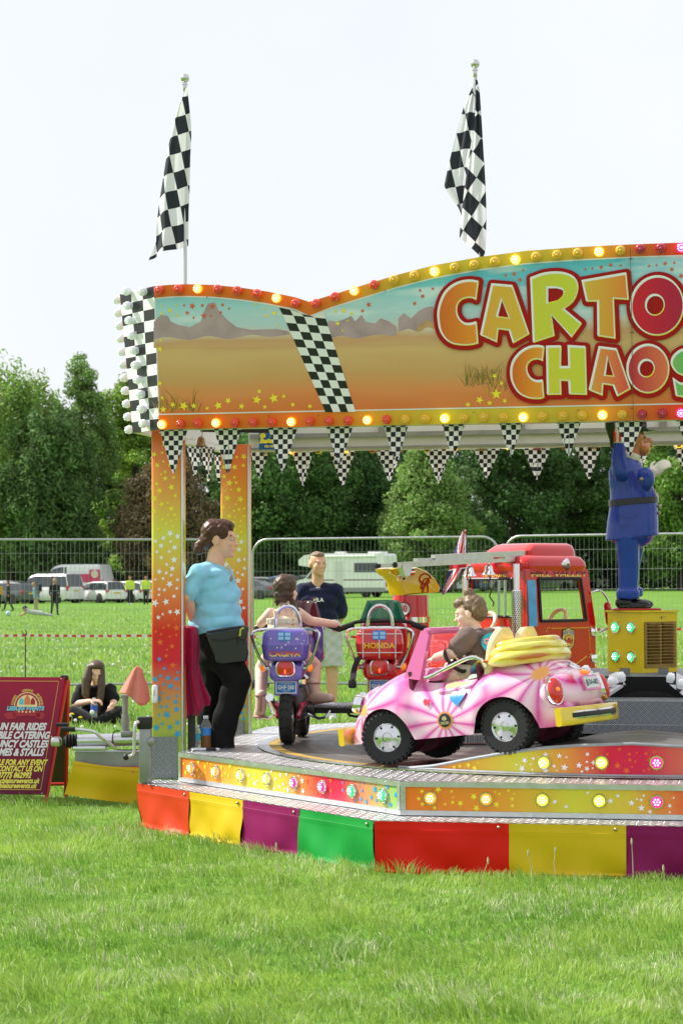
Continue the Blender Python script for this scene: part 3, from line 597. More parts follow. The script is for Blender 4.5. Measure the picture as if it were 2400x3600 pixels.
# seam of the board and rivets
mb = M(); a, c = onF(2216, 870), onF(2224, 1485); mb.box(((a[0]+c[0])/2, FY-FT*(2.86-FZ)-.0135, (a[1]+c[1])/2), (.003, .004, a[1]-c[1]), m=Matrix.Rotation(-math.atan(FT)*-1, 3, 'X'))
for q in [c1_(*p) for p in ((233, 168), (517, 166), (225, 342), (238, 506), (235, 672), (807, 186), (248, 828), (857, 822), (1130, 817), (1495, 130))]+[c2_(*p) for p in ((1275, 142), (1284, 142), (1278, 548), (1292, 548), (1284, 752), (1296, 752), (1282, 966), (1292, 966), (417, 987), (990, 975))]:
    mb.sph(TF(.013)(*q), (.004, .003, .004), 6, 4)
mb.build('rivets', pm('bronze rivet', (.16, .10, .07), .4, .5), board, kind='stuff')
# ---- big letters on the sign board (crop pixels of the board picture)
def off_poly(P, d):
    """polygon moved outwards by d (inwards when negative), mitred"""
    P = [Vector(p) for p in P]; ar = sum(P[i].x*P[(i+1) % len(P)].y-P[(i+1) % len(P)].x*P[i].y for i in range(len(P))); sg = 1 if ar > 0 else -1; O = []
    for i, p in enumerate(P):
        e0 = (p-P[i-1]).normalized(); e1 = (P[(i+1) % len(P)]-p).normalized(); n0, n1 = Vector((e0.y, -e0.x))*sg, Vector((e1.y, -e1.x))*sg
        b_ = n0+n1; k_ = max(b_.length_squared/2, .35); O.append(tuple(p+b_*(d/k_)))
    return O
def ell(cx, cy, rx, ry, tilt=0, n=36): return [(cx+rx*math.cos(a)*math.cos(tilt)-ry*math.sin(a)*math.sin(tilt), cy+rx*math.cos(a)*math.sin(tilt)+ry*math.sin(a)*math.cos(tilt)) for a in [2*PI*k/n for k in range(n)]]
def arcs(P, rounds):                                       # smooth the listed runs of points
    O = []; i = 0
    while i < len(P):
        for a, b_ in rounds:
            if i == a: O += [tuple(q) for q in spline([(*p, 0) for p in P[a:b_+1]], 5)]; i = b_; break
        else: O.append(P[i])
        i += 1
    return [tuple(q[:2]) for q in O]
cA = [(445, 268), (400, 262), (350, 268), (300, 290), (258, 330), (232, 385), (220, 440), (222, 490), (232, 540), (255, 580), (290, 608), (340, 620), (400, 620), (443, 610), (434, 492), (400, 500), (370, 498), (345, 478), (330, 450), (326, 420), (332, 393), (352, 370), (385, 360), (410, 362), (431, 372)]
cB = [(806, 628), (770, 622), (720, 630), (670, 660), (632, 710), (620, 770), (630, 830), (665, 885), (720, 912), (780, 916), (805, 908), (798, 812), (765, 815), (735, 800), (714, 765), (714, 730), (735, 705), (770, 698), (797, 708)]
gl = lambda nm, a, b_, ax='X': None
org, yel, lime, red_, crim, grn = srgb(230, 125, 35), srgb(228, 178, 66), srgb(212, 210, 62), srgb(226, 80, 40), srgb(206, 12, 52), srgb(120, 190, 90)
LET = [(arcs(cA, [(0, 13), (14, 24)]), [], (srgb(216, 100, 30), srgb(236, 150, 40))),
       ([(517, 282), (632, 292), (724, 558), (634, 610), (612, 540), (553, 532), (545, 605), (455, 565)], [[(568, 365), (607, 466), (545, 458)]], (srgb(228, 165, 60), srgb(224, 184, 62))),
       (arcs([(730, 250), (800, 225), (870, 217), (930, 225), (975, 250), (992, 290), (985, 340), (960, 385), (915, 420), (1012, 500), (955, 578), (845, 455), (862, 568), (745, 607)], [(0, 8)]), [arcs([(822, 300), (870, 300), (903, 312), (906, 342), (880, 370), (822, 385)], [(1, 4)])], (srgb(210, 205, 62), srgb(204, 212, 62))),
       ([(1012, 265), (1257, 222), (1270, 370), (1188, 365), (1197, 585), (1100, 570), (1098, 380), (1037, 380)], [], (srgb(222, 184, 62), srgb(232, 130, 55))),
       (ell(1427, 403, 147, 165, .1), [ell(1412, 396, 48, 54)], (srgb(214, 12, 40), srgb(176, 8, 66))),
       (arcs(cB, [(0, 10), (11, 18)]), [], (srgb(216, 100, 30), srgb(240, 160, 40))),
       ([(817, 626), (899, 624), (897, 738), (940, 738), (936, 622), (1033, 628), (1040, 893), (943, 890), (940, 818), (897, 815), (900, 892), (822, 893)], [], (srgb(214, 206, 60), srgb(206, 212, 62))),
       ([(1107, 628), (1205, 640), (1281, 860), (1207, 903), (1183, 843), (1130, 835), (1125, 898), (1052, 868)], [[(1150, 680), (1183, 786), (1138, 782)]], (srgb(230, 160, 70), srgb(226, 70, 70))),
       (ell(1376, 750, 117, 135, .05), [ell(1365, 745, 40, 45)], (srgb(192, 10, 60), srgb(232, 120, 80))),
       (arcs([(1690, 650), (1620, 638), (1560, 645), (1515, 680), (1503, 725), (1530, 770), (1580, 795), (1590, 815), (1560, 830), (1513, 800), (1530, 900), (1600, 908), (1680, 880), (1705, 815), (1670, 755), (1622, 735), (1628, 712), (1680, 730)], [(0, 9), (10, 17)]), [], (srgb(130, 190, 100), srgb(70, 170, 120))),
       (ell(1730, 430, 130, 150, .1), [ell(1720, 425, 45, 50)], (srgb(170, 30, 90), srgb(120, 60, 140))),
       ([(1880, 300), (1980, 310), (2050, 430), (2060, 320), (2150, 335), (2120, 610), (2020, 600), (1960, 480), (1945, 600), (1850, 590)], [], (srgb(90, 80, 170), srgb(60, 140, 200)))]
red_b = pm('dark red letter border', srgb(168, 6, 18), .35, spec=.3); in_y = pm('yellow inline', srgb(240, 228, 60), .3); in_w = pm('white inline', srgb(238, 238, 240), .3)
for i, (P, Hs, (g0, g1)) in enumerate(LET):
    bx = [c2_(*p) for p in P]; cx_ = sum(p[0] for p in bx)/len(bx); cz_ = sum(p[1] for p in bx)/len(bx); q0 = TF(.014)(cx_, cz_); base = .0005*(i % 2)
    rel = lambda off: (lambda x, y: TF(.014+off)(*c2_(x, y))-q0)
    mb = M(); lay = 0
    mb.fill([P], rel(base), 0)
    for k in range(len(P)):
        a, c = Vector(P[k]), Vector(P[(k+1) % len(P)]); e = (c-a).normalized()*25; nn = Vector((e.y, -e.x)); lay += 1
        mb.add([rel(base+.00001*lay)(*p) for p in (a+nn, c+nn, c-nn, a-nn)], [(0, 1, 2, 3)], 0); lay += 1
        mb.fill([circle(a, 25, 14)], rel(base+.00001*lay), 0)
    mb.fill([P]+Hs, rel(.003), 1)
    mb.fill([[(x-4, y-5) for x, y in P]]+[[(x+4, y+6) for x, y in h] for h in Hs], rel(.0045), 2)
    mb.fill([off_poly(P, -9)]+[off_poly(h, 7) for h in Hs], rel(.006), 3)
    xs_ = [c2_(*p)[0]-cx_ for p in P]
    mb.build('letter', [red_b, in_y, in_w, grad_mat(f'letter fill {i}', 'X', min(xs_), max(xs_), [(0, g0), (1, g1)], .35, 0)], board, q0)
# ---- bulbs round the board
def bulb_mesh(c, e, r=.029, glow=None):
    mb = M(); mb.lathe([(r*.8, 0), (r*.85, .012), (r, .02), (r*.97, .034), (r*.72, .045), (r*.3, .05), (.0005, .051)], n=10, mi=0, sm=False, cap=False)
    for k in range(10):
        a = 2*PI*(k+.5)/10; mb.sph((r*.62*math.cos(a), r*.62*math.sin(a), .046), (r*.14, r*.14, .006), 6, 4, 1)
    mb.sph((0, 0, .05), (r*.3, r*.3, .008), 8, 5, 1)
    co = glow or LENS[c]; lt = tuple(.5*q+.5 for q in co) if e else tuple(min(1, q*.8+.1) for q in co)
    return mb.mesh('bulb', [pm(f'{c} bulb {"lit" if e else "off"}', co, .15, coat=.6, emis=(*co, e) if e else None), pm(f'{c} bulb core {"lit" if e else "off"}', lt, .15, coat=.5, emis=(*lt, e*2.5) if e else None)])
B = {'r': bulb_mesh('red', 0), 'R': bulb_mesh('orange', .9, glow=(1, .42, .02)), 'y': bulb_mesh('yellow', 0, glow=(.85, .5, .01)), 'Y': bulb_mesh('yellow', 1.0, glow=(1, .68, .04)), 'c': bulb_mesh('crimson', 0, glow=(.5, 0, .04)), 'C': bulb_mesh('magenta', .9), 'w': bulb_mesh('white', .10, .027, glow=(.74, .76, .80))}
lean = (R(90)+math.atan(FT), 0, 0)
def bulb(x, z, c): obj('bulb', B[c], board, TF(.002)(x, z), lean)
for (x, y), c in zip(((257, 127), (363, 121), (470, 118), (580, 121), (688, 129), (796, 146), (903, 170), (1007, 200), (1120, 200), (1224, 162), (1330, 130), (1439, 96), (1548, 68)), 'rrRrrrRrrrRry'): bulb(*c1_(x, y), c)
for (x, y), c in zip(((92, 234), (203, 212), (313, 190), (421, 176), (533, 158), (647, 146), (760, 131), (875, 121), (989, 110), (1106, 103), (1224, 95), (1332, 87), (1445, 83), (1558, 80)), 'yYyyyYyyyYyccC'): bulb(*c2_(x, y), c)
for (x, y), c in zip(((274, 865), (375, 861), (468, 858), (571, 856), (674, 855), (775, 853), (877, 852), (984, 850), (1085, 848), (1190, 846), (1295, 843), (1402, 840), (1507, 838)), 'RrrRrrrRrrrRr'): bulb(*c1_(x, y), c)
for (x, y), c in zip(((42, 1025), (150, 1022), (259, 1019), (363, 1019), (472, 1015), (579, 1014), (690, 1013), (797, 1010), (906, 1007), (1013, 1004), (1125, 1001), (1234, 998), (1343, 997), (1454, 992), (1557, 990)), 'yyYyyyYyyyYyccC'): bulb(*c2_(x, y), c)
# ---- chequered corner board on the left and the boards of the other sides
zt = top[0][1]; A0 = TF(0)(xl, FZ); A1 = TF(0)(xl, zt)
def corner_pt(px, py, w_):                                 # on the plane through A0 turned 45 degrees back
    return None
d45 = Vector((-.7071, .7071, 0))
B0 = A0+d45*.33; B1 = A1+d45*.425
up = (A1-A0); 
mb = M(); rows, cc_ = 13, 3
for i in range(cc_):
    for j in range(rows):
        def q(u, v): return A0.lerp(A1, v).lerp(B0.lerp(B1, v), u)
        P = [q((i+a)/cc_, (j+c)/rows) for a, c in ((0, 0), (1, 0), (1, 1), (0, 1))]; mb.add(P, [(0, 1, 2, 3)], (i+j) % 2)
nb = (B0-A0).cross(A1-A0).normalized(); nb = nb if nb.y < 0 else -nb
mb.add([A0-nb*.06, B0-nb*.06, B1-nb*.06, A1-nb*.06], [(0, 1, 2, 3)], 1)
for a, c in ((A0, B0), (B1, A1), (B0, B1)): mb.add([a, c, c-nb*.06, a-nb*.06], [(0, 1, 2, 3)], 2)
cb = mb.build('corner_board', [pm('black print', (.012, .012, .014), .3), pm('white print', (.8, .8, .82), .3), alu], ride)
def dir_rot(d): return Vector(d).to_track_quat('Z', 'Y').to_euler()
def onplane(px, py, P0, nrm):
    o_ = toL((0, 0, CAMH)); q = ray(px, py); d = toL((q.x, q.y, CAMH+q.z))-o_; return o_+d*((P0-o_).dot(nrm)/d.dot(nrm))
for x, y in ((80, 131), (168, 133), (89, 211), (99, 293), (111, 374), (122, 457), (133, 538), (145, 619), (157, 698), (166, 779), (176, 860)):
    obj('bulb', B['w'], cb, onplane(407+x/1.568, 940+y/1.568, A0, nb)+nb*.002, dir_rot(nb))
D0, D1 = Vector((B0.x, 1.05, FZ)), Vector((B1.x, 1.15, zt)); 
mb = M(); mb.add([B0, D0, D1, B1], [(0, 1, 2, 3)], 0); mb.add([p+Vector((.05, 0, 0)) for p in (B0, D0, D1, B1)], [(0, 1, 2, 3)], 1); mb.add([B0, D0, D0+Vector((.05, 0, 0)), B0+Vector((.05, 0, 0))], [(0, 1, 2, 3)], 1)
sb = mb.build('side_board', [brd_m, white_paint], ride)
for k in range(11):
    v = .03+.94*k/10; p = B0.lerp(B1, v)+Vector((-.004, .035, 0)); obj('bulb', B['w'], sb, p, dir_rot((-1, 0, -.1)))
# rear board: its white back shows under the front board
mb = M(); mb.box((0, 1.05, FZ+.30), (5.7, .05, .60)); rb = mb.build('rear_board', pm('white board back', (.74, .73, .71), .4, noise=(4, .04)), ride)
mb = M(); mb.box((0, 1.005, FZ+.105), (5.66, .04, .03)); mb.box((0, 1.01, FZ+.02), (5.66, .03, .012))
for x in (-1.9, -.95, 0, .95, 1.9): mb.box((x, 1.0, FZ+.28), (.05, .035, .33))
mb.build('rear_rail', pm('grey steel rail', (.32, .33, .33), .45, .6, noise=(12, .1)), rb)
for k in range(30): 
    obj('bulb', B['yRyYrc'[k % 6]], rb, (-2.75+k*.19, 1.08, FZ+.012), (R(-90), 0, 0))
# roof and its frame
mb = M(); mb.box((0, -.1, 2.98), (5.6, 2.24, .03)); rfm = pm('white roof sheet', (.8, .8, .8), .5); n, l, b = nodes(rfm); tr = n.new('ShaderNodeBsdfTranslucent'); tr.inputs[0].default_value = (.85, .85, .84, 1); ms = n.new('ShaderNodeMixShader'); ms.inputs[0].default_value = .65
l.new(b.outputs[0], ms.inputs[1]); l.new(tr.outputs[0], ms.inputs[2]); l.new(ms.outputs[0], n['Material Output'].inputs[0]); mb = M(); mb.add([(-2.8, -1.22, 2.98), (2.8, -1.22, 2.98), (2.8, 1.02, 2.98), (-2.8, 1.02, 2.98)], [(0, 1, 2, 3)]); mb.build('roof', rfm, ride)
mb = M()
for x in (-2.75, -1.4, 0, 1.4, 2.75): mb.box((x, -.1, 2.90), (.05, 2.2, .06))
for y in (-1.0, .42): mb.box((0, y, 2.82), (5.6, .05, .08))
for x in (-2.6, -1.95): mb.cyl((x, -.95, 2.38), (x+.5, .9, 2.8), .018, n=8)
mb.box((-2.55, -.4, 2.50), (.5, .03, .26), rz=.5, mi=1)
mb.build('roof_frame', [pm('dark steel frame', (.10, .10, .105), .5, .5), pm('black bag', (.02, .02, .02), .7)], ride)
# ---- centre: base with steps, lamp arms, yellow cabinet
mb = M(); mb.rbox((0, 0, .66), (1.0, 1.0, .42), .04); mb.build('centre_base', pm('grey painted steel', (.20, .22, .24), .45, .4, noise=(5, .2)), ride)
mb = M(); mb.add([(-.5, -.52, .72), (.5, -.52, .72), (.5, -.52, .86), (-.5, -.52, .86)], [(0, 1, 2, 3)]); mb.sph((-.02, -.52, .72), (.17, .03, .055), 16, 8); mb.build('centre_gap', dark, ride)
mb = M(); mb.box((0, -.80, .675), (.66, .40, .13)); mb.build('step_box', tread_v, ride)
mb = M(); mb.box((0, -.80, .585), (1.05, .62, .05)); mb.build('step_plate', tread_v, ride)
mb = M(); mb.box((0, -.86, .50), (1.1, .5, .10)); mb.build('step_underframe', dark, ride)
mb = M()
for a in (-1.98, -2.85, 2.2, .9, -.3):
    mb = M(); d = Vector((math.cos(a), math.sin(a), 0)); mb.box((*(d*1.05).xy, .47), (1.2, .13, .045), rz=a); mb.build('radial_arm', tread_grey, ride)
cabm = pm('yellow cabinet paint', srgb(224, 196, 24), .35, coat=.2, noise=(3, .05))
CB = Vector((-.085, -.05, 0)); ca = R(45)+YAW*.3; cw = .30
mb = M(); mb.box((CB.x, CB.y, 1.02), (cw, cw, .43), rz=ca); mb.box((CB.x, CB.y, 1.243), (cw+.02, cw+.02, .012), rz=ca); cab = mb.build('cabinet', cabm, ride)
fL = Vector((-math.sin(ca), -math.cos(ca)*1, 0)); 
nL = Matrix.Rotation(ca, 3, 'Z')@Vector((-1, 0, 0)); nR = Matrix.Rotation(ca, 3, 'Z')@Vector((0, -1, 0))
tL = Vector((-nL.y, nL.x, 0)); tR = Vector((-nR.y, nR.x, 0))
for s_x in (-.075, .06):
    for zz_ in (.965, 1.145):
        obj('lamp', lamp_me['green'], cab, CB+nL*(cw/2+.001)+tL*s_x+Vector((0, 0, zz_)), dir_rot(nL))
for zz_ in (.985, 1.165): obj('lamp', lamp_me['magenta'], cab, CB-nL*(cw/2+.001)+Vector((0, 0, zz_)), dir_rot(-nL))
mb = M(); P = plane(CB+nR*(cw/2+.003)+Vector((0, 0, 1.04)), tR, (0, 0, 1))
mb.prism([(-.135, -.14), (.135, -.14), (.135, .14), (-.135, .14)], P, nR*.004)
for k in range(13):
    for sx in (-.062, .062):
        zz_ = -.118+k*.0197; mb.add([P(sx-.05, zz_)+nR*.0045, P(sx+.05, zz_)+nR*.0045, P(sx+.048, zz_+.006)+nR*.017, P(sx-.048, zz_+.006)+nR*.017, P(sx-.05, zz_+.014)+nR*.0045, P(sx+.05, zz_+.014)+nR*.0045], [(0, 1, 2, 3), (3, 2, 5, 4)])
mb.build('louvre_panel', pm('bronze louvre', (.30, .19, .07), .35, .8, noise=(20, .15)), cab)
mb = M(); P = plane(CB+nR*(cw/2+.002)+Vector((0, 0, 1.207)), tR, (0, 0, 1)); mb.fill([[(0, -.012), (.055, -.012), (.055, .012), (0, .012)]], P, 0); mb.fill([[(.004, -.008), (.02, -.008), (.012, .008)]], lambda x, y: P(x, y)+nR*.001, 1); text(mb, 'Danger', lambda x, y: P(x+.037, y+.003)+nR*.001, .009, 1); mb.build('warning_label', [pm('label yellow', srgb(220, 200, 60), .5), black], cab)
ck = check_mat('flap check', 11, off=(0.02, .03, .013))
for P_, Bp, sgn in (([(2100, 2392), (2168, 2360), (2198, 2398), (2136, 2440)], [(2063, 2352), (2078, 2373), (2118, 2414), (2152, 2393), (2186, 2375)], -1), ([(2338, 2396), (2372, 2362), (2440, 2394), (2402, 2442)], [(2352, 2378), (2388, 2400), (2424, 2418)], 1)):
    Q = [onY(*q, -.62) for q in P_]; Q = [q+Vector((0, -.10*(i in (2, 3)), 0)) for i, q in enumerate(Q)]; c_ = sum(Q, Vector())/4; nq = (Q[1]-Q[0]).cross(Q[2]-Q[0]).normalized(); nq = nq if nq.z > 0 else -nq
    mb = M(); mb.add([q-c_ for q in Q]+[q-c_-nq*.02 for q in Q], [(0, 1, 2, 3), (4, 7, 6, 5), (0, 4, 5, 1), (1, 5, 6, 2), (2, 6, 7, 3), (3, 7, 4, 0)]); fo = mb.build('lamp_arm', ck, ride, c_)
    for q in Bp: w_ = onY(*q, -.70); obj('bulb', B['w'], fo, w_-c_-Vector((0, 0, .03)), dir_rot((.25*sgn, -.35, 1)))
mb = M()
for x in (-.17, .06):
    mb.cyl((x-.03, -.42, .87), (x+.03, -.42, .87), .038, n=16); mb.box((x, -.40, .845), (.06, .10, .03))
    mb.build('arm_bearing', pm('grey bearing', (.12, .13, .14), .4, .7), ride); mb = M()

# ---- bunting
pen_m = check_mat('pennant check', 35, off=(.0, .02, .012), transl=.25, rough=.5)
def pennant_mesh(w_, h_, seed, thin=False):
    r_ = random.Random(seed); mb = M(); ph = r_.uniform(0, 6)
    def f(u, v):
        ww = w_*(1-v*.93)/2; x = (u*2-1)*ww+.012*v*math.sin(ph)*w_*4; y = .008*math.sin(u*6+ph+v*3)*(.3+v)+.01*v*math.sin(ph*2); return (x, y, -v*h_)
    mb.grid(f, 8, 14); return mb.mesh('pennant', pen_m)
def bunting(label, P, Y):
    root = thing('bunting', label, 'bunting', toW(((P[0][0].x+P[-1][0].x)/2, Y, FZ)), -YAW); x0 = (P[0][0].x+P[-1][0].x)/2; cord = M()
    cord.tube([(p[0].x-x0, 0, p[0].z-FZ) for p in P], .003, 5); cord.build('cord', white_paint, root)
    for i, (c, w_, h_) in enumerate(P): obj('pennant', pennant_mesh(w_, h_, i*7+int(Y*10)), root, (c.x-x0, 0, c.z-FZ), (0, 0, random.uniform(-.15, .15)))
    return root
fr_ = [(562, 660, 1508, 623, 1658), (753, 850, 1505, 808, 1658), (945, 1044, 1503, 1010, 1648), (1147, 1240, 1499, 1199, 1628), (1349, 1432, 1494, 1400, 1614), (1556, 1632, 1491, 1598, 1602), (1756, 1834, 1486, 1797, 1599), (1959, 2038, 1481, 1996, 1595), (2162, 2258, 1476, 2212, 1592), (2378, 2470, 1472, 2424, 1592)]
bunting('row of chequered pennants hanging under the front of the lettered sign board', [(onY((a+b_)/2, y, -1.20), (b_-a)/560, (ty-y)/570) for a, b_, y, tx, ty in fr_], -1.20)
bk = [(878, 948, 1583, 885, 1680), (1022, 1100, 1584, 1050, 1704), (1158, 1248, 1583, 1202, 1705), (1322, 1410, 1581, 1367, 1688), (1493, 1583, 1580, 1537, 1694), (1667, 1757, 1578, 1714, 1676), (1841, 1932, 1576, 1893, 1681), (2019, 2109, 1566, 2071, 1677), (2196, 2286, 1562, 2242, 1662), (2366, 2450, 1558, 2410, 1660)]
bunting('row of chequered pennants hanging from the rear white board above the trees', [(onY((a+b_)/2, y, 1.10), (b_-a)/480, (ty-y)/490) for a, b_, y, tx, ty in bk], 1.10)
root = thing('bunting', 'short row of narrow twisted chequered pennants beside the bell', 'bunting', toW((-2.9, 0, FZ)), -YAW)
for i, (px, py, h_, w_) in enumerate(((682, 1570, .19, .10), (730, 1571, .23, .12), (768, 1600, .19, .09))):
    p = onY(px, py, .1+.35*i); obj('pennant', pennant_mesh(w_*1.6, h_, 50+i), root, (p.x+2.9, p.y, p.z-FZ), (0, 0, 1.15+.1*i))
mb = M(); mb.tube([(0, -1, .0), (0.05, 0, .0), (.1, 1, 0)], .003, 5); mb.build('cord', white_paint, root)
# ---- bell with chain
p = onY(707, 1570, -.75); bell = thing('bell', 'brass bell with a thin chain hanging under the sign board beside the left pillar', 'bell', toW(p), -YAW)
mb = M(); mb.lathe([(.036, 0), (.034, .006), (.026, .016), (.021, .045), (.018, .055), (.008, .062), (.0, .063)], n=20); mb.lathe([(.036, 0), (.03, .002), (.02, .03), (0, .05)], n=20); mb.build('bell_body', pm('old brass', (.30, .21, .10), .35, .9, noise=(30, .2)), bell)
mb = M(); mb.tube([(0, 0, .06), (.01, 0, .08), (0, 0, .13)], .003, 5); mb.build('hook', steel, bell)
mb = M(); 
for k in range(26):
    z = -.01-k*.0152; mb.tube([(.004*math.cos(a)*(1 if k % 2 else .1), .004*math.cos(a)*(.1 if k % 2 else 1), z+.009*math.sin(a)) for a in [2*PI*j/8 for j in range(9)]], .0012, 4)
mb.build('chain', pm('dull chain', (.10, .10, .10), .4, .8), bell)
# ---- price board
p = onY(940, 1540, .75); pb = thing('price_board', 'blue price board with yellow digits under the roof of the ride', 'sign', toW(p), -YAW)
mb = M(); mb.box((.035, .01, 0), (.19, .015, .155)); mb.build('board', pm('blue print', srgb(20, 95, 160), .4), pb)
mb = M(); text(mb, '£3.', lambda x, y: Vector((x-.055, -.0015, y+.012)), .14, align='LEFT', sx=.8, bold=.006); text(mb, 'PER PERSON', lambda x, y: Vector((x+.035, -.0015, y-.058)), .022, sx=.9, bold=.0008); mb.build('lettering', pm('yellow print', srgb(238, 230, 60), .4), pb)
# ---- flags
flag_m = check_mat('flag check', 1.0, uv=True, off=(.5, .5, .3), dark=(.02, .024, .032), light=(.80, .80, .84), transl=.35, rough=.7)
def pole(root, L_, lean_):
    mb = M(); mb.cyl((0, 0, 0), (lean_, 0, L_), .0105, n=10); mb.build('pole', pm('brushed pole', (.55, .55, .52), .35, .9), root)
    mb = M(); mb.lathe([(.008, -.07), (.012, -.065), (.012, -.03), (.017, -.028), (.017, -.020), (.011, -.018), (.012, -.012)], (lean_, 0, L_), n=14); mb.sph((lean_, 0, L_+.013), .027, 18, 12); mb.build('finial', pm('dull silver ball', (.6, .6, .58), .25, 1), root)
def drape(name, root, Yp, org_, sc_, left, right, e1, e2, o0, depth, base):
    """cloth between two traced edges, folded in depth, squares along the weave"""
    ys_ = np.linspace(0, 1, 30); mb = M(); det = e1[0]*e2[1]-e1[1]*e2[0]
    def cut(E, v): 
        k_ = v*(len(E)-1); i = min(int(k_), len(E)-2); return Vector(E[i]).lerp(Vector(E[i+1]), k_-i)
    def pxy(u, v): return cut(right, v).lerp(cut(left, v), u)
    def f(u, v):
        c = pxy(u, v); q = onY(org_[0]+c.x/sc_, org_[1]+c.y/sc_, Yp); d = depth(u, v); return (q.x-base.x, d, q.z-base.z)
    def uv(u, v):
        c = pxy(u, v)-Vector(o0); return ((c.x*e2[1]-c.y*e2[0])/det, (e1[0]*c.y-e1[1]*c.x)/det)
    mb.grid(f, 24, 48, uv=uv); mb.build(name, flag_m, root)
b1_ = onY(652, 1012, -.9); fl1 = thing('chequered_flag', 'chequered flag hanging to the left of its pole above the left end of the sign', 'flag', toW(b1_), -YAW, group='chequered flags on the ride')
pole(fl1, onY(652, 282, -.9).z-b1_.z, 0)
drape('flag_cloth', fl1, -.93, (450, 180), 2.7036, [(553, 350), (480, 530), (415, 760), (365, 990), (325, 1210), (285, 1420), (255, 1640), (250, 1800), (180, 1978), (240, 1993), (300, 1990)][:9], [(562, 345), (574, 470), (590, 650), (592, 800), (580, 990), (576, 1160), (574, 1330), (567, 1510), (565, 1845)], (95, -42), (28, 158), (480, 540),
      lambda u, v: -.025+.035*math.sin(u*5.5+v*2)*(.2+v)+.02*math.sin(u*11+v*5)*v, b1_)
b2_ = onY(1688, 905, -.9); fl2 = thing('chequered_flag', 'chequered flag folded round its leaning pole above the big lettering', 'flag', toW(b2_), -YAW, group='chequered flags on the ride')
tp = onY(1669, 232, -.9); pole(fl2, tp.z-b2_.z, tp.x-b2_.x)
drape('flag_cloth', fl2, -.92, (1450, 180), 2.7036, [(575, 300), (565, 345), (490, 510), (445, 680), (400, 850), (370, 970), (330, 1140), (300, 1285), (350, 1370), (435, 1490), (470, 1580)], [(585, 300), (590, 400), (590, 560), (588, 700), (580, 800), (560, 900), (540, 1040), (520, 1170), (500, 1300), (490, 1440), (478, 1580)], (120, -24), (38, 163), (458, 690),
      lambda u, v: -.02-.03*math.sin(u*3.1)*(.3+v)+.012*math.sin(u*9+v*4), b2_)
drape('flag_cloth', fl2, -.95, (1450, 180), 2.7036, [(600, 270), (604, 420), (600, 560), (590, 700), (572, 830), (550, 960), (520, 1160), (495, 1330), (478, 1500), (455, 1690), (450, 1775)], [(612, 270), (632, 370), (642, 540), (655, 760), (665, 950), (680, 1180), (690, 1415), (692, 1600), (691, 1720), (688, 1840), (672, 1975)], (97, 92), (-70, 142), (590, 1080),
      lambda u, v: -.05+.035*math.sin(u*4+1)*(.3+v)+.012*math.sin(u*10+v*4), b2_)
# ================================================================ TREES
def leaf_mat(name, base, transl=.3):
    m = pm(name, base, .6, spec=.25); n, l, b = nodes(m)
    a_ = n.new('ShaderNodeAttribute'); a_.attribute_name = 'tint'; l.new(a_.outputs['Color'], b.inputs['Base Color'])
    tr = n.new('ShaderNodeBsdfTranslucent'); l.new(a_.outputs['Color'], tr.inputs[0]); ms = n.new('ShaderNodeMixShader'); ms.inputs[0].default_value = transl
    l.new(b.outputs[0], ms.inputs[1]); l.new(tr.outputs[0], ms.inputs[2]); l.new(ms.outputs[0], n['Material Output'].inputs[0]); return m
LEAFM = leaf_mat('leaves', (.06, .12, .03))
def quads(name, C, N, S, asp, tint, droop=0, seed=0):
    """many small leaf faces: centres, facing, size, colour"""
    r = np.random.default_rng(seed); k = len(C); N = N/np.linalg.norm(N, axis=1, keepdims=True); u = r.normal(size=(k, 3))
    if droop: u[:, 2] -= droop
    u -= N*(u*N).sum(1, keepdims=True); u /= np.linalg.norm(u, axis=1, keepdims=True); v = np.cross(N, u); S = S[:, None]
    V = np.stack([C-u*S*asp, C-v*S*.62, C+u*S*asp, C+v*S*.62], 1)
    me = bpy.data.meshes.new(name); me.vertices.add(k*4); me.vertices.foreach_set('co', V.ravel().astype(np.float32)); me.loops.add(k*4); me.loops.foreach_set('vertex_index', np.arange(k*4, dtype=np.int32))
    me.polygons.add(k); me.polygons.foreach_set('loop_start', np.arange(k, dtype=np.int32)*4); me.update(calc_edges=True)
    t_ = me.color_attributes.new('tint', 'FLOAT_COLOR', 'POINT'); T = np.ones((k, 4, 4), np.float32); T[:, :, :3] = tint[:, None]; t_.data.foreach_set('color', T.ravel()); me.materials.append(LEAFM); return me
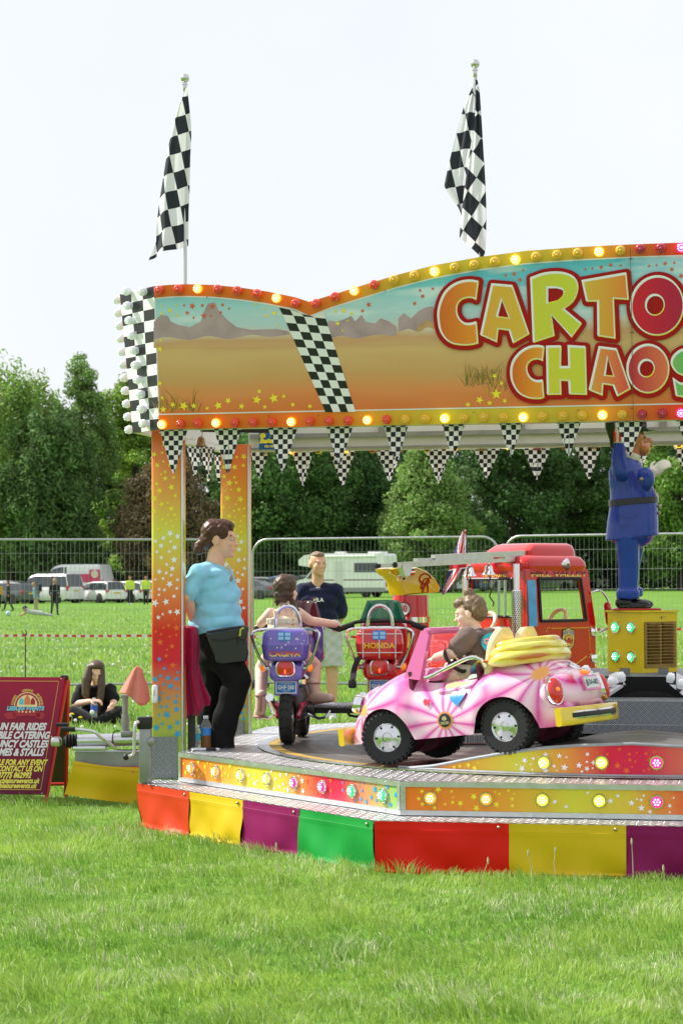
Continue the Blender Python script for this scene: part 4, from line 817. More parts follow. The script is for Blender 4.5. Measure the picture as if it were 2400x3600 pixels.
def crown(seed, H, rad, z0, col, clumps=150, per=170, leaf=.17, shape='round', droop=0, var=.3):
    r = np.random.default_rng(seed); cs = []
    while len(cs) < clumps:
        p = r.uniform(-1, 1, 3); q = np.linalg.norm(p)
        if q > 1: continue
        if q < .55 and r.random() < .75: continue
        t = (p[2]+1)/2
        k = {'round': 1.0, 'cone': 1.25-.95*t, 'tall': 1.1-.55*t*t, 'weep': 1.0}[shape]
        lump = 1+.22*math.sin(3*math.atan2(p[1], p[0])+seed)*math.cos(4*t+seed)
        cs.append((p[0]*rad*k*lump, p[1]*rad*k*lump, z0+(H-z0)*t))
    cs = np.array(cs); R_ = rad*r.uniform(.16, .34, clumps)*(1 if shape != 'weep' else .8)
    C = []; N = []; T = []; S = []
    for c, q in zip(cs, R_):
        k = int(per*(q/(rad*.25))**1.6); d = r.normal(size=(k, 3)); d /= np.linalg.norm(d, axis=1, keepdims=True); rr = q*r.random((k, 1))**.4
        sc = np.array((1, 1, .75 if shape != 'weep' else 1.7)); C.append(c+d*rr*sc-np.array((0, 0, droop))*r.random((k, 1))*q)
        N.append(d+r.normal(size=(k, 3))*.8+np.array((0, 0, .5))); b_ = 1+var*r.normal()*.6
        T.append(np.array(col)*np.clip(b_+r.normal(0, var*.5, (k, 1)), .35, 2)*(1+r.normal(0, .06, (k, 3)))); S.append(leaf*r.uniform(.6, 1.3, k))
    return quads('crown', np.concatenate(C), np.concatenate(N), np.concatenate(S), 1.0 if shape != 'weep' else 1.6, np.clip(np.concatenate(T), .005, .9), droop*2, seed), cs
bark = pm('bark', (.07, .055, .042), .9, noise=(4, .3), bump=(8, .6))
def tree(name, label, px, top_, wpx, d, col, seed, z0=2.2, group='trees at the far side of the meadow', **kw):
    d += 16; col = [q*1.75 for q in col]; x = at(px, 2000, d).x; zb = gh(x, d); H = CAMH+(HOR-top_)*d/FPX-zb; rad = wpx*d/FPX/2
    t_ = thing(name, label, 'tree', (x, d, zb), seed*.7, group)
    me, cs = crown(seed, H, rad, z0, col, **kw); obj('crown', me, t_)
    mb = M(); mb.tube([(0, 0, -.1), (.05, 0, H*.2), (-.08, .05, H*.45), (.05, 0, H*.72), (0, 0, H*.9)], [.045*rad+.16, .035*rad+.13, .1+.02*rad, .08, .03], 9)
    r_ = random.Random(seed)
    for i in r_.sample(range(len(cs)), min(16, len(cs))):
        c = Vector(cs[i]); s0 = Vector((0, 0, max(1, c.z*.62))); mb.tube([s0, s0.lerp(c, .5)+Vector((0, 0, .2)), c], [.09, .06, .02], 5)
    mb.build('trunk', bark, t_); return t_
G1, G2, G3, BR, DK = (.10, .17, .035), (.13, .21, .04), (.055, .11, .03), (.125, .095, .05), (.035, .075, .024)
tree('willow_tree', 'tall pale willow at the left edge of the picture', 40, 1275, 420, 150, (.15, .23, .055), 1, shape='weep', droop=.5, clumps=230, per=190, leaf=.13)
tree('birch_tree', 'tallest birch with feathery top left of the sign board', 285, 1240, 250, 153, (.11, .175, .05), 2, shape='tall', droop=.4, clumps=210, per=200, leaf=.12)
tree('lime_tree', 'bright green tree directly behind the chequered corner board', 480, 1300, 270, 162, (.15, .23, .04), 3, clumps=150, per=190, leaf=.15)
tree('willow_tree', 'lower darker-leaved willow between the two tallest left trees', 165, 1420, 330, 147, (.075, .13, .04), 4, shape='weep', droop=.5, clumps=210, per=190, leaf=.13)
tree('copper_tree', 'brown copper-leaved tree behind the left pillar', 590, 1610, 370, 146, BR, 5, z0=.6, clumps=190, per=210, leaf=.13, shape='tall', var=.35)
tree('oak_tree', 'broad dark green tree right of the rear pillar', 980, 1440, 470, 152, (.06, .12, .03), 6, z0=.8, clumps=190, per=200, leaf=.16)
tree('oak_tree', 'dark green tree above the motorhome', 1240, 1460, 380, 157, (.045, .095, .027), 7, z0=.8, clumps=170, per=190, leaf=.16)
tree('maple_tree', 'light green tapering tree left of centre behind the fence gap', 1500, 1560, 350, 146, (.13, .20, .055), 8, z0=.5, clumps=190, per=200, leaf=.14, shape='cone', var=.25)
tree('oak_tree', 'dark tree behind the fire engine cab', 1800, 1440, 420, 158, (.05, .10, .028), 9, z0=1, clumps=170, per=190, leaf=.16)
tree('oak_tree', 'mid green tree just left of the blue statue', 2030, 1450, 360, 164, (.06, .115, .03), 10, z0=1, clumps=170, per=190, leaf=.16)
tree('oak_tree', 'bright leafed tree at the right edge behind the blue statue', 2390, 1430, 420, 152, (.10, .175, .035), 11, z0=.8, clumps=180, per=190, leaf=.16)
for i, (px, tp_) in enumerate(((-60, 1420), (130, 1400), (330, 1450), (520, 1480), (740, 1440), (900, 1430), (1120, 1420), (1360, 1440), (1640, 1430), (1900, 1430), (2180, 1420), (2420, 1440))):
    x_ = ('far left edge', 'first gap from the left', 'behind the birch', 'behind the copper tree', 'above the blue shirt', 'beyond the rear pillar', 'above the standing man', 'beyond the motorhome', 'beyond the small national flag', 'beyond the bugle of the fire engine', 'beyond the statue', 'far right edge')[i]
    tree('wood_tree', f'dark-leaved tree in the back row, {x_}', px, tp_, 330, 178, DK, 20+i, z0=.5, clumps=110, per=150, leaf=.2, group='back row of the wood')
for i, (k_, px, d_) in enumerate(((5, -260, 168), (6, 2640, 170), (8, 2880, 174), (9, 3120, 172), (10, 3360, 176), (6, -480, 172))):
    src = [o for o in COL.objects if o.get('category') == 'tree'][k_]; c_ = copy_tree(src); x_ = at(px, 2000, d_).x; c_.location = (x_, d_, gh(x_, d_)); c_.rotation_euler.z += 1.3*i
    c_['label'] = ['tree beyond the left edge of the picture', 'first tree beyond the right edge of the picture', 'second tree beyond the right edge of the picture', 'third tree beyond the right edge of the picture', 'fourth tree beyond the right edge of the picture', 'farthest tree beyond the left edge of the picture'][i]
def hedge(name, label, x0p, x1p, d, h, col, seed, dep=2.0, kind=None):
    r = np.random.default_rng(seed); x0, x1 = at(x0p, 2000, d).x, at(x1p, 2000, d).x; k = int((x1-x0)*h*170)
    u = r.random(k); x = x0+(x1-x0)*u; hh_ = h*(.78+.35*vnoise(x, x*0, .35, seed)+.12*vnoise(x, x*0, 1.3, seed+1)); z = hh_*r.random(k)**.75; y = d+dep*(r.random(k)-.5)
    b_ = .7+.6*vnoise(x, z, .9, seed+2); C = np.stack([x, y, z+np.array([gh(a, d) for a in x])], 1); N = r.normal(size=(k, 3))+np.array((0, -.7, .5))
    me = quads(name, C, N, .15*r.uniform(.6, 1.4, k), 1, np.array(col)*b_[:, None]*np.clip(1+r.normal(0, .2, (k, 1)), .4, 2), 0, seed); return obj(name, me, label=label, cat='hedge', kind=kind)
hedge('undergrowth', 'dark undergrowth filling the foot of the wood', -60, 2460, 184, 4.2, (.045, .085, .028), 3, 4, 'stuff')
hedge('hedge', 'clipped green hedge behind the parked cars on the right', 1960, 2460, 193, 2.3, (.16, .23, .07), 4, 2)
hedge('hedge', 'low bramble hedge behind the cars left of the motorhome', 860, 1460, 166, 2.2, (.08, .14, .045), 6, 2)

# ================================================================ MESH FENCE
wire_m = pm('galvanised wire', (.33, .36, .35), .45, .6)
def fence_panel(label, a, b_):
    a, b_ = Vector(a), Vector(b_); L_ = (b_-a).length; t_ = thing('mesh_fence', label, 'fence', a, math.atan2(b_.y-a.y, b_.x-a.x), 'steel mesh fence panels')
    z0, z1, rc = .09, 2.0, .22; P = [(0, 0, 0), (0, 0, z1-rc)]+[(rc-rc*math.cos(k*PI/12), 0, z1-rc+rc*math.sin(k*PI/12)) for k in range(1, 6)]+[(rc, 0, z1), (L_-rc, 0, z1)]+[(L_-rc+rc*math.sin(k*PI/12), 0, z1-rc+rc*math.cos(k*PI/12)) for k in range(1, 6)]+[(L_, 0, z1-rc), (L_, 0, 0)]
    mb = M(); mb.tube(P, .0175, 10); mb.build('frame', steel, t_)
    mb = M(); mb.cyl((0, 0, z0), (L_, 0, z0), .017, n=10); mb.build('bottom_rail', steel, t_)
    mb = M(); k = int(L_/.0595)
    for i in range(1, k):
        x = L_*i/k; zt_ = z1-.02
        if x < rc: zt_ = z1-rc+math.sqrt(max(0, rc*rc-(rc-x)**2))
        if x > L_-rc: zt_ = z1-rc+math.sqrt(max(0, rc*rc-(x-L_+rc)**2))
        w_ = .004*math.sin(i*1.7); mb.cyl((x, 0, z0), (x+w_, 0, zt_), .0016, n=4, cap=False)
    for i in range(1, 8): mb.cyl((0, -.004, z0+i*.247), (L_, -.004, z0+i*.247+.003), .0018, n=4, cap=False)
    mb.build('wire_mesh', wire_m, t_, kind='stuff')
    for x in (0, L_):
        mb = M(); mb.rbox((x, 0, .05), (.24, .62, .12), .03); mb.build('foot', pm('recycled block', (.05, .05, .05), .9), t_)
    return t_
gp = lambda px, d: (at(px, 2000, d).x, d, 0)
fence_panel('steel mesh fence panel behind the seated woman at the left', gp(-75, 27.95), gp(879, 28.8))
fence_panel('steel mesh fence panel behind the standing man and motorhome', gp(888, 28.7), gp(1752, 27.5))
fence_panel('steel mesh fence panel behind the blue statue at the right', gp(1774, 27.3), gp(2660, 25.8))
mb = M(); p = gp(1763, 27.4); 
for z in (.7, 1.6): mb.box((p[0], p[1]-.03, z), (.12, .03, .05))
mb.build('fence_coupler', steel, label='pair of steel clips joining two fence panels beside the fire engine', cat='clip')
# red and white tape on a thin stake
tape = thing('barrier_tape', 'red and white barrier tape stretched across the meadow in front of the fence', 'tape', (0, 22.5, 0))
P = [at(x, y, 22.5) for x, y in ((-120, 2237), (92, 2234), (300, 2236), (540, 2235), (900, 2238), (1340, 2238), (1960, 2216), (2140, 2212), (2500, 2212))]; P = [p-Vector((0, 22.5, 0)) for p in spline(P, 14)]
for c in (0, 1):
    mb = M()
    for i in range(len(P)-1):
        k = 1
        for j in range(k):
            a, b_ = P[i].lerp(P[i+1], j/k), P[i].lerp(P[i+1], (j+1)/k)
            if (i*k+j) % 2 == c: mb.add([a-Vector((0, 0, .013)), b_-Vector((0, .004, .013)), b_+Vector((0, -.004, .013)), a+Vector((0, 0, .013))], [(0, 1, 2, 3)])
    mb.build('tape_stripes', pm('tape red', (.6, .06, .03), .4) if c else pm('tape white', (.75, .75, .75), .4), tape, kind='stuff')
p = at(90, 2234, 22.5); mb = M(); mb.tube([(p.x, 22.51, 0), (p.x, 22.51, p.z+.02)], .006, 6); mb.tube([Vector((p.x, 22.5, p.z))+Vector((.035*math.sin(a*.9)*a/5, 0, .03+.03*math.cos(a))) for a in np.linspace(0, 5.5, 14)], .005, 5)
mb.build('fence_stake', pm('rusty iron', (.06, .035, .02), .8), label='thin dark iron stake with curled top holding the barrier tape', cat='stake')

# ================================================================ PARKED VEHICLES
glass_d = pm('tinted car glass', (.03, .04, .045), .06, spec=.8, coat=.5); tail_r = pm('tail lamp', (.5, .01, .012), .2, coat=.5); plate_y = pm('yellow number plate', (.7, .5, .05), .5); trim_b = pm('black trim', (.02, .02, .02), .6); rim_m = pm('alloy rim', (.5, .5, .52), .3, .9)
headl = pm('head lamp', (.75, .78, .8), .15, coat=.6)
_wheel = {}
def wheel_mesh(r, w_):
    if (r, w_) not in _wheel:
        mb = M(); mb.lathe([(r*.6, -w_/2), (r*.93, -w_/2), (r, -w_*.35), (r, w_*.35), (r*.93, w_/2), (r*.6, w_/2)], n=24, mi=0, d=(0, 1, 0)); mb.lathe([(r*.62, -w_/2-.004), (r*.58, -w_/2+.03), (r*.12, -w_/2+.02), (.001, -w_/2+.01)], n=24, mi=1, d=(0, 1, 0), cap=False); mb.lathe([(r*.62, w_/2+.004), (r*.58, w_/2-.03), (r*.12, w_/2-.02), (.001, w_/2-.01)], n=24, mi=1, d=(0, 1, 0), cap=False)
        for s in (-1, 1):
            for k in range(5):
                a = 2*PI*k/5; mb.box((r*.36*math.cos(a), s*(w_/2-.012), r*.36*math.sin(a)), (r*.16, .012, r*.44), m=Matrix.Rotation(-a+PI/2, 3, 'Y'), mi=2)
        _wheel[(r, w_)] = mb.mesh('wheel', [rubber, trim_b, rim_m])
    return _wheel[(r, w_)]
STY = {  # side line: (x share from rear, top of lower body, roof or 0); roof points
 'hatch': dict(low=[(0, .55), (.03, .62), (.30, .62), (.66, .60), (.80, .58), (.96, .50), (1, .40)], roof=[(.015, .63), (.10, .93), (.22, .995), (.45, 1.0), (.60, .93), (.76, .62)]),
 'suv': dict(low=[(0, .52), (.02, .60), (.30, .60), (.66, .60), (.78, .60), (.96, .55), (1, .44)], roof=[(.01, .62), (.05, .94), (.14, 1.0), (.48, 1.0), (.62, .93), (.75, .61)]),
 'estate': dict(low=[(0, .52), (.02, .60), (.30, .60), (.66, .60), (.78, .57), (.96, .50), (1, .40)], roof=[(.01, .62), (.07, .93), (.16, .985), (.42, 1.0), (.56, .93), (.73, .60)]),
 'sedan': dict(low=[(0, .55), (.03, .66), (.18, .66), (.30, .62), (.66, .60), (.78, .58), (.96, .50), (1, .40)], roof=[(.10, .67), (.27, .95), (.36, 1.0), (.46, 1.0), (.58, .92), (.74, .60)]),
 'van': dict(low=[(0, .52), (.01, .55), (.30, .55), (.74, .55), (.84, .52), (.97, .46), (1, .34)], roof=[(.004, .56), (.018, .94), (.06, 1.0), (.62, 1.0), (.74, .93), (.85, .55)])}
def car(label, px, d, yaw, L_, W, H, style, paint, group='vehicles parked along the wood', cat='car', name='parked_car', glass='full', extra=None, wr=.32):
    x = at(px, 2000, d).x; t_ = thing(name, label, cat, (x, d, gh(x, d)), yaw, group); s = STY[style]; zb = .2
    ln = lambda P, q: interp(q, [a for a, _ in P], [c for _, c in P])
    mb = M(); rings = []
    for i in range(23):
        u = .5-.5*math.cos(PI*i/22); X = (u-.5)*L_; zt_ = ln(s['low'], u)*H; e = min(1, math.sin(PI*min(max(u, .004), .996))*4.2)**.45; w_ = W/2*(.80+.20*e); z_ = zb+.12*(1-e)
        rings.append([(X, -w_*.93, z_), (X, -w_, z_+.16), (X, -w_, zt_*.82), (X, -w_*.955, zt_), (X, 0, zt_+.03*H*e), (X, w_*.955, zt_), (X, w_, zt_*.82), (X, w_, z_+.16), (X, w_*.93, z_)])
    mb.loft(rings, 0, True)
    r0, r1 = s['roof'][0][0], s['roof'][-1][0]; us = [r0+(r1-r0)*i/18 for i in range(19)]; g = M(); rf = []
    tw = .80 if style != 'van' else .90
    G = []
    for u in us:
        X = (u-.5)*L_; zr = ln(s['roof'], u)*H; zl = ln(s['low'], u)*H-.01; t1 = min(1, max(.02, (zr-zl)/(H*.36))); wb = W/2*.945; wt = wb*(1-(1-tw)*t1); zs = zl+(zr-zl)*.84; ws = wb+(wt-wb)*.88
        G.append([(X, -wb, zl), (X, -ws, zs), (X, -wt*.9, zr-.01), (X, 0, zr+.02*t1), (X, wt*.9, zr-.01), (X, ws, zs), (X, wb, zl)])
    for i in range(18):
        steep0 = us[i] < r0+.11 and style != 'sedan' or (style == 'sedan' and us[i] < .28); front = ln(s['roof'], us[i+1]) < .985 and us[i] > .5
        for j in range(6):
            roofy = j in (2, 3); endp = (ln(s['roof'], us[i]) < .95 and us[i] < .5) or front
            pill = style in ('van',) and not (us[i] > .52) and glass == 'front'
            ispane = (roofy and endp) or (not roofy and j in (0, 5))
            if pill: ispane = False
            if j in (1, 4) and endp: ispane = False
            g.add([G[i][j], G[i][j+1], G[i+1][j+1], G[i+1][j]], [(0, 1, 2, 3)], 1 if ispane else 0, True)
    for e in (0, 18): g.add(G[e], [tuple(range(7))], 0)
    mb.build('body', paint, t_, sharp=35); g.build('cabin', [paint, glass_d], t_, sharp=30)
    for u in ((.30, .50) if style != 'van' else (.30, .56)):
        zr, zl = ln(s['roof'], u)*H, ln(s['low'], u)*H
        for sg in (-1, 1):
            pl = M(); wb = W/2*.955; wt = wb*(1-(1-tw)*.86); pl.add([((u-.5)*L_-.04, sg*wb, zl), ((u-.5)*L_+.04, sg*wb, zl), ((u-.5)*L_+.03, sg*(wt+.008), zl+(zr-zl)*.85), ((u-.5)*L_-.05, sg*(wt+.008), zl+(zr-zl)*.85)], [(0, 1, 2, 3)])
            pl.build('door_pillar', trim_b if glass == 'full' else paint, t_)
    for u in (.19, .81):
        for sg in (-1, 1):
            X = (u-.5)*L_; ar = M(); ar.cyl((X, sg*(W/2-.1), wr+.0), (X, sg*(W/2+.006), wr), wr*1.17, n=24); ar.build('wheel_arch', trim_b, t_)
            obj('wheel', wheel_mesh(wr, .2), t_, (X, sg*(W/2-.085), wr))
    zl = ln(s['low'], .02)*H
    for sg in (-1, 1):
        a = M(); a.rbox((-.5*L_+.07, sg*W*.405, zl-.09), (.12, W*.15, .20 if style != 'van' else .36), .03); a.build('tail_light', tail_r, t_)
        a = M(); a.rbox((.5*L_-.14, sg*W*.37, H*.42), (.14, W*.16, .14), .03); a.build('head_light', headl, t_)
        a = M(); a.rbox((.19*L_, sg*(W/2+.07), zl+.10), (.12, .16, .13), .04); a.build('mirror', paint, t_)
    a = M(); a.box((-.5*L_-.008, 0, zl*.78), (.02, .5, .11)); a.build('number_plate', plate_y, t_)
    a = M(); a.rbox((0, 0, zb+.04), (L_*.985, W*.93, .16), .05); a.build('sill', trim_b, t_)
    return t_
def paint(n, c): return pm('car paint '+n, c, .25, .3 if n not in ('white',) else 0, coat=.8)
wh, gy, dk_, bl, rd, sv = paint('white', (.82, .82, .83)), paint('grey', (.10, .105, .12)), paint('black', (.02, .021, .025)), paint('blue', (.06, .11, .22)), paint('red', (.4, .015, .02)), paint('silver', (.42, .43, .44))
LW = R(180-38)
car('dark grey estate car at the far left edge of the parked row', 30, 146, LW, 4.5, 1.8, 1.5, 'estate', gy)
car('silver car roof just showing behind the dark grey estate at the left edge', 20, 158, LW, 4.4, 1.8, 1.55, 'hatch', sv)
car('white camper van with tinted windows and raised roof line', 175, 150, R(180-34), 4.9, 1.9, 2.03, 'van', wh, cat='van', name='camper_van')
pv = car('tall white delivery van with pink side print behind the camper van', 262, 160, R(180-24), 5.9, 2.0, 2.78, 'van', wh, cat='van', name='delivery_van', glass='front')
mb = M(); pk = pm('pink van print', (.62, .05, .16), .4)
mb.box((-.3, 1.008, 1.75), (3.6, .012, .62)); mb.box((-2.35, 1.008, 1.9), (.9, .012, .95)); mb.build('side_print', pk, pv)
mb = M(); mb.cyl((-2.35, 1.012, 2.05), (-2.35, 1.02, 2.05), .3, n=20); mb.build('round_badge', pm('cream badge', (.7, .62, .5), .5), pv)
car('white compact crossover with red tail lamp beside the camper van', 350, 150, R(180-50), 4.4, 1.8, 1.5, 'suv', wh)
car('white crossover behind the two people in yellow vests', 440, 151, R(180-36), 4.5, 1.85, 1.5, 'suv', wh)
car('black car roof rising behind the white crossovers', 440, 161, R(180-30), 4.5, 1.8, 1.62, 'suv', dk_)
car('white hatchback half hidden by the left pillar', 540, 152, R(180-30), 4.2, 1.8, 1.5, 'hatch', wh)
car('dark grey saloon emerging from behind the rear pillar', 890, 149, R(180-40), 4.6, 1.8, 1.42, 'sedan', gy)
car('pale blue estate car behind the dark grey saloon', 975, 156, R(180-24), 4.6, 1.8, 1.62, 'estate', bl)
car('white hatchback roof behind the blue estate car', 890, 163, R(180-20), 4.3, 1.8, 1.6, 'hatch', wh)
og = car('dark car with its tailgate raised behind the standing man', 1078, 150, R(180-60), 4.5, 1.85, 1.55, 'hatch', dk_)
mb = M(); mb.box((-2.35, 0, 1.98), (1.0, 1.45, .06), m=Matrix.Rotation(R(22), 3, 'Y')); mb.build('tailgate', glass_d, og)
car('white hatchback right of the yellow fire engine arm', 1560, 166, R(180-48), 4.3, 1.8, 1.5, 'sedan', wh)
car('dark blue hatchback next to the white one behind the small flag', 1628, 172, R(180-40), 4.2, 1.8, 1.5, 'hatch', bl)
car('silver hatchback seen through the fire engine cab', 1720, 176, R(180-40), 4.3, 1.8, 1.5, 'hatch', sv)
car('grey car far behind the first bell of the fire engine', 1560, 182, R(180-20), 4.5, 1.8, 1.7, 'estate', gy)
car('white car far behind the second bell of the fire engine', 1660, 184, R(180-20), 4.5, 1.8, 1.7, 'suv', wh)
car('grey green hatchback seen through the fire engine window', 1935, 180, R(180-15), 4.3, 1.8, 1.5, 'hatch', paint('sage', (.22, .25, .24)))
car('white off-roader right of the fire engine', 2045, 184, R(180-30), 4.4, 1.85, 1.68, 'suv', wh)
car('black hatchback between the white off-roader and the red car', 2095, 186, R(180-52), 4.2, 1.8, 1.6, 'hatch', dk_)
car('red hatchback at the right end of the parked row', 2122, 190, R(180-52), 4.2, 1.8, 1.6, 'hatch', rd)
for i, (px, d, kd, pt_, lab) in enumerate(((498, 158, 'suv', wh, 'white people carrier just left of the front pillar'), (395, 166, 'estate', sv, 'silver estate roof between the white crossovers'), (95, 164, 'hatch', dk_, 'black hatchback roof left of the camper van'), (-20, 150, 'hatch', wh, 'white hatchback cut by the left edge of the picture'), (1010, 166, 'suv', sv, 'silver crossover behind the pale blue estate'), (1120, 162, 'hatch', wh, 'white hatchback roof behind the raised tailgate'), (1455, 170, 'hatch', gy, 'grey hatchback between motorhome and fire engine arm'), (1500, 178, 'suv', wh, 'white crossover far behind the yellow fire engine arm'), (1790, 182, 'hatch', wh, 'white hatchback seen through the rear window of the fire engine'), (1860, 186, 'suv', dk_, 'black crossover seen behind the chrome exhaust stack'))):
    car(lab, px, d, R(180-[35, 25, 30, 40, 28, 20, 42, 25, 38, 30][i]), 4.4, 1.8, 1.58, kd, pt_)
# motorhome
x = at(1217, 2000, 140).x; mh = thing('motorhome', 'white motorhome with overcab bed parked in front of the wood', 'motorhome', (x, 140, gh(x, 140)), R(180-22))
mhw = pm('motorhome shell', (.84, .84, .83), .4, noise=(2, .04)); Tm = lambda sy: (lambda a, c: Vector((a, sy, c)))
def mprism(name, P, y0, y1, mt, **k): q = M(); q.prism(P, Tm(y0), (0, y1-y0, 0)); return q.build(name, mt, mh, **k)
mprism('body', [(-3.1, .62), (-3.1, 2.72), (-2.95, 2.86), (1.5, 2.90), (2.55, 2.78), (2.95, 2.45), (2.90, 2.12), (1.95, 1.98), (1.35, 1.9), (1.35, .45), (-1.2, .45), (-1.4, .62)], -1.1, 1.1, mhw)
mprism('cab', [(1.3, .35), (1.3, 1.92), (1.95, 1.95), (2.55, 1.25), (3.1, 1.12), (3.18, .35)], -.95, .95, wh)
mprism('cab_window', [(1.5, 1.25), (1.5, 1.85), (1.92, 1.86), (2.42, 1.25)], .951, .97, glass_d); mprism('cab_window', [(1.5, 1.25), (1.5, 1.85), (1.92, 1.86), (2.42, 1.25)], -.97, -.951, glass_d)
mprism('lower_skirt', [(-3.05, .38), (-3.05, .66), (1.3, .66), (1.3, .38)], -1.08, 1.105, pm('grey skirt', (.28, .29, .3), .5))
mprism('stripe', [(-3.0, 1.12), (-3.0, 1.19), (1.3, 1.19), (1.3, 1.12)], 1.101, 1.106, pm('maroon stripe', (.12, .04, .05), .5))
for a, c, e, f in ((-2.6, -1.0, 1.65, 2.25), (1.55, 1.95, 2.25, 2.62)): mprism('side_window', [(a, e), (c, e), (c, f), (a, f)], 1.101, 1.12, glass_d)
mprism('door', [(-.25, .7), (.4, .7), (.4, 2.35), (-.25, 2.35)], 1.101, 1.112, pm('door white', (.68, .68, .67), .4))
q = M(); q.box((-2.2, 0, 2.93), (.9, 1.2, .14)); q.box((.3, .2, 2.95), (.6, .6, .12)); q.build('roof_box', mhw, mh)
q = M(); q.rbox((-.4, 1.13, 2.68), (4.2, .12, .14), .04); q.build('awning', mhw, mh)
for X in (-1.75, 2.3):
    for sg in (-1, 1): obj('wheel', wheel_mesh(.34, .22), mh, (X, sg*.95, .34))
for sg in (-1, 1): q = M(); q.box((-3.11, sg*.85, .85), (.03, .2, .3)); q.build('tail_light', tail_r, mh)
q = M(); q.box((-3.12, 0, .8), (.02, .5, .12)); q.build('number_plate', plate_y, mh)
q = M(); q.box((-3.13, 0, .55), (.12, 2.0, .16)); q.build('rear_bumper', wh, mh)
# ================================================================ VEHICLES OF THE RIDE
def gloss(n, c, **k): return pm(n, c, .16, coat=.8, **k)
pinkp = gloss('pink car paint', (.8, .25, .5)); n, l, b = nodes(pinkp)
# airbrushed petals: pale rays with darker edges round flower centres
t = n.new('ShaderNodeTexCoord'); sp = n.new('ShaderNodeSeparateXYZ'); l.new(t.outputs['Object'], sp.inputs[0])
def mth(op, a, c=None, d=None):
    k = n.new('ShaderNodeMath'); k.operation = op
    for i, q in enumerate((a, c, d)):
        if q is None: continue
        if isinstance(q, (int, float)): k.inputs[i].default_value = q
        else: l.new(q, k.inputs[i])
    return k.outputs[0]
def flower_fac(cx, cz, petals, rad, seed):
    dx, dz = mth('SUBTRACT', sp.outputs[0], cx), mth('SUBTRACT', sp.outputs[2], cz); a = mth('ARCTAN2', dz, dx); r_ = mth('SQRT', mth('ADD', mth('MULTIPLY', dx, dx), mth('MULTIPLY', dz, dz)))
    wv = mth('ABSOLUTE', mth('SINE', mth('ADD', mth('MULTIPLY', a, petals/2), mth('MULTIPLY', r_, seed)))); return wv, r_, rad
F = [flower_fac(*q) for q in ((-.02, .20, 13, .29, 2.), (-.55, .40, 11, .26, -3.), (.50, .30, 10, .24, 3.))]
near = None; best = None
for wv, r_, rad in F:
    rn = mth('DIVIDE', r_, rad)
    if near is None: near, best = rn, wv
    else:
        lt = mth('LESS_THAN', rn, near); best = mth('ADD', mth('MULTIPLY', wv, lt), mth('MULTIPLY', best, mth('SUBTRACT', 1, lt))); near = mth('MINIMUM', rn, near)
edge = ramp(n, [(.0, srgb(208, 66, 158)), (.22, srgb(226, 112, 180)), (.5, srgb(236, 160, 202)), (1, srgb(245, 206, 226))]); l.new(best, edge.inputs[0])
fade = n.new('ShaderNodeMapRange'); fade.inputs[1].default_value = .82; fade.inputs[2].default_value = 1.12; fade.interpolation_type = 'SMOOTHSTEP'; l.new(near, fade.inputs[0])
mx = n.new('ShaderNodeMix'); mx.data_type = 'RGBA'; l.new(fade.outputs[0], mx.inputs[0]); l.new(edge.outputs[0], mx.inputs[6]); mx.inputs[7].default_value = (*srgb(232, 110, 178), 1)
cen = n.new('ShaderNodeMapRange'); cen.inputs[1].default_value = .10; cen.inputs[2].default_value = .17; l.new(near, cen.inputs[0])
mx2 = n.new('ShaderNodeMix'); mx2.data_type = 'RGBA'; l.new(cen.outputs[0], mx2.inputs[0]); mx2.inputs[6].default_value = (*srgb(240, 165, 60), 1); l.new(mx.outputs[2], mx2.inputs[7]); l.new(mx2.outputs[2], b.inputs['Base Color'])

# ---- pink car: x forward, y to its left, z up from the wheel contact
cpos = gnd(1560, 2690, ZT+.03); 
pc = thing('ride_car', 'pink flower-painted beetle-shaped convertible ride car with yellow bumpers', 'ride car', (0, 0, 0))
WB, TR, WR = .74, .33, .142
def car_shell():
    """side outline cut by the wheel arches, bulged across the width"""
    topl = [(-.70, .19), (-.715, .245), (-.70, .32), (-.655, .39), (-.58, .45), (-.48, .488), (-.37, .50), (-.26, .49), (-.14, .465), (.0, .45), (.14, .465), (.25, .49), (.35, .475), (.46, .435), (.54, .40), (.605, .34), (.635, .27), (.64, .20), (.62, .12)]
    return topl
topl = [tuple(p[:2]) for p in spline([(*p, 0) for p in car_shell()], 4)]
xs_ = np.linspace(-.715, .642, 60)
def top_z(x):
    """height of the upper outline"""
    P = [p for p in topl]; X = [p[0] for p in P]; Z = [p[1] for p in P]
    return float(np.interp(x, np.array(X)[np.argsort(X)], np.array(Z)[np.argsort(X)]))
def halfw(x):                                              # plan shape
    return .335*(1-abs((x+.03)/.70)**3.4*.42)
def bot_z(x):
    z = .118
    for wx, rr in ((-.37, .178), (.37, .178)):
        if abs(x-wx) < rr: z = max(z, .11+math.sqrt(rr*rr-(x-wx)**2)*1.06)
    return z
mb = M()
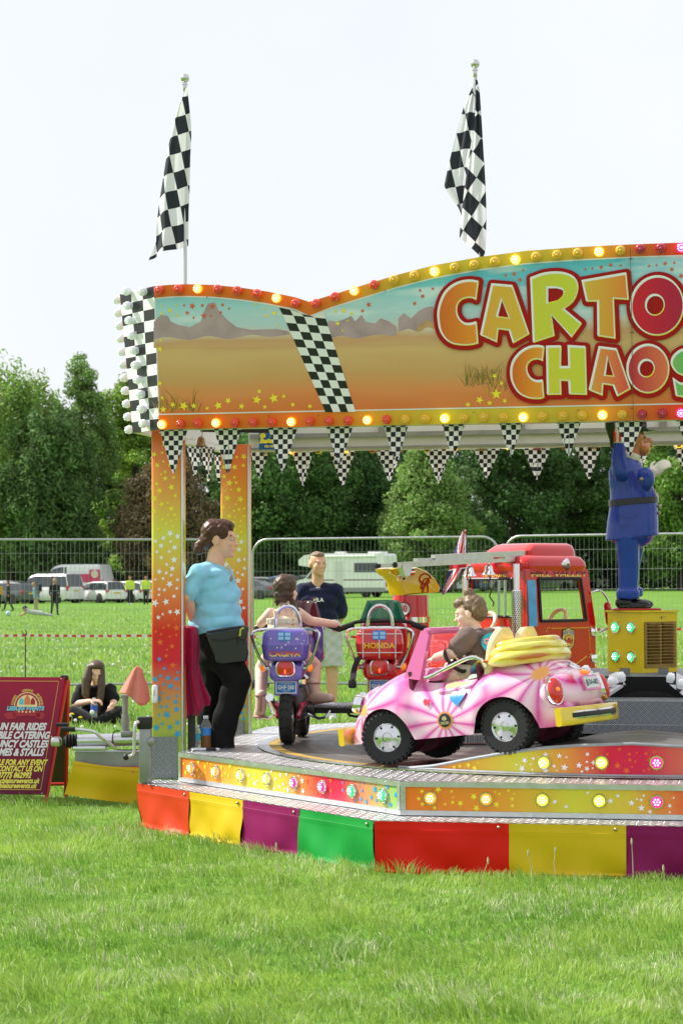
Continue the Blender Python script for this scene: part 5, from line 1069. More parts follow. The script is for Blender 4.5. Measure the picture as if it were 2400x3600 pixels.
for sg in (1, -1):
    rings = []
    for x in np.concatenate([np.linspace(-.714, -.55, 14), np.linspace(-.545, .545, 64), np.linspace(.55, .641, 12)]):
        tz, bz, hw_ = top_z(x), bot_z(x), halfw(x); fl_ = 0
        for wx in (-.37, .37): fl_ = max(fl_, math.exp(-((x-wx)/.19)**4))
        if tz < bz+.015: bz = max(.13, tz-.015)
        rg = []
        for k in range(15):
            v = k/14; z = bz+(tz-bz)*v
            prof = (1-v**3.2*.62)*(1-.06*(1-v)**2); w_ = hw_*prof+fl_*.045*math.exp(-((z-.235)/.11)**2)
            rg.append((x, sg*w_, z))
        rg.append((x, sg*hw_*.28, tz+.004)); rings.append(rg)
    # cockpit opening between windscreen and seat back
    for i in range(len(rings)-1):
        for j in range(15):
            xm = (rings[i][0][0]+rings[i+1][0][0])/2
            if -.26 < xm < .13 and j >= 12: continue
            mb.add([rings[i][j], rings[i][j+1], rings[i+1][j+1], rings[i+1][j]], [(0, 1, 2, 3)], 0, True)
    if True:
        for i in range(len(rings)-1):                       # top strip between the halves
            xm = (rings[i][0][0]+rings[i+1][0][0])/2
            if -.26 < xm < .13: continue
            a, c = rings[i][15], rings[i+1][15]; mb.add([a, (a[0], 0, a[2]+.006), (c[0], 0, c[2]+.006), c], [(0, 1, 2, 3)], 0, True)
# rear and front ends
mb.sph((-.605, 0, .285), (.13, .285, .14), 24, 16, 0); mb.sph((.52, 0, .27), (.135, .24, .16), 24, 16, 0)
body = mb.build('body', pinkp, pc, sharp=60)
bm_ = bmesh.new(); bm_.from_mesh(body.data); bmesh.ops.remove_doubles(bm_, verts=bm_.verts, dist=.001); bmesh.ops.recalc_face_normals(bm_, faces=bm_.faces); bm_.to_mesh(body.data); bm_.free()
pk2 = gloss('plain pink paint', srgb(226, 110, 170)); inner_m = pm('dark crimson lining', (.12, .01, .04), .6)
mb = M(); mb.box((-.01, 0, .30), (.44, .52, .02)); mb.box((-.22, 0, .38), (.02, .54, .2)); mb.box((.20, 0, .38), (.02, .54, .2)); mb.build('cockpit_floor', inner_m, pc)
mb = M(); mb.box((0, 0, .16), (1.06, .44, .06)); mb.box((0, 0, .13), (.5, .5, .02)); mb.build('chassis', dark, pc)
for x in (-.37, .37):
    for sg in (-1, 1):
        mb = M(); mb.cyl((x, sg*.08, .19), (x, sg*.262, .19), .15, n=28, cap=True); mb.build('wheel_well', inner_m, pc)
def tyre_mesh(r, w_, lugs, rim_r, n=40, holes=6):
    mb = M(); mb.lathe([(rim_r, -w_/2), (r*.9, -w_/2), (r*.985, -w_*.36), (r*.985, w_*.36), (r*.9, w_/2), (rim_r, w_/2)], n=n, d=(0, 1, 0), mi=0, cap=False)
    for k in range(lugs):
        a = 2*PI*k/lugs; m_ = Matrix.Rotation(-a, 3, 'Y')
        for sg in (-1, 1): mb.box(m_@Vector((r*.985, sg*w_*.24, 0)), (.012, w_*.40, r*2*PI/lugs*.55), m=m_@Matrix.Rotation(sg*.35, 3, 'X'), mi=0)
        for sg in (-1, 1): mb.box(m_@Vector((r*.945, sg*w_*.47, 0)), (r*.07, .012, r*2*PI/lugs*.5), m=m_, mi=0)
    for sg in (-1, 1):
        mb.lathe([(rim_r*1.04, sg*w_*.47), (rim_r, sg*(w_*.5)), (rim_r*.9, sg*w_*.42), (rim_r*.72, sg*w_*.44), (rim_r*.5, sg*w_*.5), (rim_r*.36, sg*w_*.52), (rim_r*.30, sg*w_*.47), (.001, sg*w_*.49)], n=28, d=(0, 1, 0), mi=1, cap=False)
        for k in range(holes):
            a = 2*PI*k/holes; mb.cyl((rim_r*.79*math.cos(a), sg*w_*.43, rim_r*.79*math.sin(a)), (rim_r*.79*math.cos(a), sg*w_*.452, rim_r*.79*math.sin(a)), rim_r*.085, n=10, mi=2)
    return mb.mesh('wheel', [rubber, pm('hub chrome', (.66, .66, .67), .2, 1, noise=(40, .08)), dark])
wme = tyre_mesh(WR, .115, 30, .077)
for x, st_ in ((-.37, 0), (.37, .30)):
    for sg in (-1, 1): obj('wheel', wme, pc, (x, sg*.262, .142), (0, 0, st_))
yel_g = gloss('yellow bumper', srgb(232, 200, 40))
def bumper(x, sg_x):
    mb = M(); P = []
    for k in range(13):
        a = -1+2*k/12; P.append((x-sg_x*.05*abs(a)**2.5, a*.335))
    rings = [[(px_+sg_x*q[0], py_, .165+q[1]) for q in rrect(.035, .095, .012)] for px_, py_ in P]; mb.loft(rings, 0, True); o = mb.build('bumper', yel_g, pc)
    mb = M(); rings = [[(px_+sg_x*(.019+q[0]), py_*.9, .168+q[1]) for q in rrect(.01, .042, .004)] for px_, py_ in P]; mb.loft(rings, 0, True)
    rings = [[(px_+sg_x*(.023+q[0]), py_*.88, .168+q[1]) for q in rrect(.008, .026, .003)] for px_, py_ in P]; mb.loft(rings, 1, True); mb.build('bumper_strip', [chrome, black], o)
bumper(-.745, -1); bumper(.685, 1)
# windscreen surround, seat, folded hood, rails
def bar(mb, P, r_, **k): mb.tube(spline(P, 6), r_, **k)
mb = M()
for sg in (-1, 1):
    A = [(.30, sg*.275, .475), (.14, sg*.275, .47)]; B_ = [(.175, sg*.25, .755), (.13, sg*.25, .755)]
    mb.prism([(.24, .45), (.14, .43), (.075, .665), (.09, .70), (.125, .69)], lambda a, c, sg=sg: Vector((a, sg*(.272-(c-.44)*.14), c)), (0, -sg*.035, 0))
mb.rbox((.085, 0, .688), (.055, .47, .035), .012); mb.build('windscreen_frame', pk2, pc)
mb = M(); mb.add([(.18, -.24, .46), (.18, .24, .46), (.09, .22, .68), (.09, -.22, .68)], [(0, 1, 2, 3)]); mb.build('windscreen', pm('clear acrylic', (.95, .95, .95), .03, trans=1, ior=1.1, alpha=.25), pc)
mb = M(); mb.rbox((.085, 0, .45), (.10, .44, .08), .03); mb.build('dashboard', pk2, pc)
for yy in (.13, -.13):
    mb = M(); mb.tube([Vector((-.01, yy, .515))+Matrix.Rotation(R(-55), 3, 'Y')@Vector((.075*math.cos(a), .075*math.sin(a), 0)) for a in np.linspace(0, 2*PI, 25)], .011, 8); mb.tube([(-.01, yy, .515), (.07, yy, .46)], .013, 8)
    for a in (0, 2.1, 4.2): mb.tube([(-.01, yy, .515), Vector((-.01, yy, .515))+Matrix.Rotation(R(-55), 3, 'Y')@Vector((.075*math.cos(a), .075*math.sin(a), 0))], .007, 6)
    mb.build('steering_wheel', black, pc)
cream = gloss('cream seat', srgb(238, 216, 160))
for yy in (.135, -.135):
    mb = M(); rings = []
    for k in range(9):
        v = k/8; z = .36+.30*v; w_ = .128*max(.12, 1-max(0, (v-.5)/.5)**2.6)**.5; rings.append([(-.25-.07*v+q[0], yy+q[1], z) for q in rrect(.055, 2*w_, .025)])
    mb.loft(rings, 0, True); mb.build('seat_back', cream, pc)
mb = M(); mb.rbox((-.10, 0, .36), (.24, .5, .08), .03); mb.build('seat', cream, pc)
hood_m = pm('yellow folded hood', srgb(232, 206, 48), .2, coat=.7); n, l, b = nodes(hood_m)
t = n.new('ShaderNodeTexCoord'); sp2 = n.new('ShaderNodeSeparateXYZ'); l.new(t.outputs['Object'], sp2.inputs[0]); nzz = n.new('ShaderNodeTexNoise'); nzz.inputs['Scale'].default_value = 7; mp = n.new('ShaderNodeMapping'); mp.inputs['Scale'].default_value = (.6, .3, 4); l.new(t.outputs['Object'], mp.inputs[0]); l.new(mp.outputs[0], nzz.inputs[0])
cr_ = ramp(n, [(.33, srgb(204, 110, 50)), (.42, srgb(236, 212, 60)), (.62, srgb(246, 238, 140))]); l.new(nzz.outputs[0], cr_.inputs[0]); l.new(cr_.outputs[0], b.inputs['Base Color'])
for i, (z, w_, r_, x0) in enumerate(((.488, .270, .040, -.45), (.532, .250, .032, -.445), (.566, .225, .022, -.43))):
    P = spline([(-.30, w_, z-.012), (-.35, w_*1.02, z+.0), (-.44, w_*.93, z+.006), (x0-.07, w_*.55, z+.008), (x0-.095, 0, z+.01), (x0-.07, -w_*.55, z+.008), (-.44, -w_*.93, z+.006), (-.35, -w_*1.02, z), (-.30, -w_, z-.012)], 5)
    mb = M(); mb.tube(P, [r_*(.45+.55*min(1, min(k, len(P)-1-k)/6)) for k in range(len(P))], 10); mb.build('hood_fold', hood_m, pc)
mb = M(); rr_ = [(-.28, .24), (-.45, .2), (-.52, .0), (-.45, -.2), (-.28, -.24)]; mb.rbox((-.40, 0, .485), (.26, .40, .11), .08); mb.build('hood_core', hood_m, pc)
for sg in (-1, 1):
    mb = M(); bar(mb, [(.10, sg*.285, .44), (.06, sg*.287, .445), (-.08, sg*.29, .49), (-.19, sg*.29, .52), (-.25, sg*.288, .505), (-.275, sg*.285, .46)], .011, n=8); mb.build('grab_rail', chrome, pc)
# lamps, plate, hearts, badges
def on_body(x, z, off=.0):                                 # point and outward direction on the left flank
    v = min(1, max(0, (z-bot_z(x))/(top_z(x)-bot_z(x)))); fl_ = max(math.exp(-((x-w_)/.19)**4) for w_ in (-.37, .37))
    y = halfw(x)*(1-v**3.2*.62)*(1-.06*(1-v)**2)+fl_*.045*math.exp(-((z-.235)/.11)**2); return Vector((x, y+off, z))
taillens = pm('red tail lens', (.45, .01, .01), .1, coat=.8, emis=(.6, .02, .01, .15)); amber = pm('amber lens', (.85, .22, .01), .12, coat=.7, emis=(1, .25, .02, .35))
for sg in (-1, 1):
    d = Vector((-.80, sg*.55, .22)).normalized(); c = Vector((-.655, sg*.268, .30)); x_, y_, z_ = frame(d)
    mb = M(); rings = []
    for k, (s_, h_) in enumerate(((1.0, -.02), (1.02, .0), (.97, .012), (.90, .012))): rings.append([c+x_*1*.046*s_*math.cos(a)+y_*.078*s_*math.sin(a)+z_*h_ for a in [2*PI*j/24 for j in range(24)]])
    mb.loft(rings, 0, True, False); rings = []
    for s_, h_ in ((.90, .010), (.85, .022), (.6, .036), (.3, .042), (.02, .044)): rings.append([c+x_*1*.046*s_*math.cos(a)+y_*.078*s_*math.sin(a)+z_*h_ for a in [2*PI*j/24 for j in range(24)]])
    mb.loft(rings, 1, True, False); mb.sph(c+z_*.036, (.014, .014, .014), 10, 6, 2); mb.build('tail_lamp', [chrome, taillens, amber], pc)
    mb = M(); d = Vector((.85, sg*.35, .3)).normalized(); c = Vector((.60, sg*.20, .34)); mb.lathe([(.052, -.03), (.055, .0), (.05, .012), (.03, .022), (.001, .026)], c, d, 20); mb.build('head_lamp', chrome, pc)
mb = M(); P = plane((-.725, 0, .325), (0, -1, 0), Vector((.30, 0, .95)).normalized()); nn = Vector((-.95, 0, .30)).normalized()
mb.prism([(-.085, -.04), (.085, -.04), (.085, .04), (-.085, .04)], P, nn*.012, 0); mb.prism([(-.075, -.031), (.075, -.031), (.075, .031), (-.075, .031)], lambda x, y: P(x, y)+nn*.012, nn*.002, 1); text(mb, 'DA-682', lambda x, y: P(x+.018, y)+nn*.0155, .038, 2, sx=.85, bold=.001)
mb.fill([[(-.066, -.02), (-.046, -.02), (-.042, .0), (-.046, .02), (-.058, .012), (-.066, .0)]], lambda x, y: P(x, y)+nn*.0155, 3); text(mb, 'OREGON' if False else '', lambda x, y: P(x, y), .01, 2) if False else None
mb.build('number_plate', [pk2, pm('plate white', (.72, .74, .74), .4), pm('plate green', (.02, .12, .08), .4), pm('plate green', (.02, .12, .08), .4)], pc)
mb = M(); mb.rbox((-.705, 0, .385), (.035, .07, .022), .012, m=Matrix.Rotation(R(-20), 3, 'Y')); mb.build('plate_lamp', amber, pc)
mb = M(); c = Vector((-.65, 0, .415)); x_, y_, z_ = frame(Vector((-.55, 0, .83))); mb.tube([c+x_*.035*math.cos(a)+y_*.035*math.sin(a)+z_*.004 for a in np.linspace(0, 2*PI, 25)], .005, 6)
for p0, p1 in (((-.02, .024), (-.008, -.024)), ((-.008, -.024), (0, .004)), ((0, .004), (.008, -.024)), ((.008, -.024), (.02, .024)), ((-.012, .03), (0, .006)), ((0, .006), (.012, .03))): mb.tube([c+x_*p0[0]+y_*p0[1]+z_*.004, c+x_*p1[0]+y_*p1[1]+z_*.004], .0035, 5)
mb.build('round_emblem', chrome, pc)
def heart(cx, cz, s, rot=0):
    O = []
    for k in range(28):
        a = 2*PI*k/28; x = 16*math.sin(a)**3/16; y = (13*math.cos(a)-5*math.cos(2*a)-2*math.cos(3*a)-math.cos(4*a))/16; O.append((cx+s*(x*math.cos(rot)-y*math.sin(rot)), cz+s*(x*math.sin(rot)+y*math.cos(rot))))
    return O
for cx_, cz_, s_, ro, c_ in ((-.10, .32, .05, -.15, srgb(40, 140, 200)), (.09, .31, .022, .2, srgb(210, 40, 70)), ):
    mb = M(); mb.loft([[on_body(x, z, .013) for x, z in heart(cx_, cz_, s_*q, ro)] for q in (1, .8, .6, .4, .2, .02)], 0, True, False); mb.build('heart_print', gloss('heart '+str(cx_), c_), pc)
P = plane((-.70, .135, .36), Vector((-.35, .9, 0)).normalized()*-1, Vector((.35, .1, .93)).normalized()); mb = M(); mb.fill([heart(0, 0, .04, .3)], lambda x, y: P(x, y)+Vector((-.012, .012, .004))); mb.build('heart_print', gloss('heart rear', srgb(206, 50, 70)), pc)
mb = M(); mb.fill([circle((-.02, .205), .047, 24)], lambda x, z: on_body(x, z, .003)); mb.build('badge_ring', gloss('badge ring', srgb(240, 150, 90)), pc)
mb = M(); mb.fill([circle((-.02, .205), .037, 24)], lambda x, z: on_body(x, z, .0055), 0); mb.fill([[(-.035, .21), (-.025, .228), (-.01, .225), (-.002, .212), (-.012, .204), (-.028, .204)]], lambda x, z: on_body(x, z, .0075), 1); text(mb, 'RIDES', lambda x, y: on_body(-.02-x, .19+y, .0075), .02, 1, bold=.0008); mb.build('round_badge', [pm('badge dark', (.02, .035, .03), .3), pm('badge gold', (.45, .40, .22), .4)], pc)
mb = M(); mb.fill([[(-.20, .415), (-.12, .405), (-.12, .43), (-.20, .44)]], lambda x, z: on_body(x, min(z, top_z(x)-.006), .0045)); mb.build('sticker', pm('grey green sticker', srgb(170, 185, 170), .4), pc)
mb = M(); bar(mb, [(-.23, .31, .53), (-.16, .30, .535), (-.06, .22, .50), (.0, .12, .47)], .016, n=6, flat=.3) if False else mb.tube(spline([(-.28, .285, .49), (-.22, .25, .49), (-.15, .19, .46), (-.1, .10, .42)], 6), .02, 6, flat=.25)
rb_m = grad_mat('rainbow belt', 'X', -.28, -.1, [(0, (.7, .05, .02)), (.25, (.8, .4, .02)), (.5, (.1, .5, .08)), (.75, (.04, .2, .6)), (1, (.4, .05, .4))], .6, 0); mb.build('seat_belt', rb_m, pc)
# stand it on the track: front left wheel on the flat, rear on the hill
yaw_c = R(147); hd = Vector((math.cos(yaw_c), math.sin(yaw_c), 0)); lf = Vector((-hd.y, hd.x, 0))
fw = at(1351, 2594, 11.56); pit = R(6.5)
m_ = Matrix.Rotation(yaw_c, 4, 'Z')@Matrix.Rotation(pit, 4, 'Y')
pc.rotation_euler = m_.to_euler(); pc.location = fw-(m_.to_3x3()@Vector((.37, .262+.055, .142)))
PCM = Matrix.Translation(pc.location)@m_
# ---- ride motorbikes: x forward, y left, z up from the track
hoop_m = pm('bright bent tube', (.68, .68, .7), .15, 1); blue_print = pm('blue lamp print', srgb(60, 120, 205), .2, coat=.6)
def bike(label, loc, yaw, pal, word, wcol, screen, plaid):
    t_ = thing('ride_motorbike', label, 'motorbike', loc, yaw, 'motorbikes of the ride'); bodym, darkm = pal
    wm = M()
    for x0, nm in ((0, 'wheel'), (.68, 'wheel')):
        mb = M(); r_ = .165; mb.lathe([(.10, -.036), (.13, -.041), (.155, -.037), (.163, -.018), (.165, 0), (.163, .018), (.155, .037), (.13, .041), (.10, .036)], n=36, d=(0, 1, 0), mi=0, cap=False)
        for k in range(18):
            a = 2*PI*k/18; m_ = Matrix.Rotation(-a, 3, 'Y')
            for sg in (-1, 1): mb.box(m_@Vector((.1645, sg*.015, 0)), (.004, .026, .006), m=m_@Matrix.Rotation(sg*.7, 3, 'X'), mi=2)
        for sg in (-1, 1): mb.lathe([(.105, sg*.028), (.095, sg*.02), (.03, sg*.018), (.028, sg*.035), (.001, sg*.035)], n=20, d=(0, 1, 0), mi=1, cap=False)
        mb.build('wheel', [rubber, alu, dark], t_, (x0, 0, r_))
    for sg in (-1, 1):
        mb = M(); mb.tube([(0, sg*.062, .165), (.10, sg*.07, .22), (.30, sg*.07, .24)], [.014, .02, .025], 8); mb.build('swing_arm', gloss('crimson frame', srgb(150, 20, 60)), t_)
        mb = M(); mb.tube([(.68, sg*.05, .165), (.56, sg*.05, .62)], .014, 8); mb.build('fork_leg', gloss('crimson frame', srgb(150, 20, 60)), t_)
    mb = M(); mb.rbox((.34, 0, .24), (.30, .17, .22), .04); mb.cyl((.34, -.13, .2), (.34, .13, .2), .05, n=16); mb.build('engine', pm('engine grey', (.12, .12, .125), .4, .7, noise=(30, .3)), t_)
    mb = M(); mb.tube([(.4, .10, .16), (.15, .105, .2), (-.06, .105, .29)], [.018, .024, .026], 10); mb.build('exhaust', chrome, t_)
    # tail section
    mb = M(); rings = []
    for x, w_, z0, z1 in ((-.10, .15, .395, .45), (-.09, .20, .39, .49), (-.04, .225, .40, .515), (.06, .22, .42, .52), (.2, .19, .42, .50), (.36, .19, .38, .50), (.5, .20, .38, .56)): rings.append([(x, q[0], (z0+z1)/2+q[1]) for q in rrect(w_, z1-z0, .04, 4)])
    mb.loft(rings, 0, True); mb.rbox((-.055, 0, .35), (.03, .15, .10), .01); mb.build('tail_fairing', bodym, t_)
    mb = M(); mb.rbox((.26, 0, .525), (.34, .18, .06), .03); mb.build('seat', pm('black seat vinyl', (.015, .015, .016), .5), t_)
    mb = M(); rings = [[(-.101-.012*s_, q[0]*k_, .468+q[1]*k_) for q in rrect(.11, .09, .03, 5)] for s_, k_ in ((0, 1.06), (.6, 1.06), (.75, .95), (1.5, .9), (2.0, .6), (2.1, .1))]
    mb.loft(rings[:3], 0, True, False); mb.loft(rings[2:], 1, True); mb.build('tail_lamp', [chrome, taillens], t_)
    mb = M(); mb.sph((-.127, .0, .450), (.003, .006, .014), 8, 6); mb.build('lamp_glow', pm('red glow', (1, .05, .02), .3, emis=(1, .08, .02, 2)), t_)
    for sg in (-1, 1):
        mb = M(); mb.cyl((-.05, sg*.105, .47), (-.05, sg*.135, .47), .016, n=10, mi=0); mb.lathe([(.024, -.012), (.025, .0), (.02, .014), (.001, .02)], (-.05, sg*.145, .47), (0, sg, 0), 14, 1); mb.build('indicator', [alu, amber], t_)
    # plate
    P = plane((-.0725, 0, .352), (0, -1, 0), (0, 0, 1)); mb = M(); nn = Vector((-1, 0, 0))
    mb.prism([(-.064, -.037), (.064, -.037), (.064, .037), (-.064, .037)], P, nn*.006, 0); mb.prism([(-.058, -.031), (.058, -.031), (.058, .031), (-.058, .031)], lambda x, y: P(x, y)+nn*.006, nn*.002, 1); Q = lambda x, y: P(x, y)+nn*.0095
    text(mb, 'GHF·280', lambda x, y: Q(x, y-.001), .034, 0, sx=.82, bold=.0008); text(mb, '19 MICHIGAN 79', lambda x, y: Q(x, y+.022), .0115, 0, sx=1.0); text(mb, 'GREAT LAKE', lambda x, y: Q(x, y-.0185), .009, 0); text(mb, 'STATE', lambda x, y: Q(x, y-.0265), .008, 0)
    mb.build('number_plate', [pm('plate white', (.72, .74, .74), .4), pm('plate blue', srgb(30, 110, 185), .35)], t_)
    # top box
    mb = M(); rings = []
    for z, k_, dx in ((.515, .78, 0), (.522, .88, 0), (.54, .94, 0), (.60, 1.0, 0), (.612, 1.015, 0), (.616, 1.015, 0), (.62, .995, 0), (.665, .97, 0), (.69, .91, 0), (.703, .82, 0), (.708, .68, 0)): rings.append([(-.065+q[0]*k_, q[1]*k_, z) for q in rrect(.17, .295, .05, 5)])
    mb.loft(rings, 0, True); box = mb.build('top_box', bodym, t_)
    surf = lambda y, z, o_=.0025: Vector((-.065-.085*interp(z, [.515, .522, .54, .60, .614, .62, .665, .69, .703, .708], [.78, .88, .94, 1, 1.016, .995, .97, .91, .82, .68])-o_+max(0, abs(y)-.098)**2*9.5, -y, z))
    mb = M(); text(mb, word[0], lambda x, y: surf(x, word[1]+y), word[2], 0, sx=word[3], bold=word[4]); mb.build('lettering', wcol, box)
    mb = M(); mb.prism(rrect(.085, .058, .012), lambda x, y: surf(x, .668+y, .002), (-.003, 0, 0), 0)
    for a, c in ((-.021, .011), (.021, .011), (-.021, -.013), (.021, -.013)): mb.fill([[(a-.016, c-.009), (a+.016, c-.009), (a+.016, c+.009), (a-.016, c+.009)]], lambda x, y: surf(x, .668+y, .006), 1)
    mb.build('lamp_print', [blue_print, pm('pale blue print', srgb(150, 200, 240), .3)], box)
    mb = M()
    if plaid:
        for y in (-.1, .0, .1): mb.tube([surf(y, z, .001) for z in np.linspace(.525, .70, 14)], .003, 5)
        for z in (.56, .675): mb.tube([surf(y, z, .001) for y in np.linspace(-.14, .14, 15)], .003, 5)
        mb.build('white_stripes', pm('white print', (.8, .8, .82), .3), box)
    else:
        r_ = random.Random(2)
        for k in range(14):
            y, z, q = r_.uniform(-.12, .12), r_.uniform(.54, .69), r_.uniform(.003, .006)
            if abs(z-.56) < .02 or (abs(y) < .05 and z > .64): continue
            mb.fill([star((y, z), q*(3 if k < 4 else 1), r_.uniform(0, 3), 6 if k < 4 else 5, .16 if k < 4 else .7)], lambda a, c: surf(a, c, .003))
        mb.build('sparkle_print', pm('pale sparkle print', (.72, .75, .9), .3), box, kind='stuff')
    # chrome carrier and hoop
    mb = M(); mb.tube(spline([(-.06, .125, .465), (-.08, .17, .55), (-.09, .205, .655), (-.08, .20, .69), (-.03, .16, .705), (.02, .06, .71), (.02, -.06, .71), (-.03, -.16, .705), (-.08, -.20, .69), (-.09, -.205, .655), (-.08, -.17, .55), (-.06, -.125, .465)], 5), .009, 8); mb.build('carrier_rail', hoop_m, t_)
    mb = M(); mb.tube(spline([(.02, .078, .71), (.015, .07, .78), (.01, .045, .83), (.01, 0, .848), (.01, -.045, .83), (.015, -.07, .78), (.02, -.078, .71)], 6), .011, 8); mb.build('back_hoop', hoop_m, t_)
    # front: tank, fairing, screen, bars
    mb = M(); rings = [[(x, q[0], zc+q[1]) for q in rrect(w_, h_, min(w_, h_)*.4, 4)] for x, w_, h_, zc in ((.40, .12, .10, .54), (.46, .18, .14, .57), (.55, .20, .16, .60), (.62, .16, .13, .62))]; mb.loft(rings, 0, True); mb.build('fuel_tank', bodym, t_)
    mb = M(); rings = []
    for x, w_, z0, z1 in ((.62, .30, .50, .74), (.68, .31, .46, .76), (.76, .27, .44, .72), (.83, .17, .46, .64)): rings.append([(x, q[0], (z0+z1)/2+q[1]) for q in rrect(w_, z1-z0, .07, 5)])
    mb.loft(rings, 0, True); mb.build('front_fairing', bodym, t_)
    mb = M(); mb.prism([(-.06, .60), (.06, .60), (.05, .72), (-.05, .72)], lambda a, c: Vector((.615, a*1.8, c)), (-.012, 0, 0)); 
    for sg in (-1, 1): mb.cyl((.60, sg*.05, .67), (.585, sg*.05, .675), .035, n=18, mi=1)
    mb.build('dashboard', [darkm, pm('dial white', (.6, .6, .5), .4)], t_)
    mb = M(); mb.grid(lambda u, v: (.66+.07*v-.10*(2*u-1)**2, (u-.5)*(.30-.09*v), .745+.13*v), 12, 8); o = mb.build('windscreen', screen, t_)
    md = o.modifiers.new('thick', 'SOLIDIFY'); md.thickness = .004
    mb = M(); mb.tube(spline([(.50, .26, .70), (.55, .17, .735), (.60, .05, .74), (.60, -.05, .74), (.55, -.17, .735), (.50, -.26, .70)], 6), .012, 8); mb.build('handlebar', black, t_)
    for sg in (-1, 1):
        mb = M(); mb.cyl((.49, sg*.275, .693), (.525, sg*.19, .722), .019, n=12); mb.build('grip', rubber, t_)
        mb = M(); mb.tube([(.27, sg*.09, .17), (.27, sg*.16, .14), (.25, sg*.205, .15), (.27, sg*.23, .19)], .009, 8); mb.build('foot_rest', hoop_m, t_)
    return t_
zt_ = ZT+.008
plum = gloss('violet bike paint', srgb(112, 92, 190)); redb = gloss('red bike paint', (.60, .008, .012)); maroon = pm('maroon panel', (.10, .01, .015), .3)
g_t = grad_mat('flame letters', 'Z', .545, .575, [(0, srgb(250, 225, 120)), (.5, srgb(240, 120, 40)), (1, srgb(190, 15, 10))], .3, .3); gold_t = pm('gold letters', srgb(238, 190, 30), .3, coat=.3)
pb_ = gnd(1012, 2616, zt_); pbk = bike('violet ride motorbike with starry top box carrying the small girl', pb_, R(84), (plum, maroon), ('CAGIVA', .557, .042, 1.25, .0016), g_t, pm('smoked maroon screen', (.05, .006, .012), .1, coat=.6, alpha=.92), False)
rb_ = at(1337, 2600, 13.35); rb_.z = zt_; rbk = bike('red ride motorbike with white striped top box and green screen', rb_, R(87), (redb, maroon), ('HONDA', .602, .046, 1.1, .0013), gold_t, pm('green screen', (.005, .14, .07), .2, coat=.5), True)
# foot plate and beam between the two bikes
a = (pb_+rb_)/2; fp = thing('foot_plate', 'steel tread foot plate on a black beam between the two motorbikes', 'foot plate', (a.x+.01, a.y+.33, zt_), R(-4))
mb = M(); mb.rbox((0, 0, .215), (.43, .34, .018), .02); mb.build('plate', tread_grey, fp)
mb = M(); mb.box((.02, -.02, .185), (.47, .10, .035)); mb.box((.75, .2, .17), (1.2, .05, .05), rz=.25); mb.build('beam', black, fp)
# dangling seat strap of the red bike
st_ = M(); p0 = at(1262, 2310, 13.2); p1 = at(1240, 2390, 13.15); st_.tube(spline([p0, p0.lerp(p1, .5)+Vector((-.01, 0, 0)), p1], 5), .028, 6, flat=.25); st_.rbox(at(1238, 2405, 13.15), (.05, .02, .05), .01, mi=1)
st_.build('seat_strap', [pm('dark purple webbing', (.02, .006, .02), .8), black], label='dark webbing strap with black buckle hanging beside the red motorbike', cat='strap')

# ================================================================ FIRE ENGINE
fe_red = gloss('fire engine red', (.60, .006, .008)); fy = R(38); FE = at(1852, 2300, 15.0)+Vector((-math.sin(fy), math.cos(fy), 0))*.33; FE.z = ZT+.008
fe = thing('ride_fire_engine', 'open red ride fire engine with steel ladder and perforated chrome exhaust', 'fire engine', FE, fy)
fx, fl2_ = Vector((math.cos(fy), math.sin(fy), 0)), Vector((-math.sin(fy), math.cos(fy), 0))
def feat(px, py, y=None, x=None):
    """engine coordinates of a pixel on its plane y (side) or x (rear)"""
    o_ = Vector((0, 0, CAMH))-FE; q = ray(px, py); O = Vector((o_.dot(fx), o_.dot(fl2_), o_.z)); D = Vector((q.dot(fx), q.dot(fl2_), q.z))
    k = (y-O.y)/D.y if y is not None else (x-O.x)/D.x; return O+D*k
HW = .33; SY = -HW                                         # right side faces the camera
S = lambda px, py: feat(px, py, y=SY)
x1 = S(2092, 2260).x; x0 = 0.0
z = lambda py: S(1960, py).z
zr, zw1, zw0, zbot = z(2000), z(2034), z(2182), z(2375)
def wall(name, outer_, hole, T, dv, m_): q = M(); q.prism(outer_, T, dv, 0, None, [hole] if hole else ()); return q.build(name, m_, fe)
Ts = lambda sy: (lambda a, c: Vector((a, sy, c)))
wa, wb_ = S(1893, 2100).x, S(2062, 2180).x
side_o = [(0, zbot), (x1*.9, zbot), (x1, zbot+.1), (x1, zw0-.02), (x1-.075, zr), (0, zr)]; side_h = [(wa+.015, zw0), (wb_-.01, zw0), (wb_-.065, zw1), (wa-.005, zw1)]
wall('side_wall', side_o, side_h, Ts(SY), (0, .03, 0), fe_red); wall('side_wall', [(0, zbot), (x1*.9, zbot), (x1, zbot+.1), (x1, zw0-.02), (0, zw0-.02)], None, Ts(HW), (0, -.03, 0), fe_red); mb = M(); mb.tube([(x1-.01, HW-.015, zw0-.03), (x1-.09, HW-.015, zr)], .014, 8); mb.build('front_post', fe_red, fe); mb = M(); mb.tube([(.015, HW-.02, zw0-.03), (.015, HW-.02, zr)], .014, 8); mb.build('rear_post', fe_red, fe)
mb = M()
for i in range(4):
    a, c = side_h[i], side_h[(i+1) % 4]; mb.tube([(a[0], SY-.004, a[1]), (c[0], SY-.004, c[1])], .012, 6)
mb.build('window_seal', black, fe)
Tx = lambda x_: (lambda a, c: Vector((x_, a, c)))
wall('rear_wall', [(-HW+.01, zbot), (HW-.01, zbot), (HW-.01, zr), (-HW+.01, zr)], [(-HW+.14, zw0+.03), (HW-.06, zw0+.03), (HW-.06, zw1), (-HW+.14, zw1)], Tx(0), (.03, 0, 0), fe_red)
mb = M(); P_ = [(-HW+.14, zw0+.03), (HW-.06, zw0+.03), (HW-.06, zw1), (-HW+.14, zw1)]
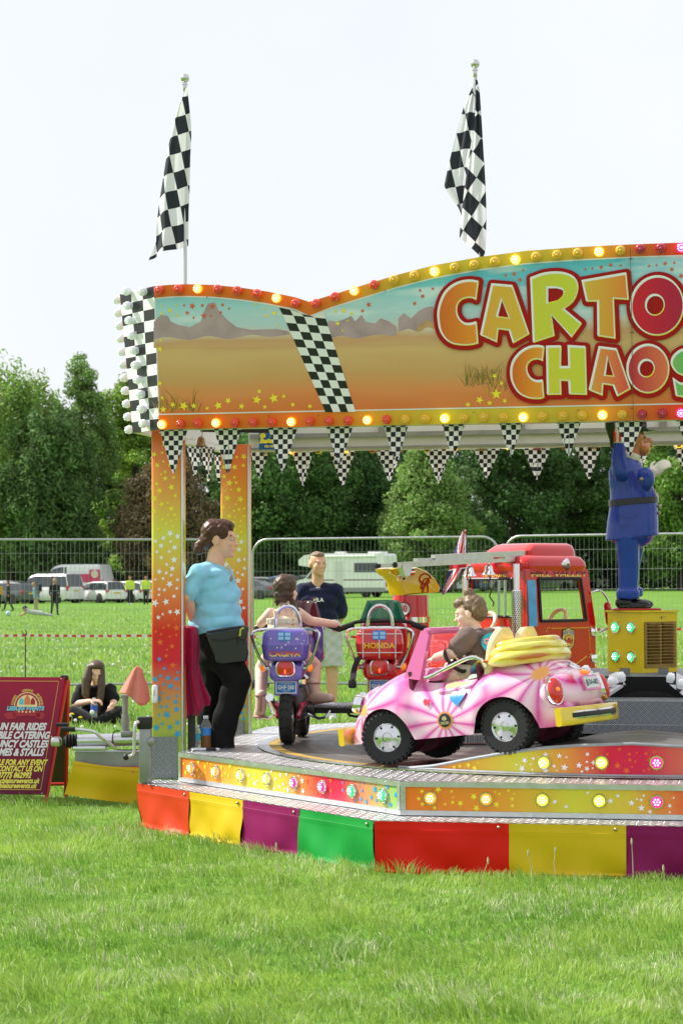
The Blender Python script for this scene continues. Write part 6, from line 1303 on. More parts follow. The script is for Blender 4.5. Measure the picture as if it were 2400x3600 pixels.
for i in range(4): mb.tube([(-.004, *P_[i]), (-.004, *P_[(i+1) % 4])], .010, 6)
mb.build('rear_window_seal', black, fe)
wall('front_wall', [(-HW+.01, zbot), (HW-.01, zbot), (HW-.01, zw0-.02), (-HW+.01, zw0-.02)], None, Tx(x1-.03), (.03, 0, 0), fe_red)
mb = M(); mb.box((x1*.5, 0, zbot+.02), (x1, 2*HW-.03, .03)); mb.box((x1*.5, -SY*0+HW-.045, (zw0+zbot)/2), (x1-.06, .012, zw0-zbot)); mb.box((x1-.05, 0, (zw0+zbot)/2), (.012, .55, zw0-zbot)); mb.build('cab_lining', pm('tan lining', srgb(190, 140, 100), .6), fe)
mb = M(); rings = []
for zz_, k_, xo in ((zr-.015, 1.0, 0), (zr+.02, 1.03, 0), (zr+.05, 1.01, 0), (zr+.085, .93, .0), (zr+.10, .75, 0)): rings.append([((x1-.07)/2+q[0]*k_, q[1]*k_, zz_) for q in rrect(x1-.06, 2*HW, .07, 5)])
mb.loft(rings, 0, True); roof_ = mb.build('cab_roof', fe_red, fe)
zl = zr+.10
mb = M(); rings = [[((x1-.06)*.5+.04+q[0]*k_+xo, q[1]*k_*.92, zz_) for q in rrect(x1*.74, 2*HW*.80, .06, 4)] for zz_, k_, xo in ((zl-.03, 1.0, 0), (zl+.03, .98, 0), (zl+.07, .86, .03), (zl+.085, .72, .04))]; mb.loft(rings, 0, True); mb.build('roof_light_box', fe_red, roof_)
TXS = (x1-.12)/max(1e-3, max(p[0] for p in text_mesh('MILL VALLEY', .052)[0])*2)
# lettering on roof band, blue corner glass, badge, gold lines
mb = M(); text(mb, 'MILL VALLEY', lambda x, y: Vector(((x1-.05)*.5+x, SY-.004, z(2019)+y)), .052, 0, sx=TXS, bold=.0015); FLM = grad_mat('gold fade letters', 'Z', z(2019)-.02, z(2019)+.02, [(0, srgb(232, 196, 90)), (.45, srgb(240, 220, 110)), (.55, srgb(70, 10, 20)), (1, srgb(150, 8, 10))], .3, .3); mb.build('roof_lettering', FLM, fe); mb = M(); text(mb, 'FIRE ENGINE', lambda x, y: Vector((-.005, -x, z(2019)+y)), .052, 0, sx=.85, bold=.0015)
mb.build('roof_lettering', grad_mat('gold fade letters', 'Z', z(2019)-.02, z(2019)+.02, [(0, srgb(232, 196, 90)), (.45, srgb(240, 220, 110)), (.55, srgb(70, 10, 20)), (1, srgb(150, 8, 10))], .3, .3), fe)
mb = M(); c0, c1q = S(1852, 2190), S(1887, 2045); mb.prism([(c0.x+.012, zw0-.035), (c1q.x-.005, zw0-.035), (c1q.x-.02, zw1-.01), (c0.x+.0, zw1-.01)], Ts(SY-.001), (0, -.006, 0)); mb.build('blue_corner_panel', pm('blue glass print', srgb(80, 170, 230), .12, coat=.6, noise=(9, .25)), fe)
bc = S(1995, 2252); Pb = lambda x, y: Vector((bc.x+x, SY-.004, bc.z+y)); sc_ = .00205
shield = [(-28, 38), (-14, 42), (0, 48), (14, 42), (28, 38), (31, 10), (26, -18), (0, -42), (-26, -18), (-31, 10)]
mb = M(); mb.fill([[(x*sc_, y*sc_) for x, y in shield]], Pb, 0); mb.fill([[(x*sc_*.9, y*sc_*.9) for x, y in shield]], lambda x, y: Pb(x, y)-Vector((0, .0015, 0)), 1)
mb.fill([circle((0, -.002), .043, 20)], lambda x, y: Pb(x, y)-Vector((0, .003, 0)), 0); mb.fill([circle((0, -.002), .038, 20)], lambda x, y: Pb(x, y)-Vector((0, .0045, 0)), 1)
mb.fill([[(-.026, -.012), (-.008, .022), (.016, .02), (.026, -.006), (.030, -.026), (.01, -.018)]], lambda x, y: Pb(x, y)-Vector((0, .006, 0)), 2)
for sg in (-1, 1): mb.fill([[(sg*.034, .012), (sg*.022, .0), (sg*.03, -.008), (sg*.04, .004)]], lambda x, y: Pb(x, y)-Vector((0, .0062, 0)), 0)
text(mb, 'FIRE DEP', lambda x, y: Pb(x, y+.062+.0-x*x*6)-Vector((0, .004, 0)), .034, 3, sx=.85, bold=.001)
mb.build('badge', [black, pm('badge yellow', srgb(232, 205, 100), .3), fe_red, pm('badge blue', srgb(110, 160, 200), .3)], fe)
gl_m = pm('gold line print', srgb(238, 190, 40), .3); mb = M(); za, zb_ = zw0-.055, zbot+.12; xa, xb = S(1935, 2300).x, x1-.07
for p0, p1 in (((xa, za), (xb, za)), ((xb+.01, za-.03), (xb+.01, zb_+.05)), ((xb-.02, zb_+.01), (xb-.14, zb_-.05))): mb.tube([(p0[0], SY-.002, p0[1]), (p1[0], SY-.002, p1[1])], .004, 4)
for q in ((xa-.035, za), (xb+.012, za), (xb+.012, zb_+.02)):
    for d_ in ((0, 0), (.016, .006), (-.008, -.018)): mb.sph((q[0]+d_[0], SY-.002, q[1]+d_[1]), (.006, .002, .006), 6, 4)
mb.build('gold_lines', gl_m, fe)
for zz_ in (za-.03, zb_-.01): mb = M(); mb.rbox((x1-.02, SY-.004, zz_), (.06, .012, .06), .006); mb.build('door_hinge', chrome, fe)
mb = M(); mb.rbox((x1+.015, -.24, (za+zb_)/2), (.05, .12, .26), .02); mb.build('front_wing', fe_red, fe); mb = M(); mb.rbox((x1+.04, 0, zbot+.02), (.06, .60, .09), .02); mb.build('front_bumper', yel_g, fe)
mb = M(); q0, q1 = Vector((x1-.05, SY-.01, zw1-.10)), Vector((x1+.01, SY-.05, zw1-.14)); mb.tube(spline([q0, q0+Vector((.05, -.05, .01)), q1+Vector((.05, -.03, -.05)), q1+Vector((.055, -.02, -.20)), q1+Vector((-.0, .02, -.25))], 6), .007, 7); mb.build('mirror_arm', chrome, fe)
mb = M(); mb.rbox(q1+Vector((.035, -.035, -.115)), (.03, .06, .17), .02, m=Matrix.Rotation(R(-9), 3, 'Y')); mb.build('mirror', fe_red, fe)
for yy in (-.15, .15):
    mb = M(); c_ = Vector((x1-.20, yy, zw0+.01)); mb.tube([c_+Matrix.Rotation(R(-60), 3, 'Y')@Vector((.075*math.cos(a_), .075*math.sin(a_), 0)) for a_ in np.linspace(0, 2*PI, 25)], .014, 8); mb.build('steering_wheel', cream, fe)
for yy in (-.15, .15): mb = M(); mb.rbox((.10, yy, zw0-.10), (.07, .24, .24), .03); mb.build('seat_back', cream, fe)
# lower rear body, dashboard seats of the rear part, rear column with yellow head
mb = M(); zbk = z(2215); mb.rbox((-.20, 0, (zbk+.12)/2), (.40, .60, zbk-.12), .04); mb.rbox((-.62, 0, .22), (.5, .56, .24), .05); mb.build('rear_body', fe_red, fe)
mb = M(); mb.rbox((-.10, -.18, zbk+.02), (.12, .10, .02), .01); mb.build('rear_dash', alu, fe)
mb = M(); c_ = Vector((-.13, -.05, zbk+.05)); mb.tube([c_+Matrix.Rotation(R(-60), 3, 'Y')@Vector((.085*math.cos(a_), .085*math.sin(a_), 0)) for a_ in np.linspace(0, 2*PI, 25)], .015, 8); mb.build('steering_wheel', cream, fe)
mb = M(); mb.box((0, 0, .10), (1.5, .4, .12)); mb.build('chassis', black, fe)
for X in (-.72, x1*.6):
    for sg in (-1, 1): obj('wheel', wme, fe, (X, sg*.27, .142))
cx_ = feat(1443, 2300, y=-.02); CX = Vector((cx_.x, -.02, 0)); zc1 = feat(1443, 2092, y=-.02).z; zc0 = feat(1443, 2182, y=-.02).z
mb = M(); rw = .125; mb.cyl((CX.x, CX.y, .12), (CX.x, CX.y, zc1), rw*1.12, rw*.98, 28); col_ = mb.build('rear_column', fe_red, fe)
mb = M(); mb.cyl((CX.x, CX.y, zc0-.012), (CX.x, CX.y, zc0+.026), rw*1.10, n=28); mb.build('column_band', chrome, col_)
view = -Vector((ray(1443, 2200).dot(fx), ray(1443, 2200).dot(fl2_), 0)).normalized(); rt = Vector((-view.y, view.x, 0))
def oncol(x, y, zc_, o_=.004): a_ = x/rw; return Vector((CX.x, CX.y, zc_+y))+(view*math.cos(a_)+rt*math.sin(a_))*(rw*1.06+o_)
mb = M(); zq = feat(1420, 2140, y=-.02).z; mb.fill([circle((-.045, 0), .045, 22)], lambda x, y: oncol(x, y, zq), 0); mb.fill([circle((-.045, 0), .041, 22)], lambda x, y: oncol(x, y, zq, .006), 1); text(mb, '60', lambda x, y: oncol(x-.045, y, zq, .008), .06, 2, sx=.8, bold=.001); mb.build('round_number', [black, pm('plate white', (.72, .74, .74), .4), fe_red], col_)
mb = M(); zq2 = feat(1430, 2255, y=-.02).z; mb.fill([[(x*sc_*.9-.05, y*sc_*.9) for x, y in shield]], lambda x, y: oncol(x, y, zq2), 0); mb.fill([[(x*sc_*.8-.05, y*sc_*.8) for x, y in shield]], lambda x, y: oncol(x, y, zq2, .006), 1); text(mb, 'DEP', lambda x, y: oncol(x-.04, y+.055, zq2, .008), .03, 0); mb.fill([[(-.07, -.02), (-.06, .02), (-.04, .02), (-.03, -.02)]], lambda x, y: oncol(x, y, zq2, .008), 2); mb.build('column_badge', [black, pm('badge yellow', srgb(232, 205, 100), .3), fe_red], col_)
# yellow head: outline seen by the camera, given thickness
Yp = CX.y; Hd = lambda px, py: feat(px, py, y=Yp)
out_ = [(1342, 2000), (1360, 1995), (1395, 1998), (1440, 1994), (1475, 2008), (1505, 2035), (1522, 2065), (1520, 2082), (1395, 2093), (1388, 2075), (1382, 2045), (1368, 2028), (1348, 2016)]
P_ = [Hd(*q) for q in out_]; mb = M(); rings = [[Vector((p.x, p.y, p.z))+fvec for p in P_] for fvec in (Vector((0, -.11, 0)),)]
cen = sum(P_, Vector())/len(P_); rings = [[cen+(p-cen)*k_+Vector((0, y_, 0)) for p in P_] for k_, y_ in ((.92, -.085), (.98, -.075), (1, -.055), (1, .055), (.98, .075), (.92, .085))]; mb.loft(rings, 0, True); hd_ = mb.build('yellow_head', gloss('fire engine yellow', srgb(240, 200, 10)), fe, sharp=50)
mb = M()
for k in range(3):
    c_ = Hd(1465, 2035+k*16); mb.tube(spline([Vector((c_.x+.05*math.cos(a_)*(1-.25*k), -.02-.089, c_.z+.035*math.sin(a_*(1+.3*k)))) for a_ in np.linspace(0, 5+k, 9)], 4), .005, 5)
mb.build('scroll_print', pm('red scroll print', (.5, .02, .01), .3), hd_)
q0, q1 = Hd(1375, 2012), Hd(1418, 2010); mb = M(); mb.cyl((q0.x-.02, -.12, q0.z), (q1.x, -.12, q1.z), .028, n=16); mb.build('head_roller', chrome, hd_)
q0 = Hd(1389, 2034); mb = M(); mb.box((q0.x, -.108, q0.z), (.05, .006, .022)); mb.sph((q0.x, -.112, q0.z), (.012, .003, .009), 10, 6, 1); mb.build('eye_print', [cream, black], hd_)
# ladder: two telescoped rails
mb = M(); LY = -.10
def rail(mb, a_, c_, h_, yy, d_=.05): p, q = feat(*a_, y=yy), feat(*c_, y=yy); mb.add([Vector((w.x, w.y+dy, w.z+dz)) for w in (p, q) for dy, dz in ((-d_/2, -h_), (d_/2, -h_), (d_/2, h_), (-d_/2, h_))], [(0, 1, 2, 3), (4, 7, 6, 5), (0, 4, 5, 1), (1, 5, 6, 2), (2, 6, 7, 3), (3, 7, 4, 0)])
for args in (((1330, 1989), (1800, 1968), .013, -.20), ((1388, 1987), (1722, 1969), .018, -.225), ((1460, 1968), (1722, 1961), .010, -.16), ((1522, 1961), (1870, 1943), .018, -.18), ((1522, 1958), (1870, 1940), .016, .02)): rail(mb, *args)
lad = mb.build('ladder', pm('brushed ladder steel', (.55, .55, .54), .3, .95, noise=(25, .1)), fe)
mb = M(); p = feat(1325, 1990, y=-.20); mb.sph(p, (.012, .028, .018), 8, 6); mb.build('end_cap', black, lad); mb = M(); p = feat(1388, 1986, y=-.225); mb.sph(p, (.012, .028, .021), 8, 6); mb.build('end_cap', black, lad)
mb = M(); p = feat(1413, 2003, y=-.20); mb.prism([(-.045, .03), (.045, .03), (.025, -.035), (0, -.05), (-.025, -.035)], lambda x, y: Vector((p.x+x, -.255, p.z+y)), (0, .05, 0)); mb.build('ladder_bracket', alu, lad)
mb = M(); p = feat(1780, 1963, y=-.15); mb.prism([(-.075, .02), (.075, .02), (.055, -.035), (-.045, -.035)], lambda x, y: Vector((p.x+x, -.20, p.z+y)), (0, .03, 0)); mb.build('ladder_foot', alu, lad)
for px_, py_ in ((1650, 2008), (1717, 2003)):
    p = feat(px_, py_, y=-.22); mb = M(); mb.lathe([(.052, -.035), (.05, -.03), (.036, -.015), (.028, .02), (.02, .032), (.008, .038), (.007, .075)], p, n=20); mb.sph(p+Vector((0, 0, -.04)), .011, 8, 6); bl_ = mb.build('bell', chrome, fe)
    mb = M(); mb.tube([p+Vector((.012*math.sin(k*.9)+.05*(k/20)**2, 0, -.04-.012*k)) for k in range(19)], .005, 5); mb.build('rope', pm('dark rope', (.06, .05, .04), .9), bl_)
# perforated exhaust stack
p0, p1 = feat(1816, 2230, y=SY-.05), feat(1812, 2078, y=SY-.05); pt_ = feat(1812, 1982, y=SY-.05); PX, PY = p0.x, SY-.05
mb = M(); mb.cyl((PX, PY, p0.z-.1), (PX, PY, pt_.z), .022, n=18); mb.lathe([(.036, 0), (.026, .01), (.022, .012)], (PX, PY, p1.z), n=18); mb.build('exhaust_pipe', chrome, fe)
mb = M(); mb.cyl((PX, PY, p0.z), (PX, PY, p1.z), .036, n=24); ex = mb.build('heat_shield', chrome, fe)
mb = M(); rows_ = int((p1.z-p0.z)/.0135)
for j in range(rows_):
    for k in range(14):
        a_ = 2*PI*(k+.5*(j % 2))/14; d_ = Vector((math.cos(a_), math.sin(a_), 0)); c_ = Vector((PX, PY, p0.z+.01+j*.0135)); x_, y_, _ = frame(d_); mb.add([c_+d_*.0366+x_*.0052*math.cos(q)+y_*.0052*math.sin(q) for q in [2*PI*i/6 for i in range(6)]], [tuple(range(6))])
mb.build('perforations', dark, ex, kind='stuff')
# bugle on the roof box
mb = M(); p = feat(1900, 1990, y=SY+.04); q = feat(1990, 1984, y=SY+.0); mb.tube([p, p.lerp(q, .55), p.lerp(q, .8), q], [.010, .012, .02, .045], 14, cap=False); mb.build('bugle', chrome, fe); mb = M(); mb.sph(p+Vector((-.02, 0, 0)), (.025, .025, .035), 12, 8); mb.build('bugle_bulb', rubber, fe)
# small national flag on a pole behind the bells
fp_ = at(1634, 2100, 15.3); nf = thing('national_flag', 'small red white and blue national flag drooping beside the ladder of the fire engine', 'flag', (fp_.x, 15.3, ZT))
tpz = at(1634, 1868, 15.3).z; mb = M(); mb.cyl((0, 0, .1), (0, 0, tpz-ZT), .008, n=8); mb.cyl((0, 0, .9), (0, 0, at(1640, 2030, 15.3).z-ZT), .02, n=12); mb.build('pole', chrome, nf)
mb = M(); Lf = [(1624, 1870), (1608, 1905), (1590, 1960), (1575, 2010), (1560, 2060), (1552, 2090)]; Rf = [(1636, 1860), (1642, 1910), (1642, 1960), (1638, 2000), (1610, 2030), (1560, 2092)]
def nfp(u, v):
    k_ = v*5; i = min(int(k_), 4); a_ = Vector(Rf[i]).lerp(Vector(Rf[i+1]), k_-i); c_ = Vector(Lf[i]).lerp(Vector(Lf[i+1]), k_-i); q = at(*a_.lerp(c_, u), 15.28); return (q.x-fp_.x, -.02+.02*math.sin(u*6+v*4), q.z-ZT)
def jack(u, v):
    a_, c_ = v*2-1, (u*2-1)*.6
    if abs(a_) < .12 or abs(c_) < .12: return 0
    if abs(a_) < .2 or abs(c_) < .2: return 1
    d_ = abs(abs(a_)*.6-abs(c_))
    return 0 if d_ < .05 else (1 if d_ < .14 else 2)
NU, NV = 22, 44
for i in range(NU):
    for j in range(NV): mb.add([nfp((i+a_)/NU, (j+c_)/NV) for a_, c_ in ((0, 0), (1, 0), (1, 1), (0, 1))], [(0, 1, 2, 3)], jack((i+.5)/NU, (j+.5)/NV), True)
mb.build('flag_cloth', [pm('flag red', (.55, .02, .04), .7), pm('flag white', (.75, .75, .78), .7), pm('flag navy', (.05, .04, .2), .7)], nf)
# another vehicle of the ride, just entering on the right
sv_ = thing('ride_vehicle', 'pink and orange ride vehicle cut off by the right edge of the picture', 'ride car', toW((.95, .9, ZT+.008)), R(-60))
mb = M(); rings = [[(x, q[0], zc+q[1]) for q in rrect(w_, h_, .08, 5)] for x, w_, h_, zc in ((-.6, .42, .3, .36), (-.5, .6, .42, .40), (0, .66, .46, .40), (.45, .62, .40, .36), (.6, .4, .26, .32))]; mb.loft(rings, 0, True); mb.build('body', grad_mat('orange pink paint', 'Z', .2, .65, [(0, srgb(236, 170, 30)), (.5, srgb(240, 130, 60)), (1, srgb(236, 60, 140))], .15, .8), sv_)
mb = M(); mb.tube(spline([(-.1, .30, .58), (-.1, .25, .82), (-.1, -.25, .82), (-.1, -.30, .58)], 6), .015, 8); mb.build('roll_bar', chrome, sv_); mb = M(); mb.rbox((-.25, 0, .64), (.1, .5, .2), .04); mb.build('seat_back', pm('peach seat', srgb(240, 180, 140), .4), sv_)
for X in (-.4, .4):
    for sg in (-1, 1): obj('wheel', wme, sv_, (X, sg*.28, .142))
# ================================================================ PEOPLE, STATUE
def remesh(mb, voxel, it=4, name='body', fac=.5):
    me = mb.mesh('tmp', []); o = bpy.data.objects.new('tmp', me); COL.objects.link(o)
    r_ = o.modifiers.new('r', 'REMESH'); r_.mode = 'VOXEL'; r_.voxel_size = voxel; r_.use_smooth_shade = True
    if it: s_ = o.modifiers.new('s', 'SMOOTH'); s_.iterations = it; s_.factor = fac
    dg = bpy.context.evaluated_depsgraph_get(); out_ = bpy.data.meshes.new_from_object(o.evaluated_get(dg)); out_.name = name
    bpy.data.objects.remove(o); bpy.data.meshes.remove(me); out_.materials.clear(); return out_
def skinned(name, mb, voxel, mats, parent, it=4, cls=None, fold=None, **kw):
    """one continuous surface grown over the shapes in mb; cls picks a material for each face"""
    me = remesh(mb, voxel, it, name); mats = mats if isinstance(mats, (list, tuple)) else [mats]
    for m in mats: me.materials.append(m)
    me.polygons.foreach_set('use_smooth', [True]*len(me.polygons))
    if fold:
        co = np.zeros(len(me.vertices)*3, np.float32); me.vertices.foreach_get('co', co); co = co.reshape(-1, 3); nr = np.zeros(len(me.vertices)*3, np.float32); me.vertices.foreach_get('normal', nr); nr = nr.reshape(-1, 3)
        k_ = 1/fold[1]; w1 = np.sin(co[:, 0]*k_*.7+co[:, 2]*k_*1.3+2*np.sin(co[:, 1]*k_*.6))*np.sin(co[:, 2]*k_*.55+co[:, 0]*k_*.4+1); w2 = np.sin(co[:, 2]*k_*2.1-co[:, 0]*k_*1.1+1.5*np.sin(co[:, 0]*k_*.8))
        co = co+nr*(fold[0]*(w1+.45*w2))[:, None]; me.vertices.foreach_set('co', co.ravel()); me.update()
    if cls: me.polygons.foreach_set('material_index', [cls(p.center) for p in me.polygons])
    return obj(name, me, parent, **kw)
def caps(mb, p0, p1, r0, r1, n=12):
    p0, p1 = Vector(p0), Vector(p1); mb.cyl(p0, p1, r0, r1, n); mb.sph(p0, r0, n, 8); mb.sph(p1, r1, n, 8)
def chain(mb, P, rr, n=12):
    for i in range(len(P)-1): caps(mb, P[i], P[i+1], rr[i], rr[i+1], n)
def ball(mb, c, r, d=None):
    """ellipsoid; d turns its x axis to that direction"""
    m_ = None
    if d is not None: a_ = math.atan2(d[1], d[0]); m_ = Matrix.Rotation(a_, 3, 'Z')
    mb.sph(c, r, 18, 12, 0, m_)
def head(mb, c, yaw, s=1, tilt=0, turn=None):
    """skull, face, nose, lips, chin, ears; c is the middle of the head, face towards yaw; s=1 is 22.5 cm high"""
    m_ = Matrix.Rotation(yaw, 3, 'Z')@Matrix.Rotation(tilt, 3, 'Y'); c = Vector(c)
    def e(x, y, z_, rx, ry, rz): mb.sph(c+m_@Vector((x, y, z_))*s, (rx*s, ry*s, rz*s), 18, 12, 0, m_)
    e(-.012, 0, .028, .092, .074, .082); e(.030, 0, -.030, .058, .058, .072); e(.045, 0, -.078, .036, .036, .030); e(.0, 0, -.055, .055, .056, .045)
    e(.078, 0, .022, .016, .046, .014); e(.092, 0, -.008, .012, .011, .028); e(.104, 0, -.026, .013, .014, .012)
    e(.086, 0, -.055, .013, .022, .007); e(.084, 0, -.066, .013, .018, .007); e(.078, 0, -.092, .018, .020, .014)
    for sg in (-1, 1): e(.058, sg*.036, -.022, .024, .022, .022); e(-.008, sg*.076, -.01, .020, .009, .031)
    return m_
def eyes(parent, c, m_, s=1, iris=(.05, .035, .025), brow=True):
    for sg in (-1, 1):
        mb = M(); p = Vector(c)+m_@Vector((.077, sg*.031, .004))*s; mb.sph(p, (.012*s, .012*s, .008*s), 10, 8, 0, m_); mb.sph(p+m_@Vector((.0075, 0, 0))*s, .006*s, 8, 6, 1); mb.build('eye', [pm('eye white', (.6, .58, .55), .3), pm('iris', iris, .2)], parent)
        if not brow: continue
        mb = M(); mb.tube([Vector(c)+m_@Vector((.086-.006*abs(k), sg*(.014+.012*k), .026+.004*math.sin(k*1.2)))*s for k in range(4)], .0035*s, 6); mb.build('eyebrow', pm('brow', (.06, .035, .02), .8), parent)
def hand(mb, w_, d, up, s=1, curl=.5, side=1):
    """palm, four unequal bent fingers and a thumb from the side of the palm; d points along the hand, up out of its back"""
    d = Vector(d).normalized(); up = Vector(up); up = (up-d*up.dot(d)).normalized(); sd = d.cross(up)*side; w_ = Vector(w_)
    m_ = Matrix((d, sd, up)).transposed(); mb.sph(w_+d*.045*s, (.05*s, .038*s, .016*s), 14, 10, 0, m_)
    for k, (y, L_) in enumerate(((-.028, .068), (-.010, .078), (.010, .074), (.027, .058))):
        b_ = w_+d*.085*s+sd*y*s; a1, a2 = curl*.8, curl*1.9; p1 = b_+(d*math.cos(a1)-up*math.sin(a1))*L_*.5*s; p2 = p1+(d*math.cos(a2)-up*math.sin(a2))*L_*.5*s
        chain(mb, [w_+d*.05*s+sd*y*s*.8, b_, p1, p2], [.010*s, .0095*s, .0085*s, .0075*s], 8)
    b_ = w_+d*.025*s-sd*.03*s; p1 = b_+(d*.5-sd*.6-up*.25).normalized()*.04*s; p2 = p1+(d*.85-sd*.15-up*.45).normalized()*.032*s; chain(mb, [w_+d*.02*s, b_, p1, p2], [.014*s, .012*s, .010*s, .008*s], 8)
skin = pm('skin', srgb(232, 184, 160), .5, sub=.12, noise=(25, .06)); skin2 = pm('tanned skin', srgb(218, 168, 138), .5, sub=.1, noise=(25, .07)); skin3 = pm('child skin', srgb(240, 202, 184), .5, sub=.15, noise=(25, .05))
def hair_mat(n_, c, c2):
    m = pm(n_, c, .42, spec=.5); nn, l, b = nodes(m); t = nn.new('ShaderNodeTexCoord'); mp = nn.new('ShaderNodeMapping'); mp.inputs['Scale'].default_value = (60, 60, 7); l.new(t.outputs['Object'], mp.inputs[0])
    z_ = nn.new('ShaderNodeTexNoise'); z_.inputs['Scale'].default_value = 2.2; z_.inputs['Detail'].default_value = 4; l.new(mp.outputs[0], z_.inputs[0]); c_ = ramp(nn, [(.3, c), (.7, c2)]); l.new(z_.outputs[0], c_.inputs[0]); l.new(c_.outputs[0], b.inputs['Base Color'])
    bp = nn.new('ShaderNodeBump'); bp.inputs['Strength'].default_value = .5; bp.inputs['Distance'].default_value = .004; l.new(z_.outputs[0], bp.inputs['Height']); l.new(bp.outputs[0], b.inputs['Normal']); return m
auburn = hair_mat('auburn hair', (.035, .012, .008), (.10, .035, .02)); brown = hair_mat('brown hair', (.035, .02, .012), (.13, .075, .045)); sandy = hair_mat('sandy hair', (.16, .10, .06), (.30, .2, .13)); lightb = hair_mat('light brown hair', (.10, .06, .035), (.26, .17, .10))
def fabric(n_, c, rough=.85, wr=9, st=.9, sheen=.15): return pm(n_, c, rough, spec=.2, noise=(14, .06), bump=(wr, st), sheen=sheen)

# ---- woman in the blue polo shirt
WD = 13.15; wo = Vector((at(760, 2200, WD).x, WD, 0)); woman = thing('person', 'woman in light blue polo shirt and black trousers wearing a black money pouch', 'person', wo)
def W(cx, cy, dy=0): p = at(500+cx/1.96, 1780+cy/1.96, WD+dy); return Vector((p.x-wo.x, dy, p.z))
hc = W(537, 228); mb = M(); m_ = head(mb, hc, R(-6), 1.02, R(4)); caps(mb, hc+Vector((-.02, 0, -.07)), W(500, 430), .052, .06)
sN, sF = W(385, 470, -.17), W(470, 470, .17)
torso = [(W(480, 480), (.085, .17, .06)), (W(500, 590), (.135, .165, .12)), (W(515, 700), (.145, .16, .12)), (W(515, 820), (.14, .165, .11)), (W(545, 950), (.135, .17, .12))]
for c, q in torso: mb.sph(c, (q[0]*.88, q[1]*.9, q[2]), 18, 12)
eN, hN = W(305, 615, -.20), W(350, 770, -.05); chain(mb, [sN, eN, hN], [.052, .042, .03]); hand(mb, hN, (.2, .6, -.3), (-1, 0, 0), 1, .4)
eF, hF = W(400, 620, .22), W(360, 760, .10); chain(mb, [sF, eF, hF], [.05, .04, .03]); hand(mb, hF, (.1, -.6, -.3), (-1, 0, 0), 1, .4, -1)
hipN, hipF = W(535, 970, -.09), W(520, 970, .09); kN, aN = W(655, 1200, -.10), W(545, 1600, -.06); kF, aF = W(470, 1500, .10), W(450, 1980, .10)
chain(mb, [hipN, kN, aN, aN+Vector((.02, 0, -.10))], [.085, .06, .042, .04]); chain(mb, [hipF, kF, aF, aF+Vector((0, 0, -.05))], [.085, .06, .045, .04])
skinned('body', mb, .008, skin, woman, 3)
eyes(woman, hc, m_, 1.02)
mb = M(); mb.sph(hc+m_@Vector((.079, 0, -.060)), (.009, .021, .005), 10, 6); mb.build('lips', pm('lips', (.45, .15, .13), .5), woman)
mb = M()
for x, y, z_, a_, c_, d_ in ((-.035, 0, .045, .088, .084, .082), (.0, 0, .075, .082, .072, .052), (-.065, 0, .0, .06, .07, .07), (.045, 0, .088, .035, .06, .03), (-.11, 0, -.02, .03, .035, .035)): mb.sph(hc+m_@Vector((x, y, z_)), (a_, c_, d_), 18, 12, 0, m_)
for sg in (-1, 1): mb.sph(hc+m_@Vector((.012, sg*.062, .045)), (.05, .022, .045), 14, 10, 0, m_)
tail = [W(430, 265), W(395, 280), W(385, 305), W(405, 318)]; chain(mb, tail, [.028, .036, .03, .014])
skinned('hair', mb, .006, auburn, woman, 2, fold=(.0025, .012))
mb = M(); mb.sph(W(440, 150), (.018, .02, .03), 10, 8); mb.build('hair_clip', pm('pale clip', (.5, .5, .45), .3), woman); mb = M(); mb.sph(W(425, 260), (.012, .028, .028), 10, 8); mb.build('hair_band', black, woman)
polo = fabric('light blue pique', srgb(140, 205, 236), .85, 9, 1.0)
mb = M()
for c, q in ((W(475, 470), (.10, .185, .05)), (W(470, 540), (.145, .185, .10)), (W(585, 610), (.085, .13, .085)), (W(490, 620), (.165, .175, .12)), (W(500, 720), (.165, .17, .12)), (W(510, 810), (.172, .178, .10)), (W(530, 860), (.17, .182, .04))): mb.sph(c, q, 20, 14)
q = sN.lerp(eN, .82); caps(mb, sN, q, .060, .060); q = sF.lerp(eF, .8); caps(mb, sF, q, .066, .064); caps(mb, sN, W(480, 450), .062, .07); caps(mb, sF, W(500, 450), .06, .07)
skinned('polo_shirt', mb, .009, polo, woman, 3, fold=(.0055, .035))
mb = M(); rings = []
cN = W(505, 408); 
for k_, h_ in ((.072, .0), (.080, -.035), (.088, -.045), (.078, -.01), (.066, .008)): rings.append([cN+Vector((k_*1.05*math.cos(a_)+.012, k_*.95*math.sin(a_), h_-.022*math.cos(a_)-.02*max(0, math.cos(a_))**3)) for a_ in [2*PI*j/28 for j in range(28)]])
mb.loft(rings, 0, True, False); mb.build('collar', polo, woman)
mb = M(); mb.tube([W(600, 415, -.03), W(622, 470, -.04), W(640, 530, -.05)], [.006, .006, .005], 6); mb.build('placket', polo, woman)
mb = M(); p = W(612, 495, -.135); mb.sph(p, (.012, .006, .022), 12, 8); mb.build('chest_emblem', pm('stitched emblem', srgb(150, 140, 150), .8), woman)
trous = pm('black trousers', (.008, .008, .009), .8, spec=.2, bump=(7, .5)); mb = M()
for c, q in ((W(535, 890), (.15, .18, .07)), (W(545, 960), (.15, .182, .11)), (W(530, 1030), (.14, .17, .10))): mb.sph(c, q, 18, 12)
chain(mb, [hipN+Vector((.01, 0, -.02)), kN, aN+Vector((0, 0, .02)), aN+Vector((.01, 0, -.06))], [.115, .088, .075, .078]); chain(mb, [hipF, kF, aF], [.112, .085, .078])
skinned('trousers', mb, .010, trous, woman, 3, fold=(.005, .05))
for nm, a_ in (('shoe', aN+Vector((.03, 0, -.13))), ('shoe', aF+Vector((.03, 0, -.075)))):
    mb = M(); mb.sph(a_, (.12, .045, .045), 14, 8); mb.sph(a_+Vector((-.04, 0, .03)), (.05, .042, .045), 12, 8); skinned(nm, mb, .01, black, woman, 2)
aFz = 0
